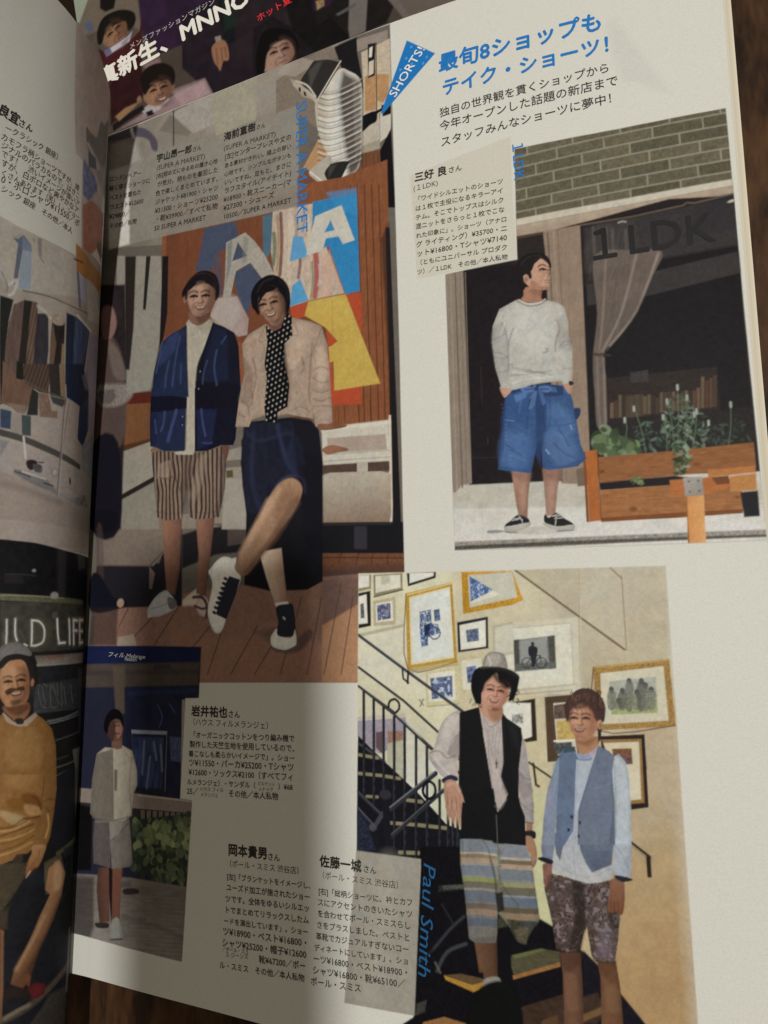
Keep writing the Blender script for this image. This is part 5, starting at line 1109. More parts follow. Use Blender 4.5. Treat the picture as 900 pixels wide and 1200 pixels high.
["P",[171.7,91.1,175.6,91.5,177.2,79.1,172.3,78.4],[194,192,181],{"f":.21,"n":[[.7,.03]]}],
["P",[171.8,90.6,175.3,91.2,175.8,87.5,171.8,87.2],[92,78,72],{"f":.21,"n":[[.42,.5]]}],
["P",[172.3,86.7,176.2,87.3,177,82.4,172.4,82.1],[183,161,103],{"n":[[.7,.25]]}],
["L",[171.6,81.8,177.3,82.3],[220,219,213],{"w":.42,"f":.14}],
["P",[171.5,81.3,175.9,81.8,176.1,78.9,171.9,78.6],[77,80,85],{"f":.21,"n":[[.35,.6]]}],
["P",[156.6,111,178.7,112.6,178.7,93.5,161.3,93.2,156.9,98.9],[198,196,184],{}],
["P",[158.8,109.8,176.9,111,176.9,95.9,161.3,94.5,159.1,96],[209,210,201],{"n":[[.87,.055]]}],
["L",[159.6,109.8,176.9,111.2],[163,157,135],{"w":.22,"f":.22,"a":.6}],
["L",[161.3,94,177.6,95.9],[163,157,135],{"w":.36,"a":.6}],
["L",[161.3,93,175.8,94.4],[146,137,107],{"w":.29,"f":.21,"a":.7}],
["L",[176.9,111.2,177.1,95.9],[171,165,146],{"w":.21,"f":.21,"a":.6}],
["P",[162.1,106.9,172.8,108.1,172.8,99.8,162.2,98.9],[126,130,132],{"f":.22,"n":[[.44,.25],[.15,.2]]}],
["P",[164,106.6,170.6,107.6,170.7,101.9,163.8,101.1],[149,154,156],{"f":.58,"a":.8}],
["P",[162.1,106.9,163.5,107.1,163.6,99.2,162.2,98.9],[70,72,72],{"n":[[.22,.4]]}],
["P",[171,107.8,172.8,108.1,172.8,99.9,171.2,99.6],[76,78,77],{"n":[[.22,.4]]}],
["P",[162.3,100.8,172.9,101.5,172.8,99.8,162.2,98.9],[95,99,100],{"n":[[.22,.4]]}],
["E",[167.1,105.9,.44,.58,-.0],[39,44,54],{"f":.22}],
["S",[166,105.1,167,105.5,168.3,104.9,168.1,103,167.4,100.4,166.8,100.1,166.5,102.2,165.9,103.3],[35,39,50],{"f":.22}],
["C",[166.8,101.1,166.7,100.7,166.5,100.4],[45,46,50],{"w":.22,"f":.15}],
["C",[166.5,100.4,166.2,100.1,165.8,99.9],[45,46,50],{"w":.22,"f":.15}],
["C",[165.8,99.9,165.4,99.8,165,99.9],[45,46,50],{"w":.22,"f":.15}],
["C",[165,99.9,164.6,100.1,164.4,100.4],[45,46,50],{"w":.22,"f":.15}],
["C",[164.4,100.4,164.2,100.7,164.1,101.1],[45,46,50],{"w":.22,"f":.15}],
["C",[164.1,101.1,164.2,101.6,164.4,101.9],[45,46,50],{"w":.22,"f":.15}],
["C",[164.4,101.9,164.8,102.2,165.1,102.4],[45,46,50],{"w":.22,"f":.15}],
["C",[165.1,102.4,165.5,102.4,165.9,102.4],[45,46,50],{"w":.22,"f":.15}],
["C",[165.9,102.4,166.3,102.2,166.6,101.9],[45,46,50],{"w":.22,"f":.15}],
["C",[166.6,101.9,166.7,101.5,166.8,101.1],[45,46,50],{"w":.22,"f":.15}],
["C",[170.4,101.2,170.3,100.8,170.1,100.4],[45,46,50],{"w":.22,"f":.14}],
["C",[170.1,100.4,169.8,100.1,169.5,99.9],[45,46,50],{"w":.22,"f":.14}],
["C",[169.5,99.9,169.1,99.9,168.7,99.9],[45,46,50],{"w":.22,"f":.14}],
["C",[168.7,99.9,168.3,100.1,168,100.4],[45,46,50],{"w":.22,"f":.14}],
["C",[168,100.4,167.9,100.8,167.8,101.2],[45,46,50],{"w":.22,"f":.14}],
["C",[167.8,101.2,167.9,101.6,168.1,101.9],[45,46,50],{"w":.22,"f":.14}],
["C",[168.1,101.9,168.4,102.2,168.8,102.4],[45,46,50],{"w":.22,"f":.14}],
["C",[168.8,102.4,169.2,102.5,169.6,102.4],[45,46,50],{"w":.22,"f":.14}],
["C",[169.6,102.4,170,102.2,170.2,101.9],[45,46,50],{"w":.22,"f":.14}],
["C",[170.2,101.9,170.4,101.5,170.4,101.2],[45,46,50],{"w":.22,"f":.14}],
["L",[165.5,101.1,167.2,103,169,103,169.1,101.2],[45,46,50],{"w":.22,"f":.14}],
["L",[167.2,103,167.6,101.2,169,103],[45,46,50],{"w":.22,"f":.14}],
["P",[152.1,89.3,167.2,92.2,167.3,81.7,164.5,81.2],[49,37,34],{"n":[[.22,.2]],"f":.22}],
["P",[156.7,90.9,166,91,166,82.7,163.8,81.9],[219,220,216],{"f":.22,"n":[[.72,.03]]}],
["P",[161.1,88,163.9,88.4,163.9,86,161,85.7],[157,161,163],{"f":.22,"n":[[.43,.6]]}],
["P",[117.4,125.2,121.5,125.5,121.4,121.4,117.3,120.7],[145,139,116],{"n":[[.26,.2]],"f":.26}],
["P",[117.4,125.2,120.8,125.3,120.8,122.1,117.3,121.7],[220,221,218],{"f":.26,"n":[[.86,.03]]}],
["P",[122.1,125.3,131.2,125.5,131.2,120.7,122.3,119],[137,131,109],{"n":[[.25,.2]],"f":.25}],
["P",[122.8,125,130.5,125.1,130.6,121.5,122.8,120.2],[213,213,203],{"f":.25,"n":[[.84,.03]]}],
["P",[124.6,124.9,127.3,125.1,127.3,122.8,124.6,122.6],[147,148,135],{"n":[[.42,.5]],"a":.5}],
["L",[122.3,119.1,131.3,120.9],[79,73,58],{"w":.34,"f":.25}],
["P",[117.3,120.3,121.2,120.9,121.3,111,117.3,110.3],[38,34,34],{"n":[[.26,.2]],"f":.26}],
["P",[117.3,119.3,119.9,119.9,120.2,111.8,117.3,111.5],[220,221,218],{"f":.26,"n":[[.86,.03]]}],
["P",[117.9,117.1,119,117.5,119.3,113.3,118,113.1],[95,96,96],{"f":.26,"n":[[.34,.6]]}],
["P",[122,118,129,119,129,111.3,122.1,110.9],[181,175,149],{"n":[[.25,.2]],"f":.25}],
["P",[122.8,117.2,128.1,117.9,128.2,112.4,122.9,112],[220,221,218],{"f":.25,"n":[[.84,.03]]}],
["P",[123.2,116.7,127.4,117.4,127.5,113,123.4,112.4],[79,85,118],{"f":.25,"t":["camo",.67,[[143,152,187],[48,52,82],[187,192,207]]],"n":[[.25,.4]]}],
["P",[117.4,108.8,131.4,111.5,131.4,110.6,117.4,107.9],[146,139,114],{"f":.5,"a":.6}],
["P",[132.5,125.4,141.2,125.5,141.1,123.8,132.8,121.7],[36,40,49],{"n":[[.24,.2]],"f":.24}],
["P",[133.4,125.4,140.5,125.3,140.5,124.4,133.3,122.6],[219,220,217],{"f":.24,"n":[[.81,.03]]}],
["P",[132,119.8,145.8,122.4,147,100.3,132.9,98.6],[202,188,147],{"f":.24}],
["P",[132,119.8,145.8,122.5,146.7,101.4,132.3,99.2],[180,145,68],{"f":.24,"n":[[.2,.25]]}],
["P",[133.1,118.7,145.2,121.3,146,102.3,133.4,100.3],[215,208,179],{"f":.24}],
["P",[133.7,118.3,144.8,120.7,145.4,102.9,134,101],[212,218,219],{"n":[[.96,.055]]}],
["C",[132.2,119.5,132.4,99.3,146.6,101.4],[128,99,39],{"w":.32,"f":.24}],
["C",[132.6,119.4,145.7,122.2],[229,217,167],{"w":.32,"f":.24,"a":.7}],
["L",[145.3,121.3,146,102.3],[125,97,41],{"w":.23,"f":.23,"a":.8}],
["P",[132.5,99.2,147.1,101.3,147.4,100.3,133.3,98.1],[160,148,104],{"f":.47,"a":.6}],
["P",[136.2,114.7,139.5,115.3,139.7,111.6,141.5,111.2,142.1,108.9,138.5,107.8,138.5,105.5,136.6,105.2,136.3,107.8,136.1,110.9],[65,88,135],{"f":.24,"t":["camo",.56,[[146,168,201],[43,56,92],[189,201,219]]],"n":[[.24,.4]]}],
["P",[140.3,115.1,142,115.4,142.2,112.3,140.5,112],[87,105,142],{"f":.24,"n":[[.32,.8]]}],
["P",[137.4,111,139.2,111.5,139.1,108.5,137.5,108.2],[40,51,86],{"f":.24,"n":[[.32,.8]]}],
["C",[142.1,108.9,141.8,107.9],[59,78,126],{"w":.32,"f":.16}],
["C",[141.8,107.9,140.9,107.3],[59,78,126],{"w":.32,"f":.16}],
["C",[140.9,107.3,139.9,107.3],[59,78,126],{"w":.32,"f":.16}],
["C",[139.9,107.3,139.1,108],[59,78,126],{"w":.32,"f":.16}],
["C",[139.1,108,138.8,108.9],[59,78,126],{"w":.32,"f":.16}],
["C",[138.8,108.9,139.2,109.9],[59,78,126],{"w":.32,"f":.16}],
["C",[139.2,109.9,140,110.5],[59,78,126],{"w":.32,"f":.16}],
["C",[140,110.5,141,110.5],[59,78,126],{"w":.32,"f":.16}],
["C",[141,110.5,141.8,109.9],[59,78,126],{"w":.32,"f":.16}],
["C",[141.8,109.9,142.1,108.9],[59,78,125],{"w":.32,"f":.16}],
["P",[148.5,125.1,162.4,124.9,165.1,117.2,162.1,116.1,148.7,113.9],[195,149,52],{"f":.23,"n":[[.23,.3]]}],
["P",[148.5,125.1,150.3,125,150.6,115.3,148.7,113.9],[172,131,46],{"f":.23,"n":[[.23,.35]]}],
["P",[149.3,115.7,162.1,118,162.4,116.1,148.7,113.9],[182,140,53],{"f":.23,"n":[[.23,.4]]}],
["P",[150.3,124.2,162.4,124.7,163.6,118,150.6,115.6],[193,194,184],{}],
["P",[150.7,124,157.2,120,150.9,116.9],[62,94,156],{"f":.23,"t":["camo",.62,[[127,152,200],[45,66,118],[172,188,216]]],"n":[[.23,.35]]}],
["P",[157.2,120,159.1,118.8,150.9,116.6,150.9,117.1],[212,213,205],{"f":.23}],
["P",[146.9,111.7,155.5,113.1,155.4,104.8,147,103.7],[31,35,43],{"n":[[.23,.2]],"f":.23}],
["P",[147.6,110.9,154.8,112.2,154.7,105.3,147.8,104.4],[218,220,216],{"f":.23,"n":[[.77,.03]]}],
["P",[149.3,109.6,152.8,110.1,152.9,106.8,149.6,106.4],[92,106,134],{"f":.23,"n":[[.38,.6]]}],
["P",[156.6,110.7,162.3,111.7,162,103.3,156.7,102.5],[162,161,141],{"a":.6}],
["P",[157.3,110.1,162.3,111.2,162,104,157.2,103.3],[204,204,193],{"a":.8}],
["P",[137.6,98.5,146.6,99.9,146.8,90.5,137.7,89.5],[199,193,159],{"n":[[.23,.2]],"f":.23}],
["P",[138.3,97.9,145.9,99.1,146,91.3,138.4,90.5],[217,217,208],{"f":.23,"n":[[.78,.03]]}],
["P",[138.9,96.8,145.2,97.6,145.2,92.1,139.3,91.3],[92,106,148],{"f":.23,"t":["camo",.93,[[59,73,108],[144,162,192],[184,197,219]]],"n":[[.23,.3]]}],
["L",[137.7,89.3,146.8,90.3],[139,131,98],{"w":.31,"a":.8}],
["P",[147.1,102.1,154,103.3,154.2,93.7,147.6,93.2],[193,188,157],{"n":[[.23,.2]],"f":.23}],
["P",[147.9,101.4,153.4,102.4,153.4,94.5,148.1,94],[210,211,201],{"f":.23,"n":[[.76,.03]]}],
["P",[149.2,99.9,151.8,100.3,151.9,96,149.4,95.8],[94,109,150],{"f":.23,"n":[[.46,.7]]}],
["C",[135.7,91.1,136.8,89.6],[114,112,100],{"w":.32,"f":.24}],
["C",[136.8,91.2,135.8,89.3],[114,112,100],{"w":.32,"f":.24}],
["L",[117.2,108.5,131.2,99.2,147.2,88.8,161.1,78.6],[53,55,66],{"w":.86,"f":.23}],
["L",[117.2,99.5,131.1,90.6,141.6,82.2],[47,49,58],{"w":.72,"f":.24}],
["L",[117.1,94.3,127.7,87.8,140.7,77.2],[45,46,55],{"w":.64,"f":.24}],
["L",[117.2,108.8,131.2,99.5,147.2,89.2],[94,99,112],{"w":.24,"f":.16,"a":.7}],
["L",[130.8,99.2,131,96.6,132.5,95.5],[31,32,40],{"w":.56,"f":.24}],
["L",[132.5,98.6,132.3,95.4],[31,32,40],{"w":.64,"f":.24}],
["C",[129.7,89.2,129.7,88.8,129.6,88.4],[29,30,37],{"w":.64,"f":.24}],
["C",[129.6,88.4,129.3,88.1,129.1,87.8],[29,30,38],{"w":.64,"f":.24}],
["C",[129.1,87.8,128.8,87.6,128.4,87.4],[29,30,37],{"w":.64,"f":.24}],
["C",[128.4,87.4,128.1,87.3,127.7,87.4],[29,30,38],{"w":.65,"f":.24}],
["C",[127.7,87.4,127.4,87.5,127.1,87.7],[29,30,37],{"w":.65,"f":.24}],
["C",[127.1,87.7,126.8,88,126.6,88.3],[29,30,37],{"w":.65,"f":.24}],
["C",[126.6,88.3,126.5,88.7,126.5,89.1],[29,30,37],{"w":.65,"f":.24}],
["C",[126.5,89.1,126.5,89.5,126.6,89.9],[29,30,37],{"w":.65,"f":.24}],
["C",[126.6,89.9,126.8,90.3,127.1,90.6],[29,30,38],{"w":.65,"f":.24}],
["C",[127.1,90.6,127.4,90.8,127.8,90.9],[29,30,38],{"w":.65,"f":.24}],
["C",[127.8,90.9,128.1,91,128.5,91],[29,30,38],{"w":.65,"f":.24}],
["C",[128.5,91,128.8,90.8,129.1,90.6],[29,30,38],{"w":.65,"f":.24}],
["C",[129.1,90.6,129.4,90.3,129.6,90],[29,30,37],{"w":.65,"f":.24}],
["C",[129.6,90,129.7,89.6,129.7,89.2],[29,30,37],{"w":.64,"f":.24}],
["P",[116.7,85.1,131.6,86.5,131.5,79.5,123.4,76.2,116.7,80.4],[144,140,163],{"n":[[.45,.15]],"a":.9}],
["P",[116.7,85.9,131.6,87.4,131.6,86.2,116.7,84.7],[187,183,177],{"f":.13}],
["P",[126.1,82.4,130.6,82.6,130.3,77,126.1,77.6],[146,113,100],{"n":[[.26,.3]]}],
["P",[122.5,82,124.5,82.2,124.4,76.2,122.5,77.8],[98,79,87],{"f":.22}],
["P",[126.1,79.2,131,80.3,131.3,69.7,128.5,70.3,125.8,74.3],[175,176,163],{"n":[[.44,.1]]}],
["P",[131.8,87,138.2,78.2,139,71.8,135.3,67.6,131.3,70.5],[201,203,196],{"a":.7}],
["P",[137.7,73.4,143.3,69.7,146.8,71.6,146.6,62.1,143.1,59.5,138.8,63.1],[191,199,171],{"a":.7}],
["P",[116.9,80.8,129.9,70.6,135.3,66.4,138.8,63.2,142.7,59.5,147.3,58.3,147.1,49.9,115.9,46.4,116.3,65.3],[21,22,30],{"f":.17,"n":[[.34,.25]]}],
["P",[116.1,61.6,120.4,58.7,123.6,50.9,116,50.1],[31,34,51],{"f":.22,"n":[[.09,1.1]]}],
["P",[116.1,60.3,119.4,57.8,121.7,51.1,116,50.3],[40,46,65],{"n":[[.07,1.3]],"a":.7}],
["P",[116.7,79.2,125.8,74.3,125.3,73.8,116.7,78.5],[88,93,109],{"f":.18,"a":.5}],
["L",[116.9,75.6,123,75.1],[149,144,118],{"w":.81,"f":.23,"a":.85}],
["L",[116.9,75.6,123,75.1],[79,77,62],{"w":.18,"f":.18,"a":.4}],
["L",[116.8,70.6,124.3,70.5,129.5,70.1],[149,144,119],{"w":.8,"f":.22,"a":.85}],
["L",[116.8,70.6,124.3,70.5,129.5,70.1],[79,77,63],{"w":.18,"f":.18,"a":.4}],
["L",[119.5,64.7,122.8,64.8],[149,144,118],{"w":.71,"f":.22,"a":.85}],
["L",[119.5,64.7,122.8,64.8],[79,77,62],{"w":.18,"f":.18,"a":.4}],
["L",[131.4,64.7,135.8,64.6],[148,143,118],{"w":.85,"f":.21,"a":.85}],
["L",[131.4,64.7,135.8,64.6],[79,77,62],{"w":.17,"f":.17,"a":.4}],
["L",[126.4,58.4,135.2,58.6,142.6,58.5],[149,144,118],{"w":.85,"f":.21,"a":.85}],
["L",[126.4,58.4,135.2,58.6,142.6,58.5],[79,77,62],{"w":.17,"f":.17,"a":.4}],
["L",[129.2,51.1,142.5,52.1],[149,144,118],{"w":.92,"f":.21,"a":.85}],
["L",[129.2,51.1,142.5,52.1],[79,77,62],{"w":.17,"f":.17,"a":.4}],
["L",[118.8,92.8,118.7,64.3],[24,25,32],{"w":.87,"f":.18}],
["L",[118.6,92.8,118.5,64.3],[72,75,87],{"w":.18,"f":.18,"a":.6}],
["E",[118.9,91.5,.37,.74,-.0],[49,51,62],{"f":.23,"a":.5}],
["E",[118.9,88.9,.37,.74,-.0],[49,52,62],{"f":.23,"a":.5}],
["E",[118.9,86.4,.37,.73,-.0],[49,52,62],{"f":.23,"a":.5}],
["E",[118.9,83.8,.37,.73,-.0],[49,52,62],{"f":.23,"a":.5}],
["E",[118.8,81.3,.37,.73,-.0],[49,52,63],{"f":.23,"a":.5}],
["E",[118.8,78.8,.36,.73,-.0],[49,52,63],{"f":.23,"a":.5}],
["E",[118.8,76.3,.36,.73,-.0],[49,52,63],{"f":.23,"a":.5}],
["E",[118.8,73.7,.36,.73,-.0],[49,52,63],{"f":.23,"a":.5}],
["E",[118.8,71.2,.36,.72,-.0],[49,52,63],{"f":.23,"a":.5}],
["E",[118.7,68.7,.36,.72,-.0],[49,52,63],{"f":.23,"a":.5}],
["E",[118.7,66.3,.36,.72,-.0],[49,52,63],{"f":.23,"a":.5}],
["L",[121.9,90.7,121.7,61.7],[24,25,32],{"w":.85,"f":.18}],
["L",[121.7,90.7,121.5,61.6],[72,75,87],{"w":.18,"f":.18,"a":.6}],
["E",[122,89.5,.36,.73,-.0],[49,52,62],{"f":.23,"a":.5}],
["E",[122,86.9,.36,.73,-.0],[49,52,62],{"f":.23,"a":.5}],
["E",[121.9,84.4,.36,.72,-.0],[49,52,62],{"f":.23,"a":.5}],
["E",[121.9,81.9,.36,.72,-.0],[49,52,63],{"f":.23,"a":.5}],
["E",[121.9,79.4,.36,.72,-.0],[49,52,62],{"f":.23,"a":.5}],
["E",[121.9,76.9,.36,.72,-.0],[49,52,63],{"f":.22,"a":.5}],
["E",[121.8,74.4,.36,.72,-.0],[49,52,63],{"f":.22,"a":.5}],
["E",[121.8,71.9,.36,.72,-.0],[49,51,62],{"f":.22,"a":.5}],
["E",[121.8,69.4,.36,.71,-.0],[49,52,63],{"f":.22,"a":.5}],
["E",[121.8,66.9,.36,.71,-.0],[49,52,63],{"f":.22,"a":.5}],
["E",[121.7,64.4,.36,.71,-.0],[49,52,63],{"f":.22,"a":.5}],
["L",[124.9,88.6,124.7,66],[24,25,32],{"w":.85,"f":.18}],
["L",[124.7,88.5,124.5,66],[72,75,87],{"w":.18,"f":.18,"a":.6}],
["E",[125,87.3,.36,.72,-.0],[49,51,62],{"f":.22,"a":.5}],
["E",[125,84.8,.36,.72,-.0],[49,51,62],{"f":.22,"a":.5}],
["E",[124.9,82.3,.36,.72,-.0],[49,51,62],{"f":.22,"a":.5}],
["E",[124.9,79.8,.36,.71,-.0],[49,51,62],{"f":.22,"a":.5}],
["E",[124.9,77.3,.36,.71,-.0],[49,52,62],{"f":.22,"a":.5}],
["E",[124.9,74.8,.36,.71,-.0],[49,52,62],{"f":.22,"a":.5}],
["E",[124.8,72.3,.35,.71,-.0],[49,52,62],{"f":.22,"a":.5}],
["E",[124.8,69.8,.35,.71,-.0],[49,52,63],{"f":.22,"a":.5}],
["E",[124.8,67.4,.35,.71,-.0],[49,52,63],{"f":.22,"a":.5}],
["L",[128.1,86.2,127.7,52.1],[24,25,32],{"w":.83,"f":.17}],
["L",[127.9,86.1,127.5,52.1],[72,75,87],{"w":.18,"f":.18,"a":.6}],
["E",[128.2,84.9,.35,.71,-.0],[49,51,62],{"f":.22,"a":.5}],
["E",[128.2,82.4,.35,.71,-.0],[49,51,62],{"f":.22,"a":.5}],
["E",[128.1,79.9,.35,.71,-.0],[49,51,62],{"f":.22,"a":.5}],
["E",[128.1,77.4,.35,.7,-.0],[49,52,62],{"f":.22,"a":.5}],
["E",[128.1,75,.35,.7,-.0],[49,51,62],{"f":.22,"a":.5}],
["E",[128,72.5,.35,.7,-.0],[49,51,62],{"f":.22,"a":.5}],
["E",[128,70.1,.35,.7,-.0],[49,52,62],{"f":.22,"a":.5}],
["E",[127.9,67.6,.35,.7,-.0],[49,51,62],{"f":.22,"a":.5}],
["E",[127.9,65.2,.35,.7,-.0],[49,52,62],{"f":.22,"a":.5}],
["E",[127.9,62.7,.35,.7,-.0],[49,51,62],{"f":.22,"a":.5}],
["E",[127.8,60.3,.35,.69,-.0],[49,52,62],{"f":.22,"a":.5}],
["E",[127.8,57.9,.35,.69,-.0],[49,52,63],{"f":.22,"a":.5}],
["E",[127.8,55.5,.35,.69,-.0],[49,52,63],{"f":.22,"a":.5}],
["L",[131.2,84.2,130.7,50.1],[24,25,32],{"w":.82,"f":.17}],
["L",[131,84.2,130.5,50.1],[72,75,87],{"w":.17,"f":.17,"a":.6}],
["E",[131.3,83,.35,.7,-.0],[49,51,62],{"f":.22,"a":.5}],
["E",[131.3,80.5,.35,.7,-.0],[49,51,62],{"f":.22,"a":.5}],
["E",[131.2,78,.35,.7,-.0],[49,51,62],{"f":.22,"a":.5}],
["E",[131.2,75.6,.35,.7,-.0],[49,51,62],{"f":.22,"a":.5}],
["E",[131.1,73.1,.35,.69,-.0],[49,52,62],{"f":.22,"a":.5}],
["E",[131.1,70.7,.35,.69,-.0],[49,51,62],{"f":.22,"a":.5}],
["E",[131,68.2,.35,.69,-.0],[49,51,62],{"f":.22,"a":.5}],
["E",[131,65.8,.35,.69,-.0],[49,51,62],{"f":.22,"a":.5}],
["E",[131,63.4,.34,.69,-.0],[49,52,63],{"f":.22,"a":.5}],
["E",[130.9,61,.34,.69,-.0],[49,51,62],{"f":.21,"a":.5}],
["E",[130.9,58.6,.34,.69,-.0],[49,52,63],{"f":.21,"a":.5}],
["E",[130.9,56.2,.34,.68,-.0],[49,52,63],{"f":.21,"a":.5}],
["E",[130.8,53.8,.34,.68,-.0],[49,52,63],{"f":.21,"a":.5}],
["E",[130.8,51.4,.34,.68,-.0],[49,52,63],{"f":.21,"a":.5}],
["L",[134.5,81.6,134,50.4],[24,25,32],{"w":.81,"f":.17}],
["L",[134.3,81.6,133.8,50.4],[72,75,87],{"w":.17,"f":.17,"a":.6}],
["E",[134.6,80.4,.35,.69,-.0],[49,51,62],{"f":.22,"a":.5}],
["E",[134.5,78,.34,.69,-.0],[49,51,62],{"f":.22,"a":.5}],
["E",[134.5,75.5,.34,.69,-.0],[49,51,62],{"f":.22,"a":.5}],
["E",[134.5,73.1,.34,.69,-.0],[49,51,62],{"f":.21,"a":.5}],
["E",[134.4,70.7,.34,.69,-.0],[49,51,62],{"f":.21,"a":.5}],
["E",[134.4,68.2,.34,.68,-.0],[49,51,62],{"f":.21,"a":.5}],
["E",[134.3,65.8,.34,.68,-.0],[49,51,62],{"f":.21,"a":.5}],
["E",[134.3,63.4,.34,.68,-.0],[49,51,62],{"f":.21,"a":.5}],
["E",[134.2,61,.34,.68,-.0],[49,51,62],{"f":.21,"a":.5}],
["E",[134.2,58.7,.34,.68,-.0],[49,52,63],{"f":.21,"a":.5}],
["E",[134.1,56.3,.34,.68,-.0],[49,51,62],{"f":.21,"a":.5}],
["E",[134.1,53.9,.34,.68,-.0],[49,52,63],{"f":.21,"a":.5}],
["L",[137.6,79.3,137.1,50],[24,25,32],{"w":.8,"f":.17}],
["L",[137.4,79.3,136.9,50],[72,75,86],{"w":.17,"f":.17,"a":.6}],
["E",[137.7,78.1,.34,.68,-.0],[49,51,62],{"f":.21,"a":.5}],
["E",[137.7,75.7,.34,.68,-.0],[49,51,62],{"f":.21,"a":.5}],
["E",[137.6,73.3,.34,.68,-.0],[49,51,62],{"f":.21,"a":.5}],
["E",[137.6,70.9,.34,.68,-.0],[49,51,62],{"f":.21,"a":.5}],
["E",[137.5,68.5,.34,.68,-.0],[49,51,62],{"f":.21,"a":.5}],
["E",[137.5,66.1,.34,.68,-.0],[49,51,62],{"f":.21,"a":.5}],
["E",[137.4,63.7,.34,.67,-.0],[49,51,62],{"f":.21,"a":.5}],
["E",[137.4,61.3,.34,.67,-.0],[49,51,62],{"f":.21,"a":.5}],
["E",[137.3,58.9,.34,.67,-.0],[49,51,62],{"f":.21,"a":.5}],
["E",[137.3,56.6,.33,.67,-.0],[49,51,62],{"f":.21,"a":.5}],
["E",[137.2,54.2,.33,.67,-.0],[49,52,62],{"f":.21,"a":.5}],
["E",[137.2,51.9,.33,.67,-.0],[49,51,62],{"f":.21,"a":.5}],
["L",[141,70.4,140.6,50.3],[24,25,32],{"w":.79,"f":.17}],
["L",[140.8,70.4,140.4,50.3],[72,75,87],{"w":.17,"f":.17,"a":.6}],
["E",[141.1,69.2,.33,.67,-.0],[49,51,62],{"f":.21,"a":.5}],
["E",[141,66.8,.33,.67,-.0],[49,51,62],{"f":.21,"a":.5}],
["E",[140.9,64.4,.33,.67,-.0],[49,51,62],{"f":.21,"a":.5}],
["E",[140.9,62.1,.33,.67,-.0],[49,51,62],{"f":.21,"a":.5}],
["E",[140.8,59.7,.33,.66,-.0],[49,51,62],{"f":.21,"a":.5}],
["E",[140.8,57.4,.33,.66,-.0],[49,51,62],{"f":.21,"a":.5}],
["E",[140.7,55,.33,.66,-.0],[49,52,63],{"f":.21,"a":.5}],
["E",[140.7,52.7,.33,.66,-.0],[49,52,63],{"f":.21,"a":.5}],
["L",[143.2,63.4,143,50.6],[24,25,32],{"w":.78,"f":.16}],
["L",[143,63.4,142.7,50.6],[72,75,87],{"w":.16,"f":.16,"a":.6}],
["E",[143.2,62.3,.33,.66,-.0],[49,51,62],{"f":.21,"a":.5}],
["E",[143.2,59.9,.33,.66,-.0],[49,51,62],{"f":.21,"a":.5}],
["E",[143.1,57.6,.33,.66,-.0],[49,51,62],{"f":.21,"a":.5}],
["E",[143.1,55.2,.33,.66,-.0],[49,52,63],{"f":.21,"a":.5}],
["E",[143,52.9,.33,.66,-.0],[49,51,62],{"f":.2,"a":.5}],
["L",[144.5,63.2,144.3,50.7],[24,25,32],{"w":.78,"f":.16}],
["L",[144.3,63.1,144.1,50.7],[72,75,87],{"w":.16,"f":.16,"a":.6}],
["E",[144.6,62,.33,.66,-.0],[49,51,62],{"f":.21,"a":.5}],
["E",[144.5,59.6,.33,.66,-.0],[49,51,62],{"f":.2,"a":.5}],
["E",[144.5,57.3,.33,.65,-.0],[49,51,62],{"f":.2,"a":.5}],
["E",[144.4,55,.33,.65,-.0],[49,51,62],{"f":.2,"a":.5}],
["E",[144.4,52.7,.33,.65,-.0],[49,51,62],{"f":.2,"a":.5}],
["L",[145.8,62.9,145.6,50.9],[24,25,32],{"w":.77,"f":.16}],
["L",[145.6,62.8,145.4,50.8],[72,75,86],{"w":.16,"f":.16,"a":.6}],
["E",[145.9,61.7,.33,.65,-.0],[49,51,62],{"f":.2,"a":.5}],
["E",[145.8,59.4,.33,.65,-.0],[49,51,62],{"f":.2,"a":.5}],
["E",[145.8,57,.33,.65,-.0],[49,51,62],{"f":.2,"a":.5}],
["E",[145.7,54.7,.33,.65,-.0],[49,51,62],{"f":.2,"a":.5}],
["E",[145.6,52.4,.32,.65,-.0],[49,51,62],{"f":.2,"a":.5}],
["L",[117.3,94.2,128.4,86.7,138.8,78.3],[45,47,55],{"w":.71,"f":.18}],
["L",[117.3,94.4,128.4,87,138.7,78.7],[88,92,102],{"w":.18,"f":.13,"a":.6}],
["L",[126.7,62,139.9,72.1],[45,47,57],{"w":1.29,"f":.21}],
["L",[126.5,62.4,139.5,72.4],[110,115,129],{"w":.39,"f":.17,"a":.9}],
["L",[126.7,54.8,142.1,68],[44,46,55],{"w":1.02,"f":.21}],
["L",[126.5,55.2,141.8,68.3],[91,96,109],{"w":.26,"f":.17,"a":.8}],
["L",[116.5,65.7,124.7,59.7],[47,50,60],{"w":.89,"f":.22}],
["L",[116.5,66,124.5,60],[88,92,108],{"w":.22,"f":.18,"a":.7}],
["L",[116.4,61.6,122.3,56.6],[47,50,60],{"w":.8,"f":.22}],
["L",[116.4,61.8,122.1,57],[100,105,121],{"w":.22,"f":.18,"a":.8}],
["L",[121.8,57,124.4,60.7],[63,66,78],{"w":1.15}],
["L",[125.1,65.6,126,50.8],[24,25,33],{"w":2.09,"f":.22}],
["E",[125.2,65.6,1.76,1.23,-.0],[45,46,57],{"f":.22}],
["L",[120.8,56.7,123.4,50.5],[24,25,33],{"w":1.76,"f":.22}],
["E",[121.2,56.7,1.06,.97,-.0],[78,81,94],{"a":.8}],
["C",[139.8,67.8,139.7,67.1,139.4,66.5],[23,24,31],{"w":.76,"f":.17}],
["C",[139.4,66.5,139,66,138.5,65.7],[23,24,31],{"w":.76,"f":.17}],
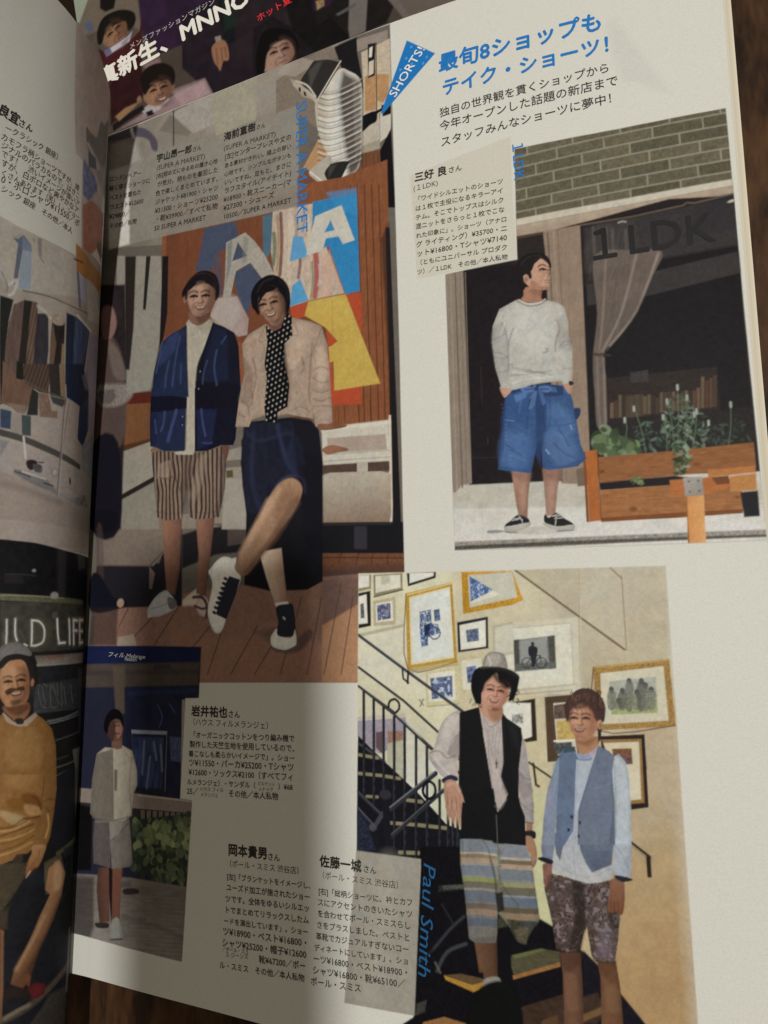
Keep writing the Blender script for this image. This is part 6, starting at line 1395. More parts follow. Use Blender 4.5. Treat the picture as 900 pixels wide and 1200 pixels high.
["C",[138.5,65.7,138,65.5,137.4,65.6],[23,24,31],{"w":.76,"f":.17}],
["C",[137.4,65.6,136.9,65.9,136.6,66.3],[23,24,31],{"w":.76,"f":.17}],
["C",[136.6,66.3,136.3,66.9,136.2,67.6],[23,24,31],{"w":.76,"f":.17}],
["C",[136.2,67.6,136.4,68.3,136.6,68.9],[23,24,31],{"w":.76,"f":.17}],
["C",[136.6,68.9,137,69.4,137.5,69.8],[23,24,31],{"w":.76,"f":.17}],
["C",[137.5,69.8,138.1,69.9,138.6,69.8],[23,24,31],{"w":.76,"f":.17}],
["C",[138.6,69.8,139.1,69.5,139.5,69.1],[23,24,31],{"w":.76,"f":.17}],
["C",[139.5,69.1,139.7,68.5,139.8,67.8],[23,24,31],{"w":.76,"f":.17}],
["L",[143.5,75.3,147,76.7],[60,63,75],{"w":1.25,"f":.25}],
["L",[143.5,74.9,146.8,76.7],[142,148,169],{"w":.33,"f":.21,"a":.8}],
["L",[144.3,74.6,146.8,72.3],[35,37,46],{"w":.58,"f":.21}],
["P",[135.1,53.2,147.8,54.5,147.9,40.4,155.9,39.7,166.2,39.3,170.2,37.5,175.7,33.5,183.3,26.8,182.6,14.1,121.5,3.3,132.4,11.1],[15,14,20],{"n":[[.5,.3]]}],
["P",[140.1,44,147.1,45.2,147.1,43.9,140.1,42.5],[44,46,49],{"a":.8,"n":[[.27,.5]]}],
["P",[141.1,44.1,146.9,45.1,146.7,44.1,141.5,43.3],[94,96,92],{"a":.6,"n":[[.22,.6]]}],
["C",[138.4,28.4,143.2,34,146.9,37.4],[54,56,67],{"w":.7,"a":.8}],
["C",[139.2,23.2,142.1,28.2,147.2,30.9],[63,66,76],{"w":.87,"a":.8}],
["C",[138.8,25.2,140.1,23],[94,96,92],{"w":.53,"a":.8}],
["C",[141,39.5,144.1,35],[40,41,51],{"w":.44,"a":.8}],
["C",[134.5,24.6,138.4,28.4],[38,39,49],{"w":.53,"a":.8}],
["P",[156.3,39,158.5,39.6,158,36.4,155.3,35.6],[62,65,53],{"a":.9,"n":[[.21,.5]]}],
["P",[141,22.5,145.6,23.6,151.9,23.3,151.8,22.4,148.3,21.2,142.4,21.9],[91,74,55],{"f":.17,"n":[[.26,.2]]}],
["P",[141,22.5,148.5,21.4,152.1,22.7,152,21.5,148.8,19.8,141.6,21.5],[166,129,59],{"f":.17,"n":[[.26,.2]]}],
["P",[158.6,29.7,166.3,32.3,170.8,32.2,170.9,29.6,159.3,25.4,158.7,27.3],[77,75,58],{"f":.2,"n":[[.33,.2,-.2,4]]}],
["P",[159,29.8,166.3,32.4,167.5,32.2,159.8,29.1],[110,119,73],{"a":.6}],
["P",[159,25.2,170.7,29.8,170.9,28.9,159.2,24.3],[143,104,64],{"f":.2,"n":[[.24,.2,-.2,4]]}],
["P",[157.5,16.8,171.2,22.7,175.3,24.3,175,16.7,156.5,13.3],[58,44,36],{"n":[[.4,.25,-.25,4]]}],
["P",[166,16.1,175.1,20.5,175,16.7,165.2,14.4],[94,67,47],{"a":.8}],
["P",[135.2,10.4,141,12.7,146.9,12.1,146.8,10.5,134.2,8.2],[139,103,67],{"f":.26,"n":[[.26,.2]]}],
["P",[133.4,14.5,136.2,15.8,135.7,12.9,132.9,11.6],[72,74,70],{"a":.6,"n":[[.13,.8]]}],
["P",[154.8,32.3,159.2,34.5,158.4,23.4,155.8,12.1,146.6,10.5,147.7,19,156.2,22.3],[13,13,19],{"f":.59,"a":.95}],
["P",[176.4,33.3,179.6,30.5,189.9,18.8,189.5,12.7,175.3,10.5],[22,21,31],{"n":[[.64,.25]]}],
["P",[169.8,20.3,179.3,24.2,181,20.7,178.9,17.3,169.6,15.8],[61,47,40],{"f":.52,"n":[[.52,.2]]}],
["P",[175.4,18.7,180.4,21.3,181,20.1,175.6,17.2],[113,87,59],{}],
["L",[165,76.3,170.6,72.8],[59,54,50],{"w":.56,"f":.21}],
["L",[166.1,76,166.6,70.9,167.3,70.6],[44,40,41],{"w":.63}],
["L",[188.8,58.9,192.9,55.9],[43,37,37],{"w":.65,"f":.2}],
["P",[192,56,193.1,56,193.1,51.3,192.1,51.2],[37,32,32],{"f":.26}],
["L",[188.9,58,192.6,55.4],[43,37,37],{"w":.19,"f":.19,"a":.5}],
["I",31],
["P",[149.4,31.9,155.2,32.9,155.1,25.6,150.5,24.6],[109,80,62],{"f":.18,"g":[149.5,29.8,155.4,30.6,[76,53,42]]}],
["P",[150.4,31.9,155.2,32.9,155.2,23.9,151.7,23.4],[102,75,59],{"g":[150.3,29.2,155.4,29.9,[74,52,41]]}],
["S",[151.8,23.3,155.2,24.3,156,22.4,151.9,21.5],[138,136,135],{}],
["S",[150.8,21.3,158.8,23.2,161.3,14.5,158.2,7.6,149.6,6,146.8,12.1],[13,14,16],{"f":.69}],
["P",[146.3,56.1,151.8,56.7,158.5,56,163.6,56.1,164.8,52.4,165.3,47.1,166.3,39.2,165.7,38.3,163.5,36.3,162.3,32.8,160.6,33.2,159.2,35.7,157.1,38.1,155.7,39.3,155.4,35.2,155,32.3,149.8,31.5,148.1,32.3,147.3,42.4,146.3,49.8],[110,111,103],{"f":.18}],
["K",[146.3,56.1,151.8,56.7,155.2,56.1,156.3,55,155.8,44,155.5,35.2,155,32.3,149.8,31.5,148.1,32.3,147.3,42.4,146.3,49.8],0,{}],
["P",[145.9,56.2,151.8,56.6,155.6,56.6,156.2,56.5,156.1,53.4,155.5,53.4,151.7,53.5,145.8,53],[121,130,144],{"f":.14,"n":[[.22,.12]]}],
["P",[145.8,53,151.7,53.5,155.5,53.4,156.1,53.4,156.1,52.9,155.4,52.9,151.7,53,145.8,52.4],[170,166,156],{"f":.14,"n":[[.22,.12]]}],
["P",[145.8,52.4,151.7,53,155.4,52.9,156.1,52.9,156,52.1,155.4,52.1,151.7,52.1,145.8,51.6],[135,118,98],{"f":.14,"n":[[.22,.12]]}],
["P",[145.8,51.6,151.7,52.1,155.4,52.1,156,52.1,156,50.9,155.4,50.9,151.7,50.9,145.8,50.4],[165,145,127],{"f":.14,"n":[[.22,.12]]}],
["P",[145.8,50.4,151.7,50.9,155.4,50.9,156,50.9,156,50.2,155.4,50.2,151.6,50.3,145.8,49.7],[141,143,144],{"f":.14,"n":[[.22,.12]]}],
["P",[145.8,49.7,151.6,50.3,155.4,50.2,156,50.2,155.9,47.8,155.3,47.8,151.6,47.8,145.7,47.3],[111,120,134],{"f":.14,"n":[[.22,.12]]}],
["P",[145.7,47.3,151.6,47.8,155.3,47.8,155.9,47.8,155.9,47.3,155.3,47.3,151.6,47.4,145.7,46.8],[126,132,142],{"f":.14,"n":[[.22,.12]]}],
["P",[145.7,46.8,151.6,47.4,155.3,47.3,155.9,47.3,155.9,46.3,155.2,46.3,151.5,46.3,145.6,45.8],[132,138,88],{"f":.14,"n":[[.22,.12]]}],
["P",[145.6,45.8,151.5,46.3,155.2,46.3,155.9,46.3,155.8,44.8,155.2,44.8,151.5,44.8,145.6,44.2],[103,101,93],{"f":.14,"n":[[.22,.12]]}],
["P",[145.6,44.2,151.5,44.8,155.2,44.8,155.8,44.8,155.8,44.2,155.2,44.2,151.5,44.2,145.6,43.6],[136,131,131],{"f":.14,"n":[[.22,.12]]}],
["P",[145.6,43.6,151.5,44.2,155.2,44.2,155.8,44.2,155.7,41.6,155.1,41.6,151.4,41.6,145.5,41],[97,105,120],{"f":.14,"n":[[.21,.12]]}],
["P",[145.5,41,151.4,41.6,155.1,41.6,155.7,41.6,155.7,41.2,155.1,41.2,151.4,41.1,145.5,40.5],[107,112,123],{"f":.14,"n":[[.21,.12]]}],
["P",[145.5,40.5,151.4,41.1,155.1,41.2,155.7,41.2,155.6,39.8,155,39.8,151.3,39.8,145.5,39.1],[103,92,86],{"f":.14,"n":[[.21,.12]]}],
["P",[145.5,39.1,151.3,39.8,155,39.8,155.6,39.8,155.6,38.3,155,38.3,151.3,38.3,145.4,37.6],[136,119,105],{"f":.14,"n":[[.21,.12]]}],
["P",[145.4,37.6,151.3,38.3,155,38.3,155.6,38.3,155.6,37.7,154.9,37.7,151.3,37.6,145.4,36.9],[105,109,119],{"f":.14,"n":[[.21,.12]]}],
["P",[145.4,36.9,151.3,37.6,154.9,37.7,155.6,37.7,155.5,35.6,154.9,35.6,151.2,35.6,145.4,34.9],[89,97,110],{"f":.14,"n":[[.21,.12]]}],
["P",[145.4,34.9,151.2,35.6,154.9,35.6,155.5,35.6,155.5,34.8,154.9,34.8,151.2,34.8,145.3,34],[111,107,109],{"f":.14,"n":[[.21,.12]]}],
["P",[145.3,34,151.2,34.8,154.9,34.8,155.5,34.8,155.4,31.8,154.8,31.8,151.1,31.7,145.3,31],[115,113,115],{"f":.14,"n":[[.21,.12]]}],
["K",[156.3,55.8,158.5,56.1,163.6,56.1,164.8,52.4,165.3,47.1,166.3,39.2,160.7,37.9,157.1,38.1,156.6,39.4,156.4,47.5,155.8,53.6],0,{}],
["P",[156.3,55.9,163.6,56.2,164.8,56.2,165,53.2,163.4,53.1,156.5,52.9,157.3,53.6],[123,130,145],{"f":.14,"n":[[.21,.12]]}],
["P",[156.2,52.8,163.4,53.1,165,53.2,165.1,52.5,163.4,52.4,156.5,52.2,157.3,52.9],[162,159,156],{"f":.14,"n":[[.21,.12]]}],
["P",[156.2,52.1,163.4,52.4,165.1,52.5,165.2,51.5,163.4,51.4,156.5,51.2,157.3,51.9],[108,98,83],{"f":.14,"n":[[.21,.12]]}],
["P",[156.1,51.1,163.4,51.4,165.2,51.5,165.3,50.3,163.3,50.2,156.5,49.9,157.2,50.7],[160,143,129],{"f":.14,"n":[[.21,.12]]}],
["P",[156.1,49.9,163.3,50.2,165.3,50.3,165.4,47.9,163.2,47.7,156.4,47.4,157.1,48.2],[110,120,133],{"f":.14,"n":[[.21,.12]]}],
["P",[156,47.4,163.2,47.7,165.4,47.9,165.5,47.3,163.2,47.2,156.3,46.9,157.1,47.6],[123,130,138],{"f":.14,"n":[[.21,.12]]}],
["P",[156,46.8,163.2,47.2,165.5,47.3,165.6,46.2,163.2,46,156.3,45.6,157.1,46.4],[141,140,111],{"f":.14,"n":[[.21,.12]]}],
["P",[155.9,45.6,163.2,46,165.6,46.2,165.7,44.3,163.1,44.1,156.2,43.7,157,44.5],[100,98,88],{"f":.14,"n":[[.21,.12]]}],
["P",[155.9,43.7,163.1,44.1,165.7,44.3,165.8,43.8,163.1,43.6,156.2,43.2,157,43.9],[129,135,144],{"f":.14,"n":[[.21,.12]]}],
["P",[155.9,43.1,163.1,43.6,165.8,43.8,166,41.5,163,41.2,156.1,40.8,156.9,41.6],[96,107,123],{"f":.14,"n":[[.21,.12]]}],
["P",[155.8,40.8,163,41.2,166,41.5,166,40.2,162.9,39.9,156.1,39.5,156.9,40.2],[90,81,67],{"f":.14,"n":[[.21,.12]]}],
["P",[155.7,39.4,162.9,39.9,166,40.2,166.2,38.2,162.9,37.9,156,37.5,156.8,38.2],[132,116,99],{"f":.14,"n":[[.21,.12]]}],
["K",[117.4,125.9,162.4,125.2,200.6,124.9,200.9,66.9,201.3,20.4,200.9,2.6,160.1,-4.6,111.2,-15.4,112.4,10.9,132.6,11.5,135.3,50,116.3,49.9,116.8,87],0,{}],
["P",[157.9,38.2,160.7,38.2,166.1,38.5,164.2,36.3,162.3,32.8,160.6,33.2,158.9,35.7],[64,64,54],{"n":[[.69,.5]]}],
["P",[159.6,35.8,163.5,37.2,162.7,32.9,160.9,33.6],[98,90,76],{"a":.8,"n":[[.48,.3]]}],
["P",[161.1,37.9,165.7,38.3,164.2,36.3,162.5,36.8],[58,64,72],{"a":.7}],
["P",[155.2,43.9,157.2,44.5,157.4,40.2,155.7,39.3],[15,16,18],{"a":.9}],
["C",[154.3,51.7,155.3,48,155.5,44],[51,51,48],{"w":.57,"f":.5,"a":.7}],
["C",[156.1,50.2,157.1,46.2,160.9,41.9],[67,65,55],{"w":.32,"a":.6}],
["C",[152.4,56.3,153.6,54.7,154.3,52],[70,68,64],{"w":.32,"a":.6}],
["S",[155.1,52.1,156.2,52.9,156.4,48.8,155.6,47.4],[140,141,132],{"a":.5}],
["C",[146.9,55.8,147,52.7],[42,44,51],{"w":.18,"f":.15,"a":.7}],
["P",[148.8,56.4,153.3,56.8,151.7,51.1,147.1,51],[80,82,83],{"f":1.46,"a":.25}],
["P",[148.3,32.6,149.9,34.9,154.9,35.5,155,32.3,149.8,31.5],[101,99,97],{"a":.5,"n":[[.36,.15]]}],
["P",[149.2,32.4,154.8,33.8,155,32.3,149.8,31.5],[65,62,62],{"f":.5,"a":.4}],
["S",[147,88.2,143.4,86.8,141.3,83.8,139.6,78.6,138.2,77.1,138.7,74.9,141.8,71.4,144.2,70.7,145.9,71.7,146.3,76.4,147,81.1],[178,172,173],{"f":.19,"n":[[.95,.08]]}],
["S",[147,83.3,144.8,80.3,143.5,77.3,146.3,76.4],[131,123,126],{"f":.61,"a":.7}],
["C",[138.3,77.4,141.1,77.9,143.1,76.2,145.5,77.1],[110,101,98],{"w":.34,"a":.7}],
["C",[139.1,74.9,142.2,72.9,144.2,70.7],[128,120,118],{"w":.38,"a":.5}],
["S",[143,86.8,146.6,87.7,145.7,84,142.4,80.9],[199,194,194],{"f":.92,"a":.6}],
["C",[143.5,77.3,144.8,81,147,82.6],[134,127,129],{"w":.3,"a":.6}],
["C",[139.9,76,141.8,73.6,143.8,71.9],[199,197,200],{"w":.69,"f":.53,"a":.6}],
["C",[142.2,70.4,144,71.4,145.5,71.1],[42,43,67],{"w":1.28,"f":.19}],
["P",[163.5,83.3,164.4,79.8,165.7,69.4,165.8,64.6,163.5,64.5,162.2,67.1,162.1,74.8],[163,157,162],{"f":.18,"n":[[.71,.08]]}],
["S",[162.4,74.1,164.2,72.1,165.7,69.4,163.6,67.2,162.2,69.2],[121,114,117],{"f":.71,"a":.5}],
["C",[162.2,73.7,163.8,72.4,165.2,72.2],[100,93,98],{"w":.32,"a":.6}],
["C",[162.1,66.4,163.5,65.2,165.3,65],[97,91,96],{"w":.28,"a":.6}],
["P",[162.2,67.5,165.9,66.7,165.6,61.7,163.6,61.6,162.5,66.5],[152,146,150],{"f":.18,"n":[[.63,.1]]}],
["C",[163.4,61.7,165.6,61.6],[67,60,63],{"w":.25,"f":.18}],
["C",[162.5,66.5,164.2,64.9,165.8,64.3],[112,106,110],{"w":.28,"a":.6}],
["P",[163.7,61.5,165.4,61.6,165.2,59.8,163.7,59.6],[149,115,99],{"f":.14}],
["S",[163.5,59.6,165.9,59.7,165.8,57.9,163.6,58.3],[31,33,39],{"f":.14}],
["S",[163.5,58.3,165.2,58.1,166.1,55.8,166.1,52.8,165,51,164.7,53.7,163.5,55.6],[154,120,101],{"f":.17}],
["C",[164.7,53.7,165,51.2,165.9,52.8],[106,76,63],{"w":.28,"f":.21,"a":.7}],
["P",[152.3,89.7,153.5,87.9,155.4,86.5,158.1,87.7,158.9,84.5,158.8,64.1,155.4,63.9,154.6,72.6,153.4,83.2],[174,167,170],{"f":.18,"n":[[.59,.08]]}],
["S",[157.6,74.5,159.3,68,158.8,64.1,156.5,64,157.9,71],[125,118,119],{"f":.5,"a":.6}],
["C",[153.5,86.5,154.5,81.5,154.8,74.4,155.5,67.4],[135,128,129],{"w":.26,"f":.22,"a":.6}],
["C",[157.2,85.2,156.3,79.4,156.9,74.5],[136,129,130],{"w":.22,"f":.22,"a":.6}],
["C",[156.1,84.4,155.2,74.4,155.9,65.7],[145,139,140],{"w":.18,"f":.18,"a":.6}],
["C",[153.5,87.6,155,84.7,157.3,85.9,158.3,87.3],[117,109,112],{"w":.26,"f":.18,"a":.7}],
["C",[154.6,83.6,155.5,78.7,156.6,75.9,157.1,79.5,158,84.5],[101,95,98],{"w":.11,"f":.11,"a":.8}],
["P",[156.4,76.2,156.8,76.2,156.7,74.3,156.4,74.3],[68,63,64],{"f":.11}],
["L",[156.1,75.5,157,75.6],[69,63,64],{"w":.15,"f":.11}],
["P",[147,88.1,152.4,89.7,152.9,86.4,153.4,82.1,154.3,76.1,155.1,70.5,155.8,63.9,146.7,63.2,146.1,67.4,146.6,76.8],[22,22,26],{"f":.15}],
["P",[158.3,87.7,160.3,86.7,163.4,84.7,163.5,81.9,162.4,74.8,161.9,64.4,159.9,64.2,158.2,64.4,159.6,67.7,158.3,70.7,157.6,72.4,158.4,76],[21,22,26],{"f":.14}],
["C",[147.1,87.7,146.7,77.5,146.3,67.4],[44,45,51],{"w":.3,"a":.6}],
["C",[158.8,86.6,158.6,76,157.9,72.4,159.3,68],[34,35,40],{"w":.36,"a":.7}],
["P",[159.5,86.7,162.4,85,162.6,78.3,160.9,81.7],[35,39,45],{"f":1.09,"a":.5}],
["P",[146.8,67.8,156,69.5,155.9,56.3,151.8,56.6,146.5,56.2],[20,20,24],{"f":.15}],
["P",[160,69.1,162,68.5,162.5,65.8,163.5,63.1,163.5,56.1,156.3,56,156.1,62.5,158.1,66.2],[20,20,24],{"f":.14}],
["P",[155.3,66,158.8,66.2,157.8,56,155,56],[20,20,24],{"f":.14}],
["C",[156.1,62.9,156.2,56.3],[106,103,105],{"w":.18,"f":.14,"a":.8}],
["P",[155.6,69.5,158.4,69.3,158.9,66.9,156.5,63.6,156.1,66],[167,161,163],{"f":.22}],
["C",[155.8,65,157.3,64.4,158.9,66.9],[98,91,94],{"w":.36,"a":.7}],
["S",[142.2,69.7,144.9,70.7,146.8,68.2,147.6,65.8,147.1,65,146.6,61.1,146,59.3,145.3,61.7,144.7,59.5,143.7,61.5,143.3,60.4,142.6,63.6],[170,133,117],{"f":.19}],
["S",[142.9,66.8,145.2,67.4,146.6,66.7,147.8,65.4,146.9,65.4,146.7,62.9,146.1,62.8,145.6,65.2,145.3,63.1,144.5,62.9,144.2,65.5,144,63.3,143.2,63.8],[173,136,120],{"f":.19}],
["C",[145.4,66.7,145.6,63.5],[128,92,80],{"w":.19,"f":.15,"a":.8}],
["C",[144.1,66.7,144.3,63.4],[127,92,80],{"w":.19,"f":.15,"a":.8}],
["C",[146.5,66.7,146.6,63.6],[127,92,80],{"w":.19,"f":.15,"a":.8}],
["C",[143.1,66.5,143.3,64.4],[127,92,80],{"w":.19,"f":.15,"a":.8}],
["C",[143.3,69.4,145.3,69.9,146.4,68.2],[197,165,155],{"w":.75,"f":.68,"a":.6}],
["C",[142.6,63.6,143.2,65.8,143.1,67.9],[127,92,80],{"w":.23,"f":.19,"a":.6}],
["C",[144.2,63,144.3,65.9],[127,92,80],{"w":.19,"f":.19,"a":.6}],
["C",[145.7,63.1,145.5,66],[127,92,80],{"w":.19,"f":.19,"a":.6}],
["S",[152.9,90.8,158.2,90.6,158.4,87.3,156.1,85.8,153.5,87.6,152.4,89.3],[177,139,120],{"f":.22}],
["S",[154.7,89.4,158.5,89.5,158.3,87.3,156.2,86.2],[133,96,77],{"f":.88,"a":.6}],
["S",[153.1,93,154,95.9,155.4,97.2,157.7,97.8,159.9,96,160.3,93.5,159.7,91.3,158.2,89.9,156.6,88.8,155.1,89.4,153.6,90.5],[190,145,131],{"f":.19}],
["S",[158.3,94.9,160.3,93.5,159.7,91.3,157.4,89.1,156.2,89.1,158.6,91.3],[155,111,94],{"f":.96,"a":.6}],
["S",[153.8,94.8,155.7,96.3,156.4,93.1,154.4,91.2],[204,161,143],{"f":.97,"a":.6}],
["S",[150.3,94.8,151.2,98.8,153.9,100.1,158.5,100,162.9,98.2,163.2,96.4,162,92.5,160.8,91.4,160.3,91.7,160.9,94.6,159.8,94.9,159.3,95.6,158,96.4,157.3,98.7,155.8,97.4,154.2,95.9,153.6,94.5,153.1,92.6,153.1,90.8,151.9,90.4,151,91.8],[18,18,22],{"f":.19}],
["C",[152,95.5,152.1,95,152.1,94.4],[18,18,22],{"w":.19,"f":.15,"a":.9}],
["C",[150.4,91.7,150.1,91.2,149.9,90.6],[18,18,22],{"w":.19,"f":.15,"a":.9}],
["C",[161.5,92.3,161.5,91.8,161.7,91.3],[18,18,21],{"w":.18,"f":.15,"a":.9}],
["C",[152.1,91.5,152.1,91,152.5,90.5],[18,18,22],{"w":.19,"f":.15,"a":.9}],
["C",[160.6,92.7,160.7,92.2,160.3,91.6],[18,18,22],{"w":.18,"f":.15,"a":.9}],
["C",[152.8,94.7,153,94.2,153.4,93.6],[18,18,22],{"w":.19,"f":.15,"a":.9}],
["C",[162.6,94.7,162.9,94.2,162.5,93.6],[18,18,22],{"w":.18,"f":.15,"a":.9}],
["C",[162.6,96.3,162.2,95.7,162.1,95.2],[18,18,22],{"w":.18,"f":.15,"a":.9}],
["C",[161.5,93.4,161.3,92.9,161.5,92.4],[17,18,21],{"w":.18,"f":.15,"a":.9}],
["C",[151.4,93.7,151.5,93.2,152,92.7],[18,18,22],{"w":.19,"f":.15,"a":.9}],
["C",[162.5,92.2,163,91.7,162.8,91.2],[18,18,22],{"w":.18,"f":.15,"a":.9}],
["C",[152.7,90.7,153.1,90.2,152.8,89.7],[18,18,22],{"w":.19,"f":.15,"a":.9}],
["C",[161,92.3,161,91.8,160.6,91.3],[18,18,22],{"w":.18,"f":.15,"a":.9}],
["C",[152.7,90.5,152.2,90,153.1,89.5],[18,18,22],{"w":.19,"f":.15,"a":.9}],
["C",[150.9,96.1,151.2,95.6,151.5,95],[18,18,22],{"w":.19,"f":.15,"a":.9}],
["C",[152.2,98.1,152.5,97.6,151.9,97.1],[18,18,22],{"w":.19,"f":.15,"a":.9}],
["C",[162.7,94.1,163.2,93.6,162.4,93.1],[18,18,22],{"w":.18,"f":.15,"a":.9}],
["C",[152.2,98.2,151.9,97.7,152,97.2],[18,18,22],{"w":.19,"f":.15,"a":.9}],
["C",[161,96.5,161.3,96,160.6,95.5],[18,18,22],{"w":.18,"f":.15,"a":.9}],
["C",[162.6,94.7,162.5,94.2,162.6,93.7],[18,18,22],{"w":.18,"f":.15,"a":.9}],
["C",[161.9,93.8,162,93.3,162.5,92.8],[18,18,22],{"w":.18,"f":.15,"a":.9}],
["C",[151.6,92.6,151.3,92.1,151.2,91.6],[18,18,22],{"w":.19,"f":.15,"a":.9}],
["C",[161.7,93.8,161.2,93.3,161.5,92.8],[17,18,21],{"w":.18,"f":.15,"a":.9}],
["C",[160.6,93.4,160.7,92.9,159.8,92.4],[17,18,21],{"w":.18,"f":.15,"a":.9}],
["C",[161.6,93.1,161.4,92.6,161.9,92.1],[17,18,21],{"w":.18,"f":.15,"a":.9}],
["C",[160.7,96.4,160.8,95.9,161.4,95.4],[18,18,22],{"w":.18,"f":.15,"a":.9}],
["C",[151.7,93.7,151.5,93.2,151.4,92.6],[18,18,22],{"w":.19,"f":.15,"a":.9}],
["C",[151.4,93.6,151.2,93.1,151.2,92.6],[18,18,22],{"w":.19,"f":.15,"a":.9}],
["C",[160.6,93.7,160.8,93.2,160.2,92.7],[17,18,21],{"w":.18,"f":.15,"a":.9}],
["C",[152.7,96.5,152.3,96,152.6,95.5],[18,18,22],{"w":.19,"f":.15,"a":.9}],
["C",[160.8,95,160.6,94.5,161.3,94],[18,18,22],{"w":.18,"f":.15,"a":.9}],
["C",[152.9,97.1,152.7,96.6,153.1,96.1],[18,18,22],{"w":.19,"f":.15,"a":.9}],
["C",[161.6,95.6,161.2,95,161.6,94.5],[18,18,22],{"w":.18,"f":.15,"a":.9}],
["C",[152.6,91.7,152.2,91.2,152.2,90.7],[18,18,22],{"w":.19,"f":.15,"a":.9}],
["C",[161.9,92.4,161.7,91.9,161.3,91.4],[18,18,21],{"w":.18,"f":.15,"a":.9}],
["C",[152.7,96.3,152.5,95.8,152.5,95.3],[18,18,22],{"w":.19,"f":.15,"a":.9}],
["C",[151.5,91,151.1,90.5,150.6,90],[18,18,22],{"w":.19,"f":.15,"a":.9}],
["C",[162.4,91.5,162.3,91,163.1,90.5],[17,18,21],{"w":.18,"f":.15,"a":.9}],
["C",[161,92.7,161.3,92.2,161.2,91.7],[18,18,21],{"w":.18,"f":.15,"a":.9}],
["C",[151.3,95.7,151,95.2,150.5,94.6],[18,18,22],{"w":.19,"f":.15,"a":.9}],
["C",[161.1,92.4,160.6,91.9,161.8,91.4],[18,18,22],{"w":.18,"f":.15,"a":.9}],
["C",[162.5,92,162.9,91.5,162.6,91],[18,18,22],{"w":.18,"f":.15,"a":.9}],
["C",[152.6,97.1,152.3,96.6,152.8,96.1],[18,18,22],{"w":.19,"f":.15,"a":.9}],
["C",[151.5,90.9,151.6,90.4,151.2,89.9],[18,18,22],{"w":.19,"f":.15,"a":.9}],
["C",[152.8,94.6,153.1,94.1,152.5,93.6],[18,18,22],{"w":.19,"f":.15,"a":.9}],
["C",[151.8,91.9,151.5,91.4,152.3,90.9],[18,18,22],{"w":.19,"f":.15,"a":.9}],
["S",[153.7,99.6,154.1,102.2,155.5,103.7,157.5,103.9,159.6,103.1,160.3,99.4,157.7,99.8,155.4,99.8],[145,142,138],{"f":.19,"n":[[.34,.14]]}],
["S",[154.3,100.1,154.6,102,155.7,103.3,157.4,103.5,158.6,102.9,157.8,100.7,155.5,100.3],[173,171,166],{"f":.52,"n":[[.34,.14]],"a":.8}],
["C",[155.5,102.9,157,101.4,159.3,102.2],[139,138,137],{"w":.22,"a":.6}],
["C",[154.7,100.5,157,100.9,159.8,100],[148,146,144],{"w":.45,"f":.22,"a":.6}],
["C",[155.2,102.7,155.9,101.1,155.5,100.2],[213,212,213],{"w":.53,"a":.5}],
["S",[152.4,99.6,153.9,100.1,158.5,100,161.8,98.9,163.3,97.5,162.9,97,160,98.6,155.4,99.4],[32,30,34],{"f":.19}],
["C",[153.1,99.7,157.7,100,161.5,99.1,163.1,97.9],[90,90,90],{"w":.22,"f":.19,"a":.8}],
["S",[158.6,96.5,160.7,95,160.2,92.4,158.9,90.2,157.2,89.4,158.1,91.4,159,93.2],[137,87,69],{"f":1.3,"a":.4}],
["S",[155.8,95.9,157.3,95.9,158,95.5,156.9,95.2],[206,163,143],{"f":.98,"a":.3}],
["S",[154.3,93.5,155.7,93.5,155.7,92.6,154.4,92.4],[204,161,141],{"f":.82,"a":.45}],
["E",[155.6,94.3,.85,.43,-.16],[137,87,70],{"f":.72,"a":.5}],
["C",[154.8,94.2,155.6,94.3,156.4,94],[43,27,24],{"w":.43}],
["E",[155.6,94.2,.33,.25,-.16],[43,27,24],{"a":.9}],
["C",[154.8,95.2,155.8,95.4,156.7,94.9],[43,27,24],{"w":.39,"a":.75}],
["C",[155.5,93.7,155.4,93.6],[138,87,69],{"w":.33,"a":.4}],
["E",[158.4,94,.85,.42,-.16],[138,87,69],{"f":.72,"a":.5}],
["C",[157.5,93.9,158.4,94,159.1,93.6],[44,27,24],{"w":.42}],
["E",[158.3,93.8,.33,.24,-.16],[44,27,24],{"a":.9}],
["C",[157.5,94.8,158.6,95,159.4,94.5],[43,27,24],{"w":.39,"a":.75}],
["C",[158.4,93.3,158.3,93.2],[137,86,69],{"w":.32,"a":.4}],
["C",[157.3,94.1,157.3,93.1,157.3,92.6],[137,87,69],{"w":.39,"a":.7}],
["C",[157,94.3,156.7,92.9],[203,161,142],{"w":.33,"a":.6}],
["C",[156,92.7,156.4,92.4,156.9,92.3,157.4,92.5],[43,26,24],{"w":.26,"a":.6}],
["C",[155.6,92.7,154.7,92.2,154.7,91.4],[137,87,69],{"w":.26,"a":.6}],
["C",[157.8,92.4,158.4,91.7,158.1,90.9],[137,86,69],{"w":.26,"a":.45}],
["S",[155.1,92,156,91.7,157,91.6,157.9,91.7,157.3,90.9,156.3,90.8,155.5,91.2],[89,48,45],{"a":.9}],
["S",[155.5,91.8,156.5,91.5,157.5,91.5,157.1,91.2,156.4,91.2,155.8,91.4],[191,176,165],{"f":.23,"a":.9}],
["C",[155.5,90.9,156.3,90.6,157.1,90.7],[139,90,81],{"w":.33,"a":.7}],
["S",[155,90.1,156.2,90.3,157.3,89.9,156.9,89.3,155.6,89.5],[136,86,68],{"f":.65,"a":.5}],
["S",[156,89.6,157.4,89.5,157.7,89.1,156.6,88.7,155.7,89],[87,64,56],{"f":.26,"a":.7}],
["C",[153.5,94.3,154,95.9,155.4,97.3,157.3,98.6,158.8,96.9,160.4,94.9],[18,18,22],{"w":.97,"f":.82,"a":.85}],
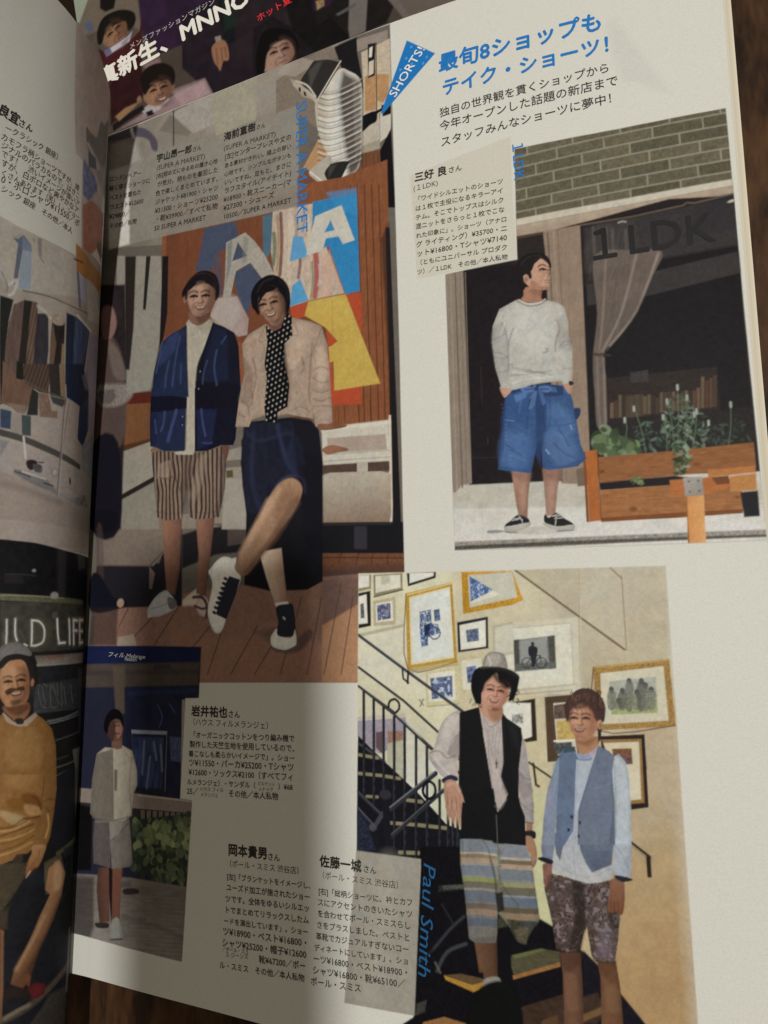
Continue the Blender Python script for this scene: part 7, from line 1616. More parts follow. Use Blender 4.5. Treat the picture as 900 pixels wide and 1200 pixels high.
["C",[156.6,98.7,157.6,96.7,159.8,95.1],[18,18,22],{"w":1.11,"f":.59,"a":.8}],
["I",32],
["P",[170.9,32,175.7,32.6,175.9,26.9,175.7,13.7,171.1,12.9,171.4,26.3],[105,75,62],{"f":.16,"g":[171.2,29.4,176.6,30.1,[79,57,46]]}],
["P",[179.6,31.2,183.9,31.7,184.6,26.1,184.9,15.1,179.8,14.3,180.2,27.5],[110,79,60],{"f":.16,"g":[179.5,28.9,185.4,29.7,[86,60,44]]}],
["S",[171,32.1,175.9,32.8,175.2,30,172.8,27.7,171.2,29.4],[75,50,40],{"f":.8,"a":.6}],
["S",[179.6,31.3,183.9,31.8,183.1,29.1,181.4,27.6,180.2,29],[77,52,36],{"f":.78,"a":.5}],
["S",[171.7,27,174.4,27,174.8,20.4,172.1,19.4],[122,91,71],{"f":.99,"a":.5}],
["S",[181,25.7,183.6,26.3,184.3,21.1,181.4,20.7],[123,95,71],{"f":.96,"a":.5}],
["P",[169.5,50.1,173.1,49.7,178.5,48.7,183.5,49.8,184.5,50.2,185.4,42,184.6,36.2,183.7,31.7,182.2,31.2,179.3,31.1,178.3,32.3,177.5,38.6,176.7,36.9,175.7,32.7,173,32.2,170.1,32.5,169.3,38.3,168.3,43.4,167.6,46.6],[76,63,62],{"f":.17,"t":["camo",1.13,[[109,98,99],[45,35,32],[87,66,63],[119,112,118]]],"n":[[.46,.3],[.2,.2]]}],
["P",[174.4,49,177.8,48.3,177.3,38.5,175.7,32.7,173,32.9,174.7,40.8],[34,28,25],{"f":.87,"a":.75}],
["P",[182.3,46.1,185.4,42.6,184.9,39.4,183.2,37.9,182.8,41.7],[38,32,32],{"f":.59,"a":.6}],
["P",[180.3,38.2,183,39.2,183.7,34.8,183.2,31.9,179.7,32.1],[115,104,121],{"f":1.3,"a":.45,"n":[[.39,.3]]}],
["C",[178.4,32.6,179.3,31.1,182.2,31.2,183.9,31.7],[30,25,22],{"w":.26,"f":.19,"a":.6}],
["C",[170.1,32.7,173,32.4,175.7,32.9],[30,25,23],{"w":.3,"f":.2,"a":.7}],
["S",[167.6,52.1,169.8,52.5,169.8,50.5,169.3,49.1,168.3,46.7,167.6,47.6,167.5,49.9],[127,91,85],{"f":.17,"n":[[.48,.15]]}],
["S",[168.6,49,169.7,50.1,169.2,47.5,167.9,45.3],[75,53,49],{"a":.6}],
["S",[183.8,50,186.5,50.4,186.7,46.6,186.1,42.7,184.9,42.2,184.5,43.2,184.1,42.5,183.3,42.6,182.7,43,183.2,46.9],[130,93,74],{"f":.16,"g":[184.5,49.6,184.1,42.5,[113,74,55]]}],
["C",[184.2,45,184.1,42.6],[77,47,36],{"w":.2,"f":.16,"a":.8}],
["C",[185.1,45.1,185,42.4],[77,47,36],{"w":.2,"f":.16,"a":.8}],
["C",[183.4,45.3,183.3,42.9],[78,47,36],{"w":.2,"f":.16,"a":.8}],
["P",[170.2,54.5,172.5,59.1,176.3,60.7,180.9,56.4,184.4,53.4,184,50.5,181.2,49.1,178.5,48.6,174.4,49.3,169.7,50.6],[164,171,185],{"f":.17,"n":[[.67,.06]],"g":[176.5,57.4,177.1,48.6,[175,179,188]]}],
["C",[175.9,59.3,175.1,55.3,175.5,49.4],[134,143,159],{"w":.2,"f":.2,"a":.6}],
["C",[171.1,52.3,174.5,50.6,178.5,50],[134,141,155],{"w":.4,"f":.47,"a":.4}],
["C",[180.6,50.5,182.6,52,184.1,52.5],[134,141,155],{"w":.33,"a":.5}],
["P",[167.6,58.7,171.1,59,170.4,55.5,169.9,52.8,167.5,53.3,167.3,55.9],[114,125,152],{"f":.17,"n":[[.48,.1]]}],
["S",[166.3,53.2,167.5,53.8,170,53.2,169.8,52.3,168,52.5],[30,31,41],{"f":.14}],
["P",[184.8,61.3,189,61.6,188.8,55.8,188.4,50.9,185.9,51,184.2,51.4],[160,170,187],{"f":.16,"n":[[.52,.08]]}],
["C",[184.9,58.1,186.8,55.6,187.6,53.1],[122,132,150],{"w":.39,"a":.5}],
["C",[187.7,55.3,187.9,52.5],[119,129,146],{"w":.2,"f":.2,"a":.7}],
["S",[184.6,51,186.5,51,188.5,50.6,188.5,50.2,186.4,49.7,184.9,50.3],[35,37,50],{"f":.13}],
["P",[176.3,60.7,185.3,61.4,184.5,56.7,184,53.4,179.3,51.2,178,53.2,176.8,56.1],[95,106,129],{"f":.17,"n":[[.67,.06],[.07,.05]]}],
["P",[170.4,59.6,174.6,60.6,172.5,56.1,171.8,53.2,170.9,54.9],[92,103,127],{"f":.17,"n":[[.68,.06]]}],
["C",[176.6,58.7,178.1,56.2,183.5,56.3],[72,82,105],{"w":.2,"f":.2,"a":.5}],
["P",[178.1,55.5,184.2,56.7,183.9,53.4,179.3,51.2],[73,82,106],{"f":.8,"a":.4}],
["P",[170.6,73.2,172.2,77.4,173.5,78.5,172.4,70.5,171.3,63.7,170.6,56.9,167.5,56.6,168.1,62.8,169.4,69.7],[124,135,161],{"f":.17,"n":[[.49,.08]]}],
["P",[169.9,71.8,170.6,73.2,170,67,168.4,63.1,168.3,64.8],[148,151,175],{"f":.56,"a":.6}],
["P",[170.9,75.9,172.8,78.1,172,71.9,170.8,68.4],[135,154,181],{"f":.49,"a":.6}],
["P",[185.3,78.3,187,79.4,188.6,77.4,189.2,74.1,189.2,66.2,188.9,58.4,185.1,58.1,185.4,68,185.2,73.3],[170,181,196],{"f":.17,"n":[[.53,.07]]}],
["C",[185.9,76.6,185.8,68,185.3,59.7],[137,149,167],{"w":.4,"a":.6}],
["C",[187.9,76.7,188.6,71.4,188.2,63.2],[189,198,211],{"w":.73,"f":.66,"a":.6}],
["P",[175.5,72.1,179.6,72.3,178.3,59.4,172.8,58.9],[157,167,185],{"f":.17}],
["P",[176.5,78.9,177.1,77.6,181.3,79.1,181.6,78.5,179.3,72.3,176.5,65.4,174.5,57.2,172.7,57.1,175.1,64,176.3,72.1],[164,175,194],{"f":.17,"n":[[.55,.06]]}],
["C",[177.2,76.9,176.3,67.4,174.9,58.9],[123,135,156],{"w":.2,"f":.2,"a":.5}],
["P",[172.8,78.8,174.1,80.4,176.5,80.7,177,79,176.5,74.2,176,67.4,175.3,60.6,173.1,57.1,170.8,56.9,171.3,63.7,172.2,72.2],[95,111,141],{"f":.17,"n":[[.69,.06],[.07,.05]]}],
["P",[181.6,79.2,182.1,81.2,184.7,80,186,78.7,185.2,74.6,185.4,68,185.1,58.1,176.2,57.4,176.7,65.4,179.3,73],[103,114,138],{"f":.17,"n":[[.67,.06],[.07,.05]]}],
["P",[185.1,74.6,185.6,68,185.1,58.1,183.6,57.9,185,65.9],[64,73,91],{"f":.53,"a":.5}],
["P",[174.1,80.4,176.6,80.7,176.8,79.5,173.7,79],[63,80,93],{"f":.17}],
["C",[179.6,72.3,177.3,66.1,176.4,59],[76,87,115],{"w":.27,"f":.24,"a":.6}],
["C",[181.2,71,183.6,71.8,185.3,72.6],[123,136,162],{"w":.34,"a":.4}],
["P",[173.6,77.4,175.8,78.9,175.8,70.7,172.5,67.1],[86,99,123],{"f":.83,"a":.35}],
["E",[175.1,63.8,.34,.44,-.0],[32,34,43],{"f":.14}],
["E",[174.2,60.7,.34,.41,-.0],[32,34,43],{"f":.14}],
["E",[177,62.6,.31,.41,-.0],[47,53,67],{"f":.14}],
["E",[176.6,59.4,.3,.41,-.0],[47,53,67],{"f":.14}],
["P",[176.5,79.3,177.3,77.6,180.6,78.1,182.1,81.6,180.7,80.5,179.2,79.1,177.5,79],[136,152,184],{"f":.17}],
["P",[179.6,79.6,182.4,81.9,182,80.5,180.6,78.1],[169,157,182],{"f":.17}],
["C",[176.6,78.9,177.3,77.6,179.9,77.7,180.6,78.1],[78,97,137],{"w":.31,"f":.21,"a":.8}],
["S",[177.2,83.1,182.2,83.3,182.2,81.2,179.9,79.3,177.9,79,177.1,81],[164,125,97],{"f":.17}],
["S",[177.5,82.8,181.8,82.9,180,81.1,177.6,81.4],[124,86,65],{"f":.76,"a":.6}],
["S",[175.4,87.2,175.7,88.9,177,90.7,179.8,91.3,181.8,89.8,182.5,87.4,181.9,84.6,180.4,82.9,179,82,177.5,82.3,176,84.4],[179,135,114],{"f":.17}],
["S",[180.7,88.4,182.4,87.4,181.9,84.6,179.4,82,178,82.2,180.1,83.9],[145,99,76],{"f":.82,"a":.55}],
["S",[176.2,88.2,177.7,90,178.2,86.9,176.7,84.8],[193,152,131],{"f":.83,"a":.55}],
["S",[174.7,87.8,174.5,90.6,176.1,93.1,178.2,94.7,180.7,94.9,183,93.6,184.4,91,184.1,87.4,183.4,86.7,183.1,87.4,182,87,181.4,89.4,180.5,90.9,179.1,91.3,177.4,91,175.9,89.6,175.4,87.5,175,86.8],[67,48,46],{"f":.17}],
["C",[177.3,91.2,176.8,90.8,176.2,88.6],[103,75,68],{"w":.17,"f":.14,"a":.7}],
["C",[179.8,93.3,179.7,92.5,179.7,91.6],[91,65,60],{"w":.17,"f":.14,"a":.7}],
["C",[182.6,94.5,183,93.4,182.6,92.4],[103,76,68],{"w":.17,"f":.14,"a":.7}],
["C",[183.2,92.2,182.5,91,182.8,89.6],[49,33,32],{"w":.17,"f":.14,"a":.7}],
["C",[176.4,94.5,176.6,93.6,176.6,91.8],[104,76,69],{"w":.18,"f":.14,"a":.7}],
["C",[180.5,94.2,180.5,93.9,180.9,92.7],[91,66,60],{"w":.17,"f":.14,"a":.7}],
["C",[182.8,93.1,183.4,92.5,182.3,90.5],[58,40,38],{"w":.17,"f":.14,"a":.7}],
["C",[176.5,91.9,176.5,91.2,176,89.6],[91,65,60],{"w":.17,"f":.14,"a":.7}],
["C",[179.6,92.5,179.1,91.6,179.6,91],[49,33,32],{"w":.17,"f":.14,"a":.7}],
["C",[183.2,93,182.7,92.4,181.9,91.1],[58,40,38],{"w":.17,"f":.14,"a":.7}],
["C",[177.7,93.2,177.3,92.1,177.4,90.8],[118,86,77],{"w":.17,"f":.14,"a":.7}],
["C",[176.3,91.3,175.8,90.1,175.7,89.8],[90,65,60],{"w":.17,"f":.14,"a":.7}],
["C",[182,93.5,182.1,92.3,181,91.4],[103,75,68],{"w":.17,"f":.14,"a":.7}],
["C",[179,94.4,178.6,94,177.9,92.9],[91,66,60],{"w":.17,"f":.14,"a":.7}],
["C",[179.9,93.4,179.9,92.9,180.1,91.8],[58,40,38],{"w":.17,"f":.14,"a":.7}],
["C",[183.3,93.6,182.7,92.9,182.8,91.7],[58,40,38],{"w":.17,"f":.14,"a":.7}],
["C",[181,92.9,181.5,92.6,182,90.5],[91,66,60],{"w":.17,"f":.14,"a":.7}],
["C",[183.9,92.7,183.6,91.9,182.9,91],[103,76,68],{"w":.17,"f":.14,"a":.7}],
["C",[177.3,91.7,177.1,91.3,177.7,89.5],[103,75,68],{"w":.17,"f":.14,"a":.7}],
["C",[181.6,92.9,181.9,92.1,181.3,91],[90,65,60],{"w":.17,"f":.14,"a":.7}],
["C",[177.4,94,176.8,93.4,176,91.7],[118,87,77],{"w":.18,"f":.14,"a":.7}],
["C",[183.2,92.4,183.2,91.1,183.7,90.2],[117,86,76],{"w":.17,"f":.14,"a":.7}],
["C",[182.5,92.7,182,91.8,182.9,90.5],[58,40,38],{"w":.17,"f":.14,"a":.7}],
["C",[175.4,92.4,175.7,91.1,176.5,90.7],[91,66,60],{"w":.18,"f":.14,"a":.7}],
["C",[177.9,92.7,178.4,91.6,177.4,90.9],[50,33,32],{"w":.17,"f":.14,"a":.7}],
["C",[182.6,93.5,182.8,93,182.5,91.6],[49,33,32],{"w":.17,"f":.14,"a":.7}],
["C",[180.4,91.4,180,90.4,181.1,89.1],[103,75,68],{"w":.17,"f":.14,"a":.7}],
["C",[183.4,92.2,183.5,91.1,182.6,89.6],[58,40,38],{"w":.17,"f":.14,"a":.7}],
["C",[179.9,94.5,179.1,93.3,179.2,92.5],[104,76,68],{"w":.17,"f":.14,"a":.7}],
["C",[176.3,91.6,177,91,177.1,89.9],[49,33,32],{"w":.17,"f":.14,"a":.7}],
["C",[184,92.5,183.7,91.2,184.5,90.1],[103,75,68],{"w":.17,"f":.14,"a":.7}],
["C",[177.5,91.7,177.5,91.2,177.4,90.2],[58,40,38],{"w":.17,"f":.14,"a":.7}],
["C",[176.4,94.4,176.8,93,177.3,91.9],[104,76,69],{"w":.18,"f":.14,"a":.7}],
["C",[176.5,92.5,175.9,91.6,177.3,89.8],[49,33,32],{"w":.17,"f":.14,"a":.7}],
["C",[183.5,94.5,183.2,93.1,182.3,92],[58,40,38],{"w":.17,"f":.14,"a":.7}],
["C",[182.7,94.5,182.9,93.8,183.4,92],[103,76,68],{"w":.17,"f":.14,"a":.7}],
["C",[181.6,92.6,181.2,91.5,182.7,91.1],[49,33,32],{"w":.17,"f":.14,"a":.7}],
["C",[183.1,91.5,182.8,91,182.4,89.5],[58,40,38],{"w":.17,"f":.14,"a":.7}],
["C",[179.1,91.9,179.1,91.4,180,90],[91,66,60],{"w":.17,"f":.14,"a":.7}],
["C",[177,91.2,177.1,90.1,177.7,89.1],[90,65,60],{"w":.17,"f":.14,"a":.7}],
["C",[178.1,91.5,178.1,90.6,179.1,88.7],[58,40,38],{"w":.17,"f":.14,"a":.7}],
["C",[183.5,94.3,183,93.8,182.5,92.3],[49,33,32],{"w":.17,"f":.14,"a":.7}],
["C",[181.4,93.1,181,91.9,181.1,90.8],[58,40,38],{"w":.17,"f":.14,"a":.7}],
["C",[181.8,93.4,182.5,92.6,181.3,90.9],[58,40,38],{"w":.17,"f":.14,"a":.7}],
["C",[180,93.6,180.4,92.4,179.3,91.3],[118,86,77],{"w":.17,"f":.14,"a":.7}],
["C",[179.7,91.9,179.4,91.3,179.7,89.4],[58,40,38],{"w":.17,"f":.14,"a":.7}],
["C",[182.5,92.4,182.2,92.1,183.3,90.4],[90,65,60],{"w":.17,"f":.14,"a":.7}],
["C",[178,93.3,178.1,92.8,178.4,91.8],[91,66,60],{"w":.17,"f":.14,"a":.7}],
["C",[177,92.6,177.3,91.4,177,90.4],[104,76,68],{"w":.17,"f":.14,"a":.7}],
["C",[183,93.4,182.2,92.5,183.2,90.7],[58,40,38],{"w":.17,"f":.14,"a":.7}],
["C",[178.4,91.3,178.3,90.7,177.7,89.4],[90,65,60],{"w":.17,"f":.14,"a":.7}],
["C",[178.4,93.4,178.2,92.4,177.2,91.8],[118,87,77],{"w":.17,"f":.14,"a":.7}],
["C",[181.5,91.5,180.7,90.2,181.4,89.5],[49,33,32],{"w":.17,"f":.14,"a":.7}],
["C",[179.6,94.1,179.7,92.9,180.2,91.7],[103,75,68],{"w":.17,"f":.14,"a":.7}],
["C",[180.5,93.8,180.1,92.6,180.2,91.5],[49,33,32],{"w":.17,"f":.14,"a":.7}],
["C",[179.7,92.4,179.1,91,178.6,90],[49,33,32],{"w":.17,"f":.14,"a":.7}],
["C",[181.2,93.5,181,92.5,181.6,91.8],[58,40,38],{"w":.17,"f":.14,"a":.7}],
["C",[176.6,91.7,176.6,90.6,176,90.1],[91,65,60],{"w":.17,"f":.14,"a":.7}],
["C",[178.8,91.3,179.5,90.9,178.5,88.7],[103,76,68],{"w":.17,"f":.14,"a":.7}],
["C",[178.2,94.6,178.5,93.5,178.3,92.3],[91,66,60],{"w":.17,"f":.14,"a":.7}],
["C",[176.4,93.1,176.1,93.8],[68,48,47],{"w":.21,"f":.14}],
["C",[176.9,93.2,177.3,94],[68,48,47],{"w":.21,"f":.14}],
["C",[177.5,93.3,177.4,94.2],[68,48,46],{"w":.21,"f":.14}],
["C",[178,93.4,178.4,94.4],[68,48,46],{"w":.21,"f":.14}],
["C",[178.5,93.5,178.6,94.6],[68,48,46],{"w":.21,"f":.14}],
["C",[179.1,93.7,179.5,94.7],[68,48,47],{"w":.21,"f":.14}],
["C",[179.6,93.8,179.3,94.9],[68,48,47],{"w":.21,"f":.14}],
["C",[180.1,93.9,180.6,95.1],[68,48,47],{"w":.21,"f":.14}],
["C",[180.6,93.8,180.4,94.9],[68,48,47],{"w":.21,"f":.14}],
["C",[181.1,93.7,181.3,94.8],[68,48,47],{"w":.21,"f":.14}],
["C",[181.6,93.6,181.7,94.6],[68,48,47],{"w":.21,"f":.14}],
["C",[182.2,93.5,182.7,94.4],[68,48,46],{"w":.21,"f":.14}],
["C",[182.7,93.4,183,94.3],[68,48,46],{"w":.21,"f":.14}],
["C",[183.2,93.3,183.7,94.1],[68,48,46],{"w":.21,"f":.14}],
["P",[182.3,85,183.3,85.3,183,82.6,182.3,81.9],[56,41,40],{"f":.2}],
["E",[183,86.2,.62,1.09,-.0],[181,140,116],{"f":.17}],
["E",[183,86,.27,.62,-.0],[146,103,83],{"f":.21}],
["S",[179.6,90.5,181.9,89.1,181.8,86.4,180.7,83.9,179.1,82.9,179.8,85.1,180.4,87.1],[131,82,63],{"f":1.35,"a":.4}],
["S",[176.8,89.4,178.3,89.7,179,89.3,177.9,88.8],[196,153,130],{"f":1.02,"a":.3}],
["S",[175.5,86.7,176.9,86.9,177,85.9,175.8,85.6],[195,152,129],{"f":.85,"a":.45}],
["E",[176.8,87.8,.89,.44,-.03],[131,82,63],{"f":.75,"a":.5}],
["C",[175.9,87.5,176.8,87.8,177.6,87.5],[40,26,23],{"w":.44}],
["E",[176.7,87.6,.34,.26,-.03],[40,26,23],{"a":.9}],
["C",[175.8,88.5,176.8,88.9,177.8,88.5],[40,26,23],{"w":.41,"a":.75}],
["C",[176.7,87.1,176.6,86.9],[132,82,64],{"w":.34,"a":.4}],
["E",[179.6,87.8,.88,.44,-.03],[131,82,63],{"f":.75,"a":.5}],
["C",[178.8,87.5,179.6,87.8,180.4,87.5],[40,26,23],{"w":.44}],
["E",[179.6,87.6,.34,.25,-.03],[40,26,23],{"a":.9}],
["C",[178.6,88.5,179.7,88.8,180.6,88.5],[40,26,23],{"w":.41,"a":.75}],
["C",[179.7,87.1,179.6,86.9],[131,82,63],{"w":.34,"a":.4}],
["C",[178.5,87.8,178.6,86.8,178.7,86.1],[131,82,63],{"w":.41,"f":.47,"a":.7}],
["C",[178.1,87.9,178.1,86.4],[195,152,129],{"w":.34,"a":.6}],
["C",[177.4,86.1,177.8,85.8,178.3,85.8,178.8,86.1],[40,26,23],{"w":.27,"a":.6}],
["C",[177,86.1,176.1,85.4,176.2,84.5],[130,82,63],{"w":.27,"f":.48,"a":.6}],
["C",[179.2,86.1,179.9,85.4,179.7,84.6],[130,82,63],{"w":.27,"f":.47,"a":.45}],
["S",[176.6,85.2,177.5,85.1,178.5,85.1,179.4,85.3,178.9,84.5,177.9,84.2,177,84.4],[86,46,44],{"a":.9}],
["S",[177,85.1,178,84.9,179,85.1,178.6,84.7,177.9,84.6,177.3,84.7],[185,171,161],{"f":.24,"a":.9}],
["C",[177.1,84.2,177.9,83.9,178.8,84.2],[135,87,79],{"w":.34,"a":.7}],
["S",[176.7,83.3,177.9,83.6,179,83.4,178.7,82.7,177.4,82.7],[130,81,62],{"f":.68,"a":.5}],
["C",[175.3,87.2,175.7,89.2,177,90.7,179.3,91.3,181.1,90.3,182.1,88.1],[67,47,46],{"w":1.04,"f":.83,"a":.8}],
["C",[176.3,91.4,177.7,90.2,179.8,90.9],[67,48,46],{"w":.84,"f":.56,"a":.7}],
["C",[179.8,91.4,180.8,90.3,181.8,89.8],[67,48,46],{"w":.83,"f":.55,"a":.7}],
["K",[],0,{}],
["K",[9.3,105.2,36.8,105.3,60.4,105,59.9,89.2,54.4,89,53.3,58.4,58.1,58.3,55.6,11.4,33.7,11.6,-.0,12.5,4.5,58],0,{}],
["I",4],
["P",[-6,107.3,61.7,107.2,63.1,56.9,64.4,9.8,.9,-1.2,-2.5,51.2],[38,40,59],{}],
["P",[1.7,105.2,60.4,105.3,59.5,100,2,98.8],[27,34,72],{"n":[[3.31,.15]]}],
["P",[2,98.8,59.9,100.3,59.4,93.1,2.5,90.9],[77,69,67],{"n":[[2.63,.12]],"f":.66}],
["P",[2.2,96.7,59.9,98.1,59.6,96.6,2.3,95],[58,51,54],{"f":.66,"a":.5}],
["P",[40.8,99.5,48,99.6,48.1,98,40.8,97.6],[54,49,57],{"f":.63,"a":.7}],
["P",[22.3,98.7,28.3,98.8,28.6,83.5,24.8,82],[90,80,74],{"f":1.0}],
["P",[28.2,91.5,59.4,93.1,58.6,73.1,57.7,58.7,31.4,58.1],[34,38,62],{"n":[[2.46,.2]],"f":.61}],
["P",[29.8,90.5,58.7,92.1,58.8,90.7,29.9,89.1],[40,50,88],{"f":.63,"a":.7}],
["P",[32,78.2,47.6,78.8,47.7,59.4,33.3,59.1],[35,38,54],{"f":.21}],
["P",[32,78.2,47.3,78.5,47.2,77.4,32.1,77],[141,150,178],{"f":.21,"n":[[.21,.4]]}],
["L",[32.4,76.9,33.1,68.9],[89,96,120],{"w":.22,"f":.16,"a":.7}],
["L",[47.2,77.4,47.1,60.2],[120,132,167],{"w":.26,"f":.15,"a":.8}],
["P",[33.1,76,45.9,76.5,45.9,60.6,34.4,60.5],[51,61,101],{"f":.52,"n":[[.73,.4,1.5,4]]}],
["C",[37.8,74.9,37.3,64.7],[122,135,162],{"w":.74,"f":.63,"a":.6}],
["C",[40.5,70.2,39.4,60.5],[127,142,171],{"w":.73,"f":.63,"a":.6}],
["C",[44.8,74,45.7,66.2],[128,142,173],{"w":.72,"f":.62,"a":.6}],
["C",[41.8,74.7,43.2,69.5],[128,142,173],{"w":.73,"f":.63,"a":.6}],
["P",[48.6,76.9,53.8,76.9,53.5,69.3,49.1,69.5],[78,92,129],{"f":.51,"a":.8,"n":[[.51,.4]]}],
["C",[43.1,86.4,45.1,82.9,44,79.7],[88,116,184],{"w":.31,"a":.6}],
["C",[47.9,87,50.3,84.4],[88,116,184],{"w":.31,"a":.5}],
["P",[53.1,88.5,54.8,88.5,55.2,58.8,53.5,58.6],[154,143,142],{"f":.2}],
["P",[9.5,58.1,35.8,58.4,58.6,58.2,59,54.5,36,53.8,9.2,53.5],[135,124,121],{"f":.21,"n":[[.42,.1]]}],
["C",[35.8,57.9,58.6,58],[209,199,201],{"w":.41,"a":.6}],
["P",[9.2,53.5,36,53.8,58.8,54.5,58.3,51.1,33.1,49.8,8.8,49.8],[47,45,47],{}],
["P",[37.2,53.5,38.9,53.6,39,50.4,37.5,50.3],[118,111,111],{"f":.21,"a":.8}],
["P",[39.8,53.6,41.5,53.7,41.5,50.7,40,50.5],[122,116,116],{"f":.21,"a":.8}],
["P",[42.3,53.7,44,53.8,44,50.9,42.5,50.8],[123,117,117],{"f":.2,"a":.8}],
["P",[44.8,53.8,46.4,53.9,46.4,51.2,45,51],[123,117,117],{"f":.2,"a":.8}],
["P",[47.3,53.9,48.9,54,48.9,51.4,47.5,51.3],[123,117,117],{"f":.2,"a":.8}],
["P",[49.7,54,51.3,54.1,51.3,51.6,49.9,51.5],[123,117,117],{"f":.2,"a":.8}],
["P",[52.1,54.1,53.7,54.1,53.7,51.9,52.3,51.7],[123,117,117],{"f":.2,"a":.8}],
["P",[54.5,54.2,56.1,54.2,56,52.1,54.7,52],[123,118,119],{"f":.2,"a":.8}],
["P",[56.9,54.3,58.4,54.3,58.4,52.3,57,52.2],[123,118,119],{"f":.2,"a":.8}],
["P",[32.5,49.8,40.4,51.4,58.8,54.5,58.3,33.7,33.2,34.7],[44,56,51],{}],
["P",[8.6,53,15.6,52.2,16.1,32.5,9.9,31.8],[17,16,19],{"f":.54}],
["B",[32.9,47.6,34.2,52.6,39.2,51.3,47.5,51.3,58.8,54,59,33,44.7,32.4,33.2,34.7],[[67,78,66],[82,94,77],[43,51,44],[104,118,87],[52,61,54],[89,99,74]],{"k":230,"r":1.22,"q":.75}],
["B",[39.2,49.2,48.6,51,58.3,51.1,58.2,44,44.2,44.5,34.7,41.3],[[115,129,96],[135,148,111],[93,105,81]],{"k":60,"r":1.11,"q":.75}],
["P",[6.2,30.5,33.9,32.6,61.6,32.9,61.2,9.3,8.1,-.1],[113,108,105],{"n":[[.62,.15,.1,6],[.26,.1]],"g":[32.8,29.5,34,6.9,[135,131,129]]}],
["C",[30.5,27.5,46,28.9,57.3,29.9],[95,92,96],{"w":.5,"f":.5,"a":.45}],
["C",[35.1,26.8,46.1,27.7,57.3,28.7],[95,93,96],{"w":.5,"f":.5,"a":.45}],
["C",[39.5,26.2,46.1,26.5,57.4,27.5],[95,93,96],{"w":.49,"f":.49,"a":.45}],
["C",[43.9,25.6,46.2,25.2,57.4,26.3],[96,93,96],{"w":.49,"f":.49,"a":.45}],
["C",[34.1,22.9,46.2,24,57.5,25],[96,93,97],{"w":.5,"f":.5,"a":.45}],
["C",[38.6,22.3,46.3,22.8,57.5,23.8],[96,93,96],{"w":.49,"f":.49,"a":.45}],
["C",[43.1,21.7,46.3,21.5,57.5,22.6],[96,93,96],{"w":.49,"f":.49,"a":.45}],
["C",[33.2,18.9,46.4,20.3,57.6,21.4],[95,93,96],{"w":.49,"f":.49,"a":.45}],
["C",[37.7,18.4,46.4,19.1,57.6,20.2],[96,93,97],{"w":.49,"f":.49,"a":.45}],
["C",[42.2,17.8,46.5,17.8,57.6,19],[96,93,97],{"w":.49,"f":.49,"a":.45}],
["C",[32.3,15,46.5,16.6,57.7,17.8],[96,93,97],{"w":.49,"f":.49,"a":.45}],
["C",[36.8,14.5,46.6,15.4,57.7,16.6],[96,93,97],{"w":.49,"f":.49,"a":.45}],
["C",[41.3,14,46.6,14.2,57.8,15.4],[96,93,97],{"w":.49,"f":.49,"a":.45}],
["C",[31.4,11.1,46.7,13,57.8,14.2],[96,93,97],{"w":.49,"f":.49,"a":.45}],
["C",[36,10.6,46.7,11.7,57.8,13],[96,93,97],{"w":.49,"f":.49,"a":.45}],
["C",[40.4,10.1,46.7,10.5,57.9,11.9],[96,94,97],{"w":.49,"f":.49,"a":.45}],
["P",[8.5,29.9,17.5,30.5,18.4,15.3,15.1,7.9,9.6,6.2],[36,32,33],{"f":1.49,"a":.7}],
["S",[31,28.8,36.5,29.6,37.5,28.4,31.7,27.2],[48,45,48],{}],
["C",[30.8,20.7,46.4,19.7,56.6,18],[87,84,88],{"w":1.19,"f":1.19,"a":.5}],
["P",[29,30.7,34,31.8,34.1,29.7,29.1,29],[77,71,70],{"a":.5}],
["I",41],  # left half of this figure inked darker for the gutter's shade
["P",[19.3,33.8,30.1,35.2,29.8,28.2,29.7,18.8,26.5,18.3,24.8,26.7,25.3,18.1,20.9,17,19,26.7],[79,57,52],{"f":.53,"g":[20.1,29.5,30.3,30.9,[128,86,73]]}],
["P",[24.1,34.4,25.8,34.6,26.3,16.6,24.6,26.6],[30,25,26],{}],
["S",[26.5,18.7,29.4,19.6,31.2,14,27.5,12.7,25.5,13.9],[148,148,148],{}],
["S",[19,16.7,24.4,17.6,24.8,16.2,20.3,15.5],[50,43,44],{}],
["C",[26,12.8,30.9,13.8],[79,77,79],{"w":.52}],
["P",[16.8,48.2,32.4,50.2,33.3,45.1,34.4,37,33.2,35.8,25.4,34.1,24.3,42.3,24.7,34.5,17.3,34.9,16.5,42.3],[121,117,115],{"n":[[1.08,.1]]}],
["P",[16.2,47.7,23.6,48.4,24.7,34.5,17.3,34.9],[69,62,66],{"f":.66,"a":.7}],
["C",[24.6,42.8,28.3,45.4,31.9,48.8],[64,57,61],{"w":.48,"a":.6}],
["P",[23.6,48.4,30,49.5,28.3,45,24.6,43.2],[149,145,142],{"f":.76,"a":.6}],
["P",[16.6,69.6,20.3,71.9,24.3,71.9,28.1,73,32.7,71.5,35.1,65.4,35.3,61,33.9,58.3,33.3,51.2,30,49.5,17.1,48.7,14.8,50.3,15.1,61.2],[167,161,152],{"n":[[1.37,.08]]}],
["P",[16.6,69.6,24,71.7,25.6,49.5,17.1,48.7,14.8,50.3,15.1,61.2],[81,74,70],{"f":.55,"a":.75}],
["C",[32.8,69.7,31.9,60.8,33.3,52.1],[119,115,109],{"w":.53,"f":.48,"a":.6}],
["C",[15.8,49,25.5,49.3,33,51.2],[79,76,72],{"w":.38,"a":.7}],
["P",[24.8,65.1,26.3,65.2,26.4,58.5,25.3,58.4],[64,60,53],{"a":.7,"n":[[.33,.5]]}],
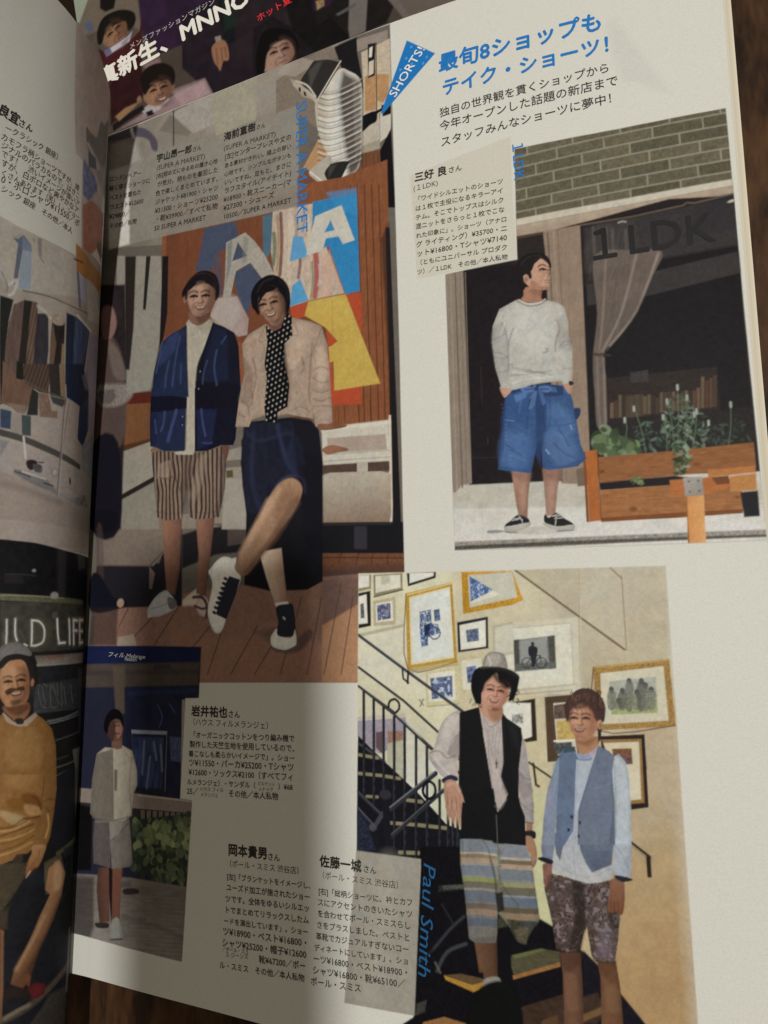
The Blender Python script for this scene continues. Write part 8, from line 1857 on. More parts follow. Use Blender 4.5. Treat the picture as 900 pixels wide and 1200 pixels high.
["C",[28.9,71.3,30.9,69.6,33.4,68.9],[118,114,108],{"w":.38,"a":.5}],
["P",[23.2,74.6,28,75.3,28.1,72.1,25.6,71.5,23.3,72.3],[113,86,78],{}],
["S",[21,77.2,22.2,80,25.7,81.6,28.1,79.4,28.1,76.7,26.8,74.3,23.8,74.2,21.8,75.4],[101,74,65],{}],
["S",[21,77.2,22.2,80,24.2,80.6,24.3,74.2,21.8,75.4],[58,42,41],{"f":.67,"a":.75}],
["S",[24.9,79.7,27.7,79.4,27.6,76.7,25.8,75.2],[157,118,110],{"f":.55,"a":.7}],
["S",[19.3,78.1,20.4,82.3,23.6,84.5,26.9,83.7,28.3,80.3,28,78.9,26.8,80.9,24.4,81.3,22.5,80.3,21.5,78.2,21.1,76.3],[16,14,21],{}],
["C",[24.2,79,26.5,79.3],[31,24,26],{"w":.39,"a":.8}],
["C",[24.4,76.5,26.7,76.7],[57,33,33],{"w":.44,"a":.8}],
["K",[],0,{}],
["I",5],
["P",[135.3,289.1,144.4,281.6,126.8,266.9,126.3,267.6],[32,117,193],{"f":.19,"n":[[.29,.08]]}],
["E",[136.7,286.4,.39,.39,-.0],[108,170,228],{"a":.7}],
["E",[135,283.1,.39,.39,-.0],[108,170,227],{"a":.7}],
["E",[141.7,281.3,.38,.38,-.0],[108,169,227],{"a":.7}],
["E",[140.5,279.6,.38,.38,-.0],[108,169,227],{"a":.7}],
["E",[133,279.9,.39,.39,-.0],[108,170,228],{"a":.7}],
["E",[139.4,284,.39,.39,-.0],[108,170,228],{"a":.7}],
["E",[136.8,280.6,.39,.39,-.0],[108,170,227],{"a":.7}],
["I",6],
["P",[135.5,244.1,166.3,248.5,166.3,230.2,166.9,211.2,156.9,211.1,137.3,211.1],[201,199,192],{}],
["I",61],
["P",[21.1,281.8,43.5,282.5,62.8,280.3,80.9,280.4,95.2,280.4,96.1,244.6,67.6,246.7,35.9,248.9,22.7,249.9],[138,135,130],{"a":.82,"n":[[1.78,.06]]}],
["P",[10.9,282,21.1,281.8,22.7,249.9,12.5,250.2],[239,239,239],{"f":1.1,"a":.6}],
["P",[46.2,267.9,54.7,268.2,56,259.8,44.2,262.2],[103,99,95],{"f":4.04,"a":.35}],
["P",[77.1,267.7,86.8,265.6,86,256.5,77.3,259.1],[110,106,102],{"f":3.73,"a":.3}],
["I",62],
["P",[116.1,50.2,135.2,50.1,132.8,11.5,112.2,10.8],[147,144,138],{"f":.23,"a":.93,"n":[[1.09,.05]]}],
["C",[126.3,48.4,123.5,28.7,120,14.1],[186,183,175],{"w":3.91,"f":4.69,"a":.25}],
["P",[53.2,88.9,56.5,89,57.5,59,53.8,58.7],[187,187,188],{"f":.2,"a":.0}],
["P",[193.9,275.4,196.3,277.4,209.5,251,196.8,258.2],[185,185,186],{"f":2.41,"a":.3}]
],
'L': [
["I",3],
["P",[67.3,297,63.6,297.7,56.3,299,47.2,297.5,31.1,299.2,12.5,213.9,30.8,207,47.1,263,51.1,262.9],[182,173,173],{"n":[[2.79,.08]],"f":.47,"g":[54,270,28.5,287.6,[186,166,162]]}],
["P",[51.6,264.2,47.5,264.1,40.5,244.9,41.7,233.6,51.3,263.3],[202,191,192],{"a":.0}],
["S",[49.1,273.8,45.9,273.9,41.4,275.4,40.5,281.7,36,283.7,29.1,290.2,21.2,285,13.5,271.6,37.7,267.6,45.6,268.1,48.2,271.3],[122,117,118],{"f":.6}],
["C",[45.7,269.6,38.1,268.5,25.5,268.2],[174,172,176],{"w":1.58,"f":.79,"a":.8}],
["C",[46.7,269.5,35.5,266.8],[199,197,203],{"w":.51}],
["P",[45.4,267.6,39.7,268.6,36.9,265.9,43.1,263.1],[102,104,121],{"f":.67}],
["P",[47,263.9,41.4,263,35.3,262.4,34.1,259.7,40,252.9,43.3,253.1],[123,129,170],{"f":.65,"n":[[1.14,.3]]}],
["P",[38.2,265.1,18.5,280.7,13.5,275.2,14.6,267.4,35.3,262.4],[157,152,156],{"f":2.27,"n":[[3.98,.2]]}],
["C",[37.6,263.8,29.3,260.2],[193,188,195],{"w":1.21,"f":.97,"a":.7}],
["P",[42.3,249.9,38,254,17,260.1,13,246.1,37.5,234.1],[171,121,109],{"f":.61,"n":[[1.21,.15]]}],
["P",[42.3,249.9,39.7,252,33.3,236.4,37.6,234.3],[146,108,96],{"f":.94,"a":.5}],
["P",[13.1,259.8,13.3,262.7,13,246.7,22,242.3,26.8,244.5],[239,239,239],{"f":.53,"a":.6}],
["P",[13.5,277.7,13.5,280.1,13,256.2,16,258.3],[239,239,239],{"a":.6}],
["C",[40.6,248.2,38.6,248.8,39.3,247.7],[112,83,77],{"w":.39,"a":.5}],
["C",[40.1,246.6,38.1,247.3,38.8,246.1],[112,83,77],{"w":.39,"a":.5}],
["C",[39.6,245,37.6,245.7,38.3,244.5],[112,83,77],{"w":.39,"a":.5}],
["C",[39.1,243.4,37.1,244.1,37.8,242.9],[112,83,76],{"w":.4,"a":.5}],
["C",[38.6,241.9,36.5,242.5,37.3,241.3],[112,83,76],{"w":.4,"a":.5}],
["C",[38.1,240.3,36,240.9,36.8,239.7],[112,83,76],{"w":.4,"a":.5}],
["C",[37.6,238.7,35.5,239.3,36.4,238.1],[112,83,76],{"w":.4,"a":.5}],
["C",[37.1,237.1,35,237.7,35.9,236.5],[111,83,76],{"w":.41,"a":.5}],
["P",[42.4,250.2,17.5,260.7,16,236.9,34.2,235,37.9,235.3],[171,121,108],{"f":.59,"n":[[1.18,.15]]}],
["P",[33.4,236.5,26,243,16,242.2,19.4,236.5,31.2,234.2],[221,209,210],{"f":.96}],
["P",[28.1,244.2,17,249.8,14.9,245,25.5,242.1],[88,106,88],{"f":1.27,"a":.7}],
["K",[70.5,232,64.8,231.4,57.3,231.6,48.9,232.1,41.4,232.5,42.4,236.4,38.4,236.3,16,241,13,236.5,11.5,151.7,11.5,136.1,29.1,136.5,40.2,137.5,50.2,138.3,64,138.9,73.1,187.6,85.4,232.4],0,{}],
["I",1],
["P",[85.7,233.5,13.5,273.1,12.5,201.1,11.5,133.7,62.9,130.9,72.4,184.4],[167,160,156],{"n":[[3.78,.06]]}],
["P",[70.5,231.9,64.6,231.9,41.3,232,36.5,219.9,57.9,213.9,65.5,215],[179,174,170],{"n":[[.98,.06]],"f":.2}],
["P",[42.5,236.5,38.4,236.1,31.4,234.7,16.3,237.9,12.8,233.1,20,229.3,34.5,227.7,39.9,228.4],[172,125,79],{}],
["C",[41.9,231.2,37.3,232.1],[72,59,59],{"w":.54}],
["P",[65,227.7,62.4,230,59,228.2,58.1,226.2,61.1,225.6,60.2,215,61.3,214.6,63,226.7],[99,109,131],{"f":.19}],
["P",[62.3,229.4,58.9,228,58.1,226.2,61.2,225.6],[121,134,159],{"f":.19}],
["P",[61.1,225.6,58.1,226.2,55.7,215.3,59.4,213.9],[148,162,183],{"f":.24}],
["P",[65.3,227.6,63.4,229.6,61.9,230,63.4,228],[162,159,155],{"f":.19}],
["P",[57.4,231.1,56,231.5,54.4,226,55.7,226],[144,138,140],{"f":.2}],
["C",[55.1,225.7,53.2,224.8],[123,117,116],{"w":.36,"f":.2}],
["P",[59.5,230.1,58,230.6,57.9,229.2,58.7,229.3],[131,146,140],{"f":.2,"a":.7}],
["P",[39.9,228.4,38,227.7,34.4,217.1,35.8,217],[116,113,134],{}],
["P",[38.5,228,33.9,227.5,31.2,220,35.2,220.4],[172,176,210],{"f":.62,"a":.8}],
["C",[57.9,214,48.5,215.5,36.5,216.2,14.1,220.1],[108,100,98],{"w":.45,"f":.22}],
["C",[62.4,214.2,60.5,216.3,60.5,212.5,61.6,211.2],[206,202,203],{"w":.92,"a":.8}],
["C",[65.6,217,62.9,214,62.7,211.8],[83,76,75],{"w":.27,"f":.22,"a":.7}],
["P",[33.5,228.2,17.3,230.5,12.5,219.9,28.6,215.6],[189,183,180],{"f":1.11,"n":[[1.38,.1]]}],
["P",[64.2,210.3,60,210.4,59.9,204.3,59.1,197,57.2,185.2,58.3,184.9],[41,43,42],{"f":.23}],
["P",[59.6,209.1,56.5,211.6,53.8,196.6,53.7,187.1,57.4,185.1,59.1,197,59.7,203.4],[106,89,86],{"f":.23,"n":[[.74,.2,1.4,4]]}],
["P",[56.8,211.5,54,212,52.4,201.8,51.4,187.7,53.8,187.8,55.2,201],[48,46,45],{"f":.19}],
["P",[54.3,211.9,52.2,212.2,49.9,199.7,49,187.8,51.3,187.2],[118,100,89],{"f":.19,"t":["stripe",0,1.07,.3,[74,64,59],.39]}],
["P",[51.7,208.9,47.9,210.2,45.5,199.1,44.7,189.4,48.7,187.9,50.2,197.7],[59,58,68],{"f":.25,"n":[[.79,.2,1.4,4]]}],
["P",[46.2,208.9,41.3,210.6,39,196,39,189.7,43.5,188.5,45,199.2],[49,45,44],{"n":[[.75,.3,1.4,4]]}],
["P",[45.7,208,43.2,201.8,42.4,188.7,43.5,188.5,45,199.2],[130,108,92],{"a":.7}],
["P",[40.9,202.5,40,202.9,37.8,190,39.5,189.5],[156,134,118],{}],
["S",[47.2,209.5,44.7,211.4,41.4,211.1,41.6,208.7,45,207.7],[164,152,144],{"n":[[.54,.3]]}],
["P",[41.2,213,37.1,213.3,26,212.3,27.4,199.9,28.3,192.9,37.2,190.2],[39,48,68],{"n":[[1.41,.15,1.4,4]]}],
["P",[37,212.8,26,212.3,27.9,201.9,32.1,191.7,34.9,197.4],[75,87,122],{"f":.6,"n":[[.9,.25,1.4,5]],"a":.9}],
["P",[25.5,210.4,12.7,216.3,12.1,198.1,25.9,193.7],[148,142,169],{"f":1.27,"a":.8}],
["C",[52,211.2,49,210.3,47.1,209],[203,197,197],{"w":.91,"f":.61,"a":.6}],
["C",[36,214.2,30.7,213.2,24.3,213],[225,220,226],{"w":.84,"f":.51,"a":.8}],
["P",[59.5,190.8,58.7,191,56.2,179.4,57,178.8],[40,36,36],{"f":.18}],
["P",[58.9,191.9,53.9,188.4,48.1,186,49.1,178,54.3,178.9,56.9,179.5,57.7,185.6],[115,92,81],{"f":.23,"n":[[.82,.15,1.4,4]]}],
["P",[54.9,192.9,52.2,192.6,51.8,187.5,54,187.7],[40,41,38],{"f":.19}],
["P",[52.9,192.5,44.1,194.9,42.9,185.3,46,185.2,51.3,187.1],[93,78,70],{"f":.19,"t":["stripe",.15,1.17,.35,[62,56,54],.49]}],
["P",[44.6,194.7,40.3,196,36.9,185.3,42.3,185.1],[59,54,55],{}],
["P",[40.8,195.8,38.7,196.5,36.3,186,38.3,185.9],[147,125,106],{}],
["P",[48.4,185.9,46.2,184.9,45.2,177.9,48.7,177.2,48.7,181.5],[50,51,53],{}],
["P",[46.2,184.9,42.9,185.3,40.9,180.3,38.7,180.8,38.4,178.4,44.6,177.5],[132,111,101],{"f":.25,"n":[[.51,.2]]}],
["P",[55.4,179.8,49.5,180.1,49.2,177.5,51.8,177.5],[133,118,111],{"f":.23}],
["P",[42.3,184.9,35.5,185.2,35.7,182.3,40.8,182.8],[76,75,81],{}],
["C",[51.9,187.7,44.1,185.9,36,185.6],[98,91,90],{"w":.4,"f":.25}],
["P",[56.8,177.7,53.4,177.6,52.6,172.1,55.7,172.1],[61,75,102],{"n":[[.54,.15]]}],
["P",[50.3,177.1,47.2,177.2,46.2,171.1,49,170.9],[71,82,88],{}],
["P",[38.4,196.6,29.7,199.5,23,194.2,20.6,190.6,27.8,185,35.7,186.1],[38,47,72],{"n":[[1.2,.2,1.4,4]]}],
["P",[28.3,185.1,20.7,191.1,18.8,181.3,23.4,172.2,28,174.2],[51,62,94],{"f":.55}],
["P",[23.2,201.8,12.5,205.4,12,193.1,12,177.6,20.1,179.9],[161,153,175],{"f":1.59,"a":.8}],
["P",[24.1,172.5,14.8,179.1,12,166.6,15.5,162.7,22.1,164.5],[136,146,161],{"f":1.24,"a":.8,"n":[[1.45,.2]]}],
["P",[28.9,195.5,24.2,199.2,22.7,192.7,25.5,191.8],[128,131,154],{"f":.79,"a":.6}],
["P",[53.3,177.2,50.3,177.3,49,170.9,52.5,171.7],[152,146,143],{"f":.18}],
["P",[47.2,177,38.2,178.4,36.6,183.4,28.7,184.5,27.7,173.8,24,172,24.2,166.7,35.1,167,45.9,169.5],[167,159,157],{"f":.23,"n":[[.92,.05]]}],
["C",[55.5,170.7,48.5,169.8,39.3,167.7,25,165],[79,78,80],{"w":2.03}],
["P",[55.1,168.5,52,168.5,51.1,163.5,54.2,163.5],[118,124,138],{"f":.54,"a":.7}],
["P",[52.4,168.4,34.8,165.1,23.8,164.2,15.3,161.6,11.5,149.3,53.7,158.5,54.1,163.1],[163,156,156],{"n":[[.81,.05]]}],
["C",[48.4,170.5,46.7,164.1],[197,194,196],{"w":.65,"f":.23}],
["L",[36.3,185.5,34.2,149.3],[123,115,112],{"w":.45,"f":.23}],
["L",[34.3,184.5,34.9,166.1],[125,117,114],{"w":.29,"f":.24}],
["L",[35.6,185.4,33.5,149.6],[195,187,186],{"w":.23,"f":.23,"a":.7}],
["P",[49.7,160.4,44.6,160.1,39.5,158.8,34.4,154.7,41.6,155.7,49,159],[123,123,127],{}],
["S",[46.3,163.2,44.8,163.9,43,163.4,43,161.5,44.7,160.5,46,161.6],[48,41,43],{}],
["S",[44.1,162.5,41.4,162.5,41.1,160.3,43.3,160.3],[85,82,89],{"n":[[.39,.4]]}],
["C",[42.5,163.3,41,163.5],[51,47,52],{"w":.39,"f":.24}],
["C",[49.3,159.5,46.8,159.1,44.4,158.4],[53,50,52],{"w":.41}],
["C",[39.8,157.1,36.5,156.6],[57,54,56],{"w":.46}],
["C",[46.9,159.8,43.1,159.1,39.5,158.4],[200,198,202],{"w":.67,"a":.7}],
["E",[36.6,161,1.28,1.49,-.0],[146,143,142],{}],
["E",[36.5,161.1,.75,.96,-.0],[183,179,178],{}],
["E",[29.5,159.3,.58,1.3,-.2],[78,74,74],{}],
["C",[36.9,155.8,28.5,157.1,18.6,154.7],[139,134,134],{"w":.38,"a":.7}],
["P",[26.2,154,18.9,156.7,15.4,152.5,25,152.1],[124,121,126],{"f":.66,"n":[[.66,.5]]}],
["P",[50.4,159.3,46.2,158.4,34.4,154.7,34.3,153.7,44,155.8],[112,111,117],{"a":.6}],
["C",[33.1,153.9,26.9,152.8,18.1,151.1,11.5,149.3],[135,133,141],{"w":1.99,"f":1.22,"a":.6}],
["P",[53.9,159.4,41.6,155.7,31.5,152.6,11.5,148.8,11.5,141.3,50.5,137.9],[151,141,138],{"n":[[1.01,.04]]}],
["P",[51.6,144.8,37.4,144.3,11.5,143.4,11.5,138.6,50.2,135.6],[158,149,147],{}],
["C",[52.8,155.3,46.1,154.6,38.6,152.6,32.7,151.5],[120,112,110],{"w":1.88,"f":1.41,"a":.5}],
["S",[29.2,148.9,24.6,149.6,17.5,147.5,19.8,146.1,26.9,146.7],[143,134,134],{"f":1.05,"a":.6}],
["K",[],0,{}],
["K",[64,138.6,50.2,138.6,40.2,138.1,29.1,136.5,11.5,135.5,11,92.9,10.5,53.8,10.5,13.6,10,-25,50.8,-15.7,53.1,22,55.6,61.1,59.1,100.2],0,{}],
["I",2],
["P",[64.7,143.3,11.5,148.7,11,102.2,10.5,57.9,10.5,15.6,10,-25,50.8,-15.7,53.2,23.2,55.8,63.6,59.5,103.8],[33,32,34],{"n":[[4.14,.15]]}],
["P",[50.3,139,41.5,138.6,30.7,137.5,11.5,137.2,11.5,119.9,28.5,120.9,47.9,121.8],[25,25,30],{"n":[[1.22,.2]],"f":.2}],
["P",[32,137.9,27.9,137.5,26.4,121,29.8,121.4],[60,61,65],{"f":1.75,"a":.5}],
["P",[21.6,136.3,14.7,137.2,15.3,131.7,19.9,130.8],[88,89,93],{"f":1.18,"a":.6}],
["C",[47.5,128,43.6,128.1,38.4,127.8],[62,62,63],{"w":.27,"f":.23,"a":.8}],
["P",[47.5,127.9,42.3,127.7,41.5,125.3,47.1,125.2],[39,38,39],{"a":.8}],
["E",[39.1,129.4,.57,.47,-.0],[142,140,139],{}],
["C",[47.8,121.1,39.1,120.7,29.7,120.4,16.2,119.8],[93,95,76],{"w":1.97,"n":[[.39,.3]]}],
["C",[47.9,121.6,39.2,121.5,27.1,121],[146,145,132],{"w":.28,"f":.23,"a":.8}],
["E",[31.1,121.8,1.51,1.08,-.0],[151,154,151],{"f":.54}],
["P",[47.6,119.7,28.3,119.5,13.6,119.3,11,104.4,45.7,104],[63,63,58],{"n":[[1.51,.25]]}],
["S",[39,112.7,35.6,115.5,30.4,111.7,32.5,106,37.3,106.1],[80,81,68],{"f":1.94,"a":.6}],
["S",[31,116.5,29.2,116.5,29.6,114.6,31.1,114.8],[100,98,100],{"a":.6}],
["P",[36.8,103.8,11,104.1,11,103.4,36.7,102.9],[38,34,34],{"f":.17}],
["P",[35.6,102.9,11,103.1,11.7,100.1,34.3,99.9],[96,89,85],{"f":.23,"n":[[.47,.2]],"g":[35.5,102.3,35.2,100,[136,130,124]]}],
["C",[31,102.1,24.8,102.5],[131,80,58],{"w":.66,"a":.7}],
["P",[34.8,100.2,11.7,100.3,11.6,99.8,34.7,99.5],[143,141,138],{"f":.23}],
["P",[15.8,135.3,11.5,135.7,11,92.9,12.7,93],[19,18,23],{"a":.8}],
["C",[45.1,114.2,44.6,110,44.3,105.9],[114,114,113],{"w":.98,"f":.62,"a":.6}],
["C",[45.1,114.2,44.6,110,44.3,105.9],[193,194,197],{"w":.4,"f":.18}],
["C",[42.7,114.4,42.2,109.9,41.4,107.7],[117,116,115],{"w":.99,"f":.63,"a":.6}],
["C",[42.7,114.4,42.2,109.9,41.4,107.7],[197,199,200],{"w":.4,"f":.18}],
["C",[37.8,113.9,37.3,109.9,37,106.1],[124,124,123],{"w":1.03,"f":.66,"a":.6}],
["C",[37.8,113.9,37.3,109.9,37,106.1],[208,210,213],{"w":.42,"f":.19}],
["C",[37.8,113.9,35.4,113.5,33.5,111.2,33.4,107.4,35.5,106.1,37,106.1],[128,127,126],{"w":1.06,"f":.67,"a":.6}],
["C",[37.8,113.9,35.4,113.5,33.5,111.2,33.4,107.4,35.5,106.1,37,106.1],[214,215,218],{"w":.43,"f":.19}],
["C",[29.1,114.3,28.3,109.7,27.4,106.6],[146,146,146],{"w":1.24,"f":.79,"a":.6}],
["C",[29.1,114.3,28.3,109.7,27.4,106.6],[239,239,239],{"w":.51,"f":.23}],
["C",[27.4,106.6,24.6,106.7],[151,152,152],{"w":1.31,"f":.84,"a":.6}],
["C",[27.4,106.6,24.6,106.7],[239,239,239],{"w":.54,"f":.24}],
["C",[23.6,114.2,22.9,110.7,22.3,106.3],[156,156,157],{"w":1.44,"f":.92,"a":.6}],
["C",[23.6,114.2,22.9,110.7,22.3,106.3],[239,239,239],{"w":.59}],
["C",[21.1,114,20,106.1],[159,160,160],{"w":1.54,"f":.98,"a":.6}],
["C",[21.1,114,20,106.1],[239,239,239],{"w":.63}],
["C",[21.1,114,18.7,113.9],[161,161,162],{"w":1.6,"f":1.02,"a":.6}],
["C",[21.1,114,18.7,113.9],[239,239,239],{"w":.65}],
["C",[20.7,110.6,18.5,110.5],[161,161,160],{"w":1.59,"f":1.01,"a":.6}],
["C",[20.7,110.6,18.5,110.5],[239,239,239],{"w":.65}],
["C",[17.2,114,16.1,106.3],[162,162,162],{"w":1.77,"f":1.13,"a":.6}],
["C",[17.2,114,16.1,106.3],[239,239,239],{"w":.72}],
["C",[17.2,114,14.9,114],[161,162,162],{"w":1.85,"f":1.17,"a":.6}],
["C",[17.2,114,14.9,114],[239,239,239],{"w":.76}],
["C",[16.7,110.4,14.8,110.3],[162,162,162],{"w":1.84,"f":1.17,"a":.6}],
["C",[16.7,110.4,14.8,110.3],[239,239,239],{"w":.75}],
["C",[16.1,106.5,14,106.5],[162,162,162],{"w":1.88,"f":1.2,"a":.6}],
["C",[16.1,106.5,14,106.5],[239,239,239],{"w":.77}],
["C",[39.2,106.6,38.3,106.1],[203,204,206],{"w":.41,"f":.23}],
["C",[45.6,110,44.8,107.2],[107,104,95],{"w":.27,"a":.6}],
["C",[41.1,111.3,39.1,107.6],[87,87,73],{"w":.32,"a":.7}],
["P",[34.7,99.5,13.7,99.4,12.7,93,36,94.6],[40,40,47],{"f":.23,"n":[[.79,.2]]}],
["P",[35.5,93.9,14.9,95.1,14.6,84.6,33.8,85.1],[61,64,69],{"f":.25,"n":[[.83,.25]]}],
["C",[33,93.8,33.1,91.3,31.5,87,29.9,86.5],[103,103,105],{"w":.18,"f":.15,"a":.8}],
["C",[31.9,94,30.2,93.2],[106,107,108],{"w":.19,"f":.15,"a":.8}],
["C",[29.3,93.9,28.3,86.7,26,86.6],[112,113,115],{"w":.2,"f":.16,"a":.8}],
["C",[26.8,93.9,25.9,90],[115,116,118],{"w":.21,"f":.17,"a":.8}],
["C",[24.9,93.9,23.8,86.3],[119,119,122],{"w":.22,"f":.18,"a":.8}],
["C",[23.7,92.7,22,86.8],[120,121,124],{"w":.23,"f":.18,"a":.8}],
["C",[20.3,92.9,18.4,86.8],[124,125,127],{"w":.25,"f":.2,"a":.8}],
["C",[32.2,93.3,30.4,87.6],[104,105,107],{"w":.19,"f":.15,"a":.8}],
["C",[28.6,93.5,25.1,87.1],[115,114,118],{"w":.21,"f":.17,"a":.8}],
["C",[29,82.2,22.6,82.5,14.5,83.8],[108,116,126],{"w":.63}],
["C",[28.5,81.4,22.5,81.8,14.4,82.7],[166,171,181],{"w":.23,"f":.18,"a":.7}],
["C",[25.8,75.8,19.8,76.4,13.7,77.1],[102,99,101],{"w":.24,"f":.19}],
["P",[16.1,97.8,13.5,97.6,11,76,13.6,76.3],[73,72,78],{"f":.56}],
["P",[16.8,71.6,11.2,71.9,11.6,65,14.8,65.5],[124,124,124],{"f":.84,"a":.9}],
["C",[24.9,67.2,18.9,67.6,12.5,68.4],[112,110,96],{"w":.29,"f":.24}],
["C",[25.1,69.7,19.1,70.2],[84,85,86],{"w":.35,"a":.7}],
["P",[15.4,71.1,11,70.4,10.9,63,13,48.9,13.5,38.3,13.5,31.2,13,48.9],[105,106,99],{"f":.74,"a":.8}],
["C",[23.7,64.7,18.7,65.8,12.2,66.9],[110,110,96],{"w":.29,"f":.19}],
["P",[23.7,64.6,15,67,13.9,42.7,21,40.6,24.1,45.9,23.6,58.2],[33,34,42],{}],
["C",[21,40.3,16.4,41.5,10.5,43.2],[78,82,65],{"w":1.49}],
["P",[18.5,41.1,11.6,41.4,14.2,31.4,14.8,24.7,19.2,26],[45,46,49],{"f":.69,"a":.9}],
["P",[37.7,26,33.4,38.6,25.4,37.8,14.4,38.6,10,-18.3,35,-9],[29,30,37],{"f":.67,"n":[[1.43,.2]],"a":.9}],
["C",[34.4,-4.9,26.9,-2.5,19.5,1,11.4,5],[82,74,64],{"w":1.96,"f":.98,"a":.8,"n":[[.39,.2]]}],
["P",[26.6,-7.9,20.5,-1.7,10.1,-1.9,10,-17.4,26.5,-10.3],[58,54,53],{"f":1.07,"n":[[.64,.2]]}],
["C",[13,14.8,13,5.6,13.1,-3.4],[125,122,124],{"w":1.13,"f":.94,"a":.6}],
["C",[34,-4.5,30.7,-3.1,27.3,-2.3],[108,99,87],{"w":1.13,"n":[[.26,.2]]}],
["I",21],
["P",[26,38.8,19.8,40,17.1,33.2,18.7,27.7,24.6,29,25.5,33.3],[87,79,66],{"n":[[.87,.12]]}],
["P",[41.7,41.4,30.5,39.8,32.2,34.8,35.5,29.2,37.7,26.4,37.3,21.5,39.9,21.8],[67,60,49],{"n":[[.79,.12]]}],
["P",[37.8,26.9,35,28.2,35.5,24.8,37.4,22.9],[53,50,40],{}],
["P",[37.7,26.4,35.7,26.6,35.2,21.2,37.3,21.5],[63,55,46],{}],
["P",[24.2,36.6,20.3,38.3,17.1,33.2,18.3,26.7,21.7,19.6,25.8,12.9,28.1,8.3,28,4.4,29.5,3,33,5.1,32.4,8.5,29.2,15.1,26.1,22.7,23,28.5,24.8,30.4],[159,121,92],{"g":[26.2,23.6,20.5,19.2,[96,66,47]]}],
["S",[22.1,37.8,18.7,35.1,18.9,29.6,21.4,29.4],[205,171,139],{"f":1.37,"a":.5}],
["C",[28.3,5.3,25.8,12.9,21.7,20.5,18.9,26.4],[99,66,50],{"w":1.12,"f":.81,"a":.6}],
["P",[37.3,21.5,36.2,20.9,34.9,3.8,34.8,-4.8,35.1,-6.8],[126,92,71],{}],
["C",[31.7,9.2,28.3,15.4,24.6,22.3],[178,142,114],{"w":1.21,"f":1.02,"a":.5}],
["P",[28.1,2.2,25.9,3.7,22.4,2,22.7,-.9,26.5,-1.1,28,.9],[91,34,39],{}],
["P",[28.5,6.7,27.3,5.9,27.5,2.9,28.2,3.5],[130,75,53],{"a":.7}],
["S",[33.8,4.4,28.1,2.2,27,-.7,33,.8,34.6,-.6],[40,32,31],{"f":.53}],
["P",[45.2,76.6,25.2,74.7,23.4,60.7,23.8,53.4,24.6,46,25.9,43.2,30,43.8,31.6,42.7,34.6,42.9,35.7,41.4,39,40.5,41.6,40.7],[133,97,59],{"f":.17,"n":[[1.38,.08],[.28,.05]]}],
["S",[41.1,73.7,31.4,72,30.3,65,34.9,62.9,39.5,64.7],[151,118,77],{"f":2.38,"a":.6}],
["S",[35.3,60.5,31.6,60.7,28.5,57.8,28.2,55,30.2,56.4,33.7,57.6],[107,66,36],{"f":.85,"a":.8}],
["S",[39,59.6,34.9,59.5,34.2,56,38.1,57.2],[116,80,35],{"f":.8,"a":.8}],
["S",[40.6,56.7,35.4,54.8,33.3,53.1,36.4,51.9,40.4,55],[172,152,120],{"f":.8,"a":.6}],
["S",[33.7,57.6,29.4,56.2,28.5,53.7,32.7,54.4],[188,151,108],{"f":.7,"a":.5}],
["C",[40.1,51.3,36.6,51.4,33.9,53.2,28.8,53.2],[70,45,24],{"w":.47,"a":.65}],
["C",[39.8,48.9,35.2,50.1,30.4,51.3],[69,45,23],{"w":.54,"a":.65}],
["C",[39.4,44.5,34.5,45.6,30.1,47.8],[70,45,23],{"w":.4,"a":.65}],
["C",[28.6,55.1,30,58.4,31.9,59.7],[76,49,26],{"w":.5,"a":.65}],
["C",[34,53.6,31.2,52.8,28.8,53.4],[74,48,25],{"w":.35,"a":.65}],
["C",[29.4,73.1,28.5,66.1,28.5,58.5],[79,51,28],{"w":.34,"a":.65}],
["C",[28.1,57.4,25.7,58,23.4,56.8],[82,54,30],{"w":.4,"f":.47,"a":.65}],
["C",[27.1,55.5,25.3,54.1,23.9,54.8],[82,54,30],{"w":.36,"f":.48,"a":.65}],
["C",[39.6,46.6,35.9,47.1,31.9,49.5],[69,44,23],{"w":.3,"a":.65}],
["C",[40,50.3,36.2,50.5,31.9,52.2],[185,153,105],{"w":.53,"f":.47,"a":.55}],
["C",[39.7,47.6,35,48,30.2,49.6],[186,153,107],{"w":.54,"f":.47,"a":.55}],
["C",[39.3,43.2,34.7,44.3,30.6,45.9],[186,153,107],{"w":.53,"f":.47,"a":.55}],
["C",[26.1,53.2,25.4,49.9,26.2,46.4],[215,179,124],{"w":.62,"f":.54,"a":.55}],
["S",[30.1,44.8,26,43.9,26.2,41.6,27.7,38.2,30.6,35.2,31.6,36.7,31.1,40.6,30.3,42.5],[166,129,92],{"f":.21,"g":[29.7,44.1,28.9,35.5,[111,69,42]]}],
["C",[29.9,39,28.3,40.7,27.8,42.6],[76,44,27],{"w":.29,"f":.22,"a":.6}],
["C",[31.3,35.5,30.3,37.1],[197,176,169],{"w":.35,"f":.21}],
["P",[35.7,41.4,34.6,42.9,32.6,42.8,33,40,35.9,40.6],[56,48,44],{"n":[[.47,.4]]}],
["P",[31,35.9,29.1,37.9,25.8,37.4,25.2,31.2,33.3,33],[33,36,43],{"a":.9}],
["P",[45.9,83.1,42.7,85.7,37,82.9,33.5,85.1,30.2,82.7,27.1,79.5,25.2,74.3,23.9,65.3,44.3,67.8],[130,95,57],{"f":.17,"n":[[1.39,.08],[.28,.05]]}],
["C",[29.4,74.2,28.7,71.3,28.6,67.8],[121,86,50],{"w":.45,"a":.7}],
["S",[41.1,79.5,32.6,80.1,30,69.7,38.8,69.7],[147,114,77],{"f":2.05,"a":.6}],
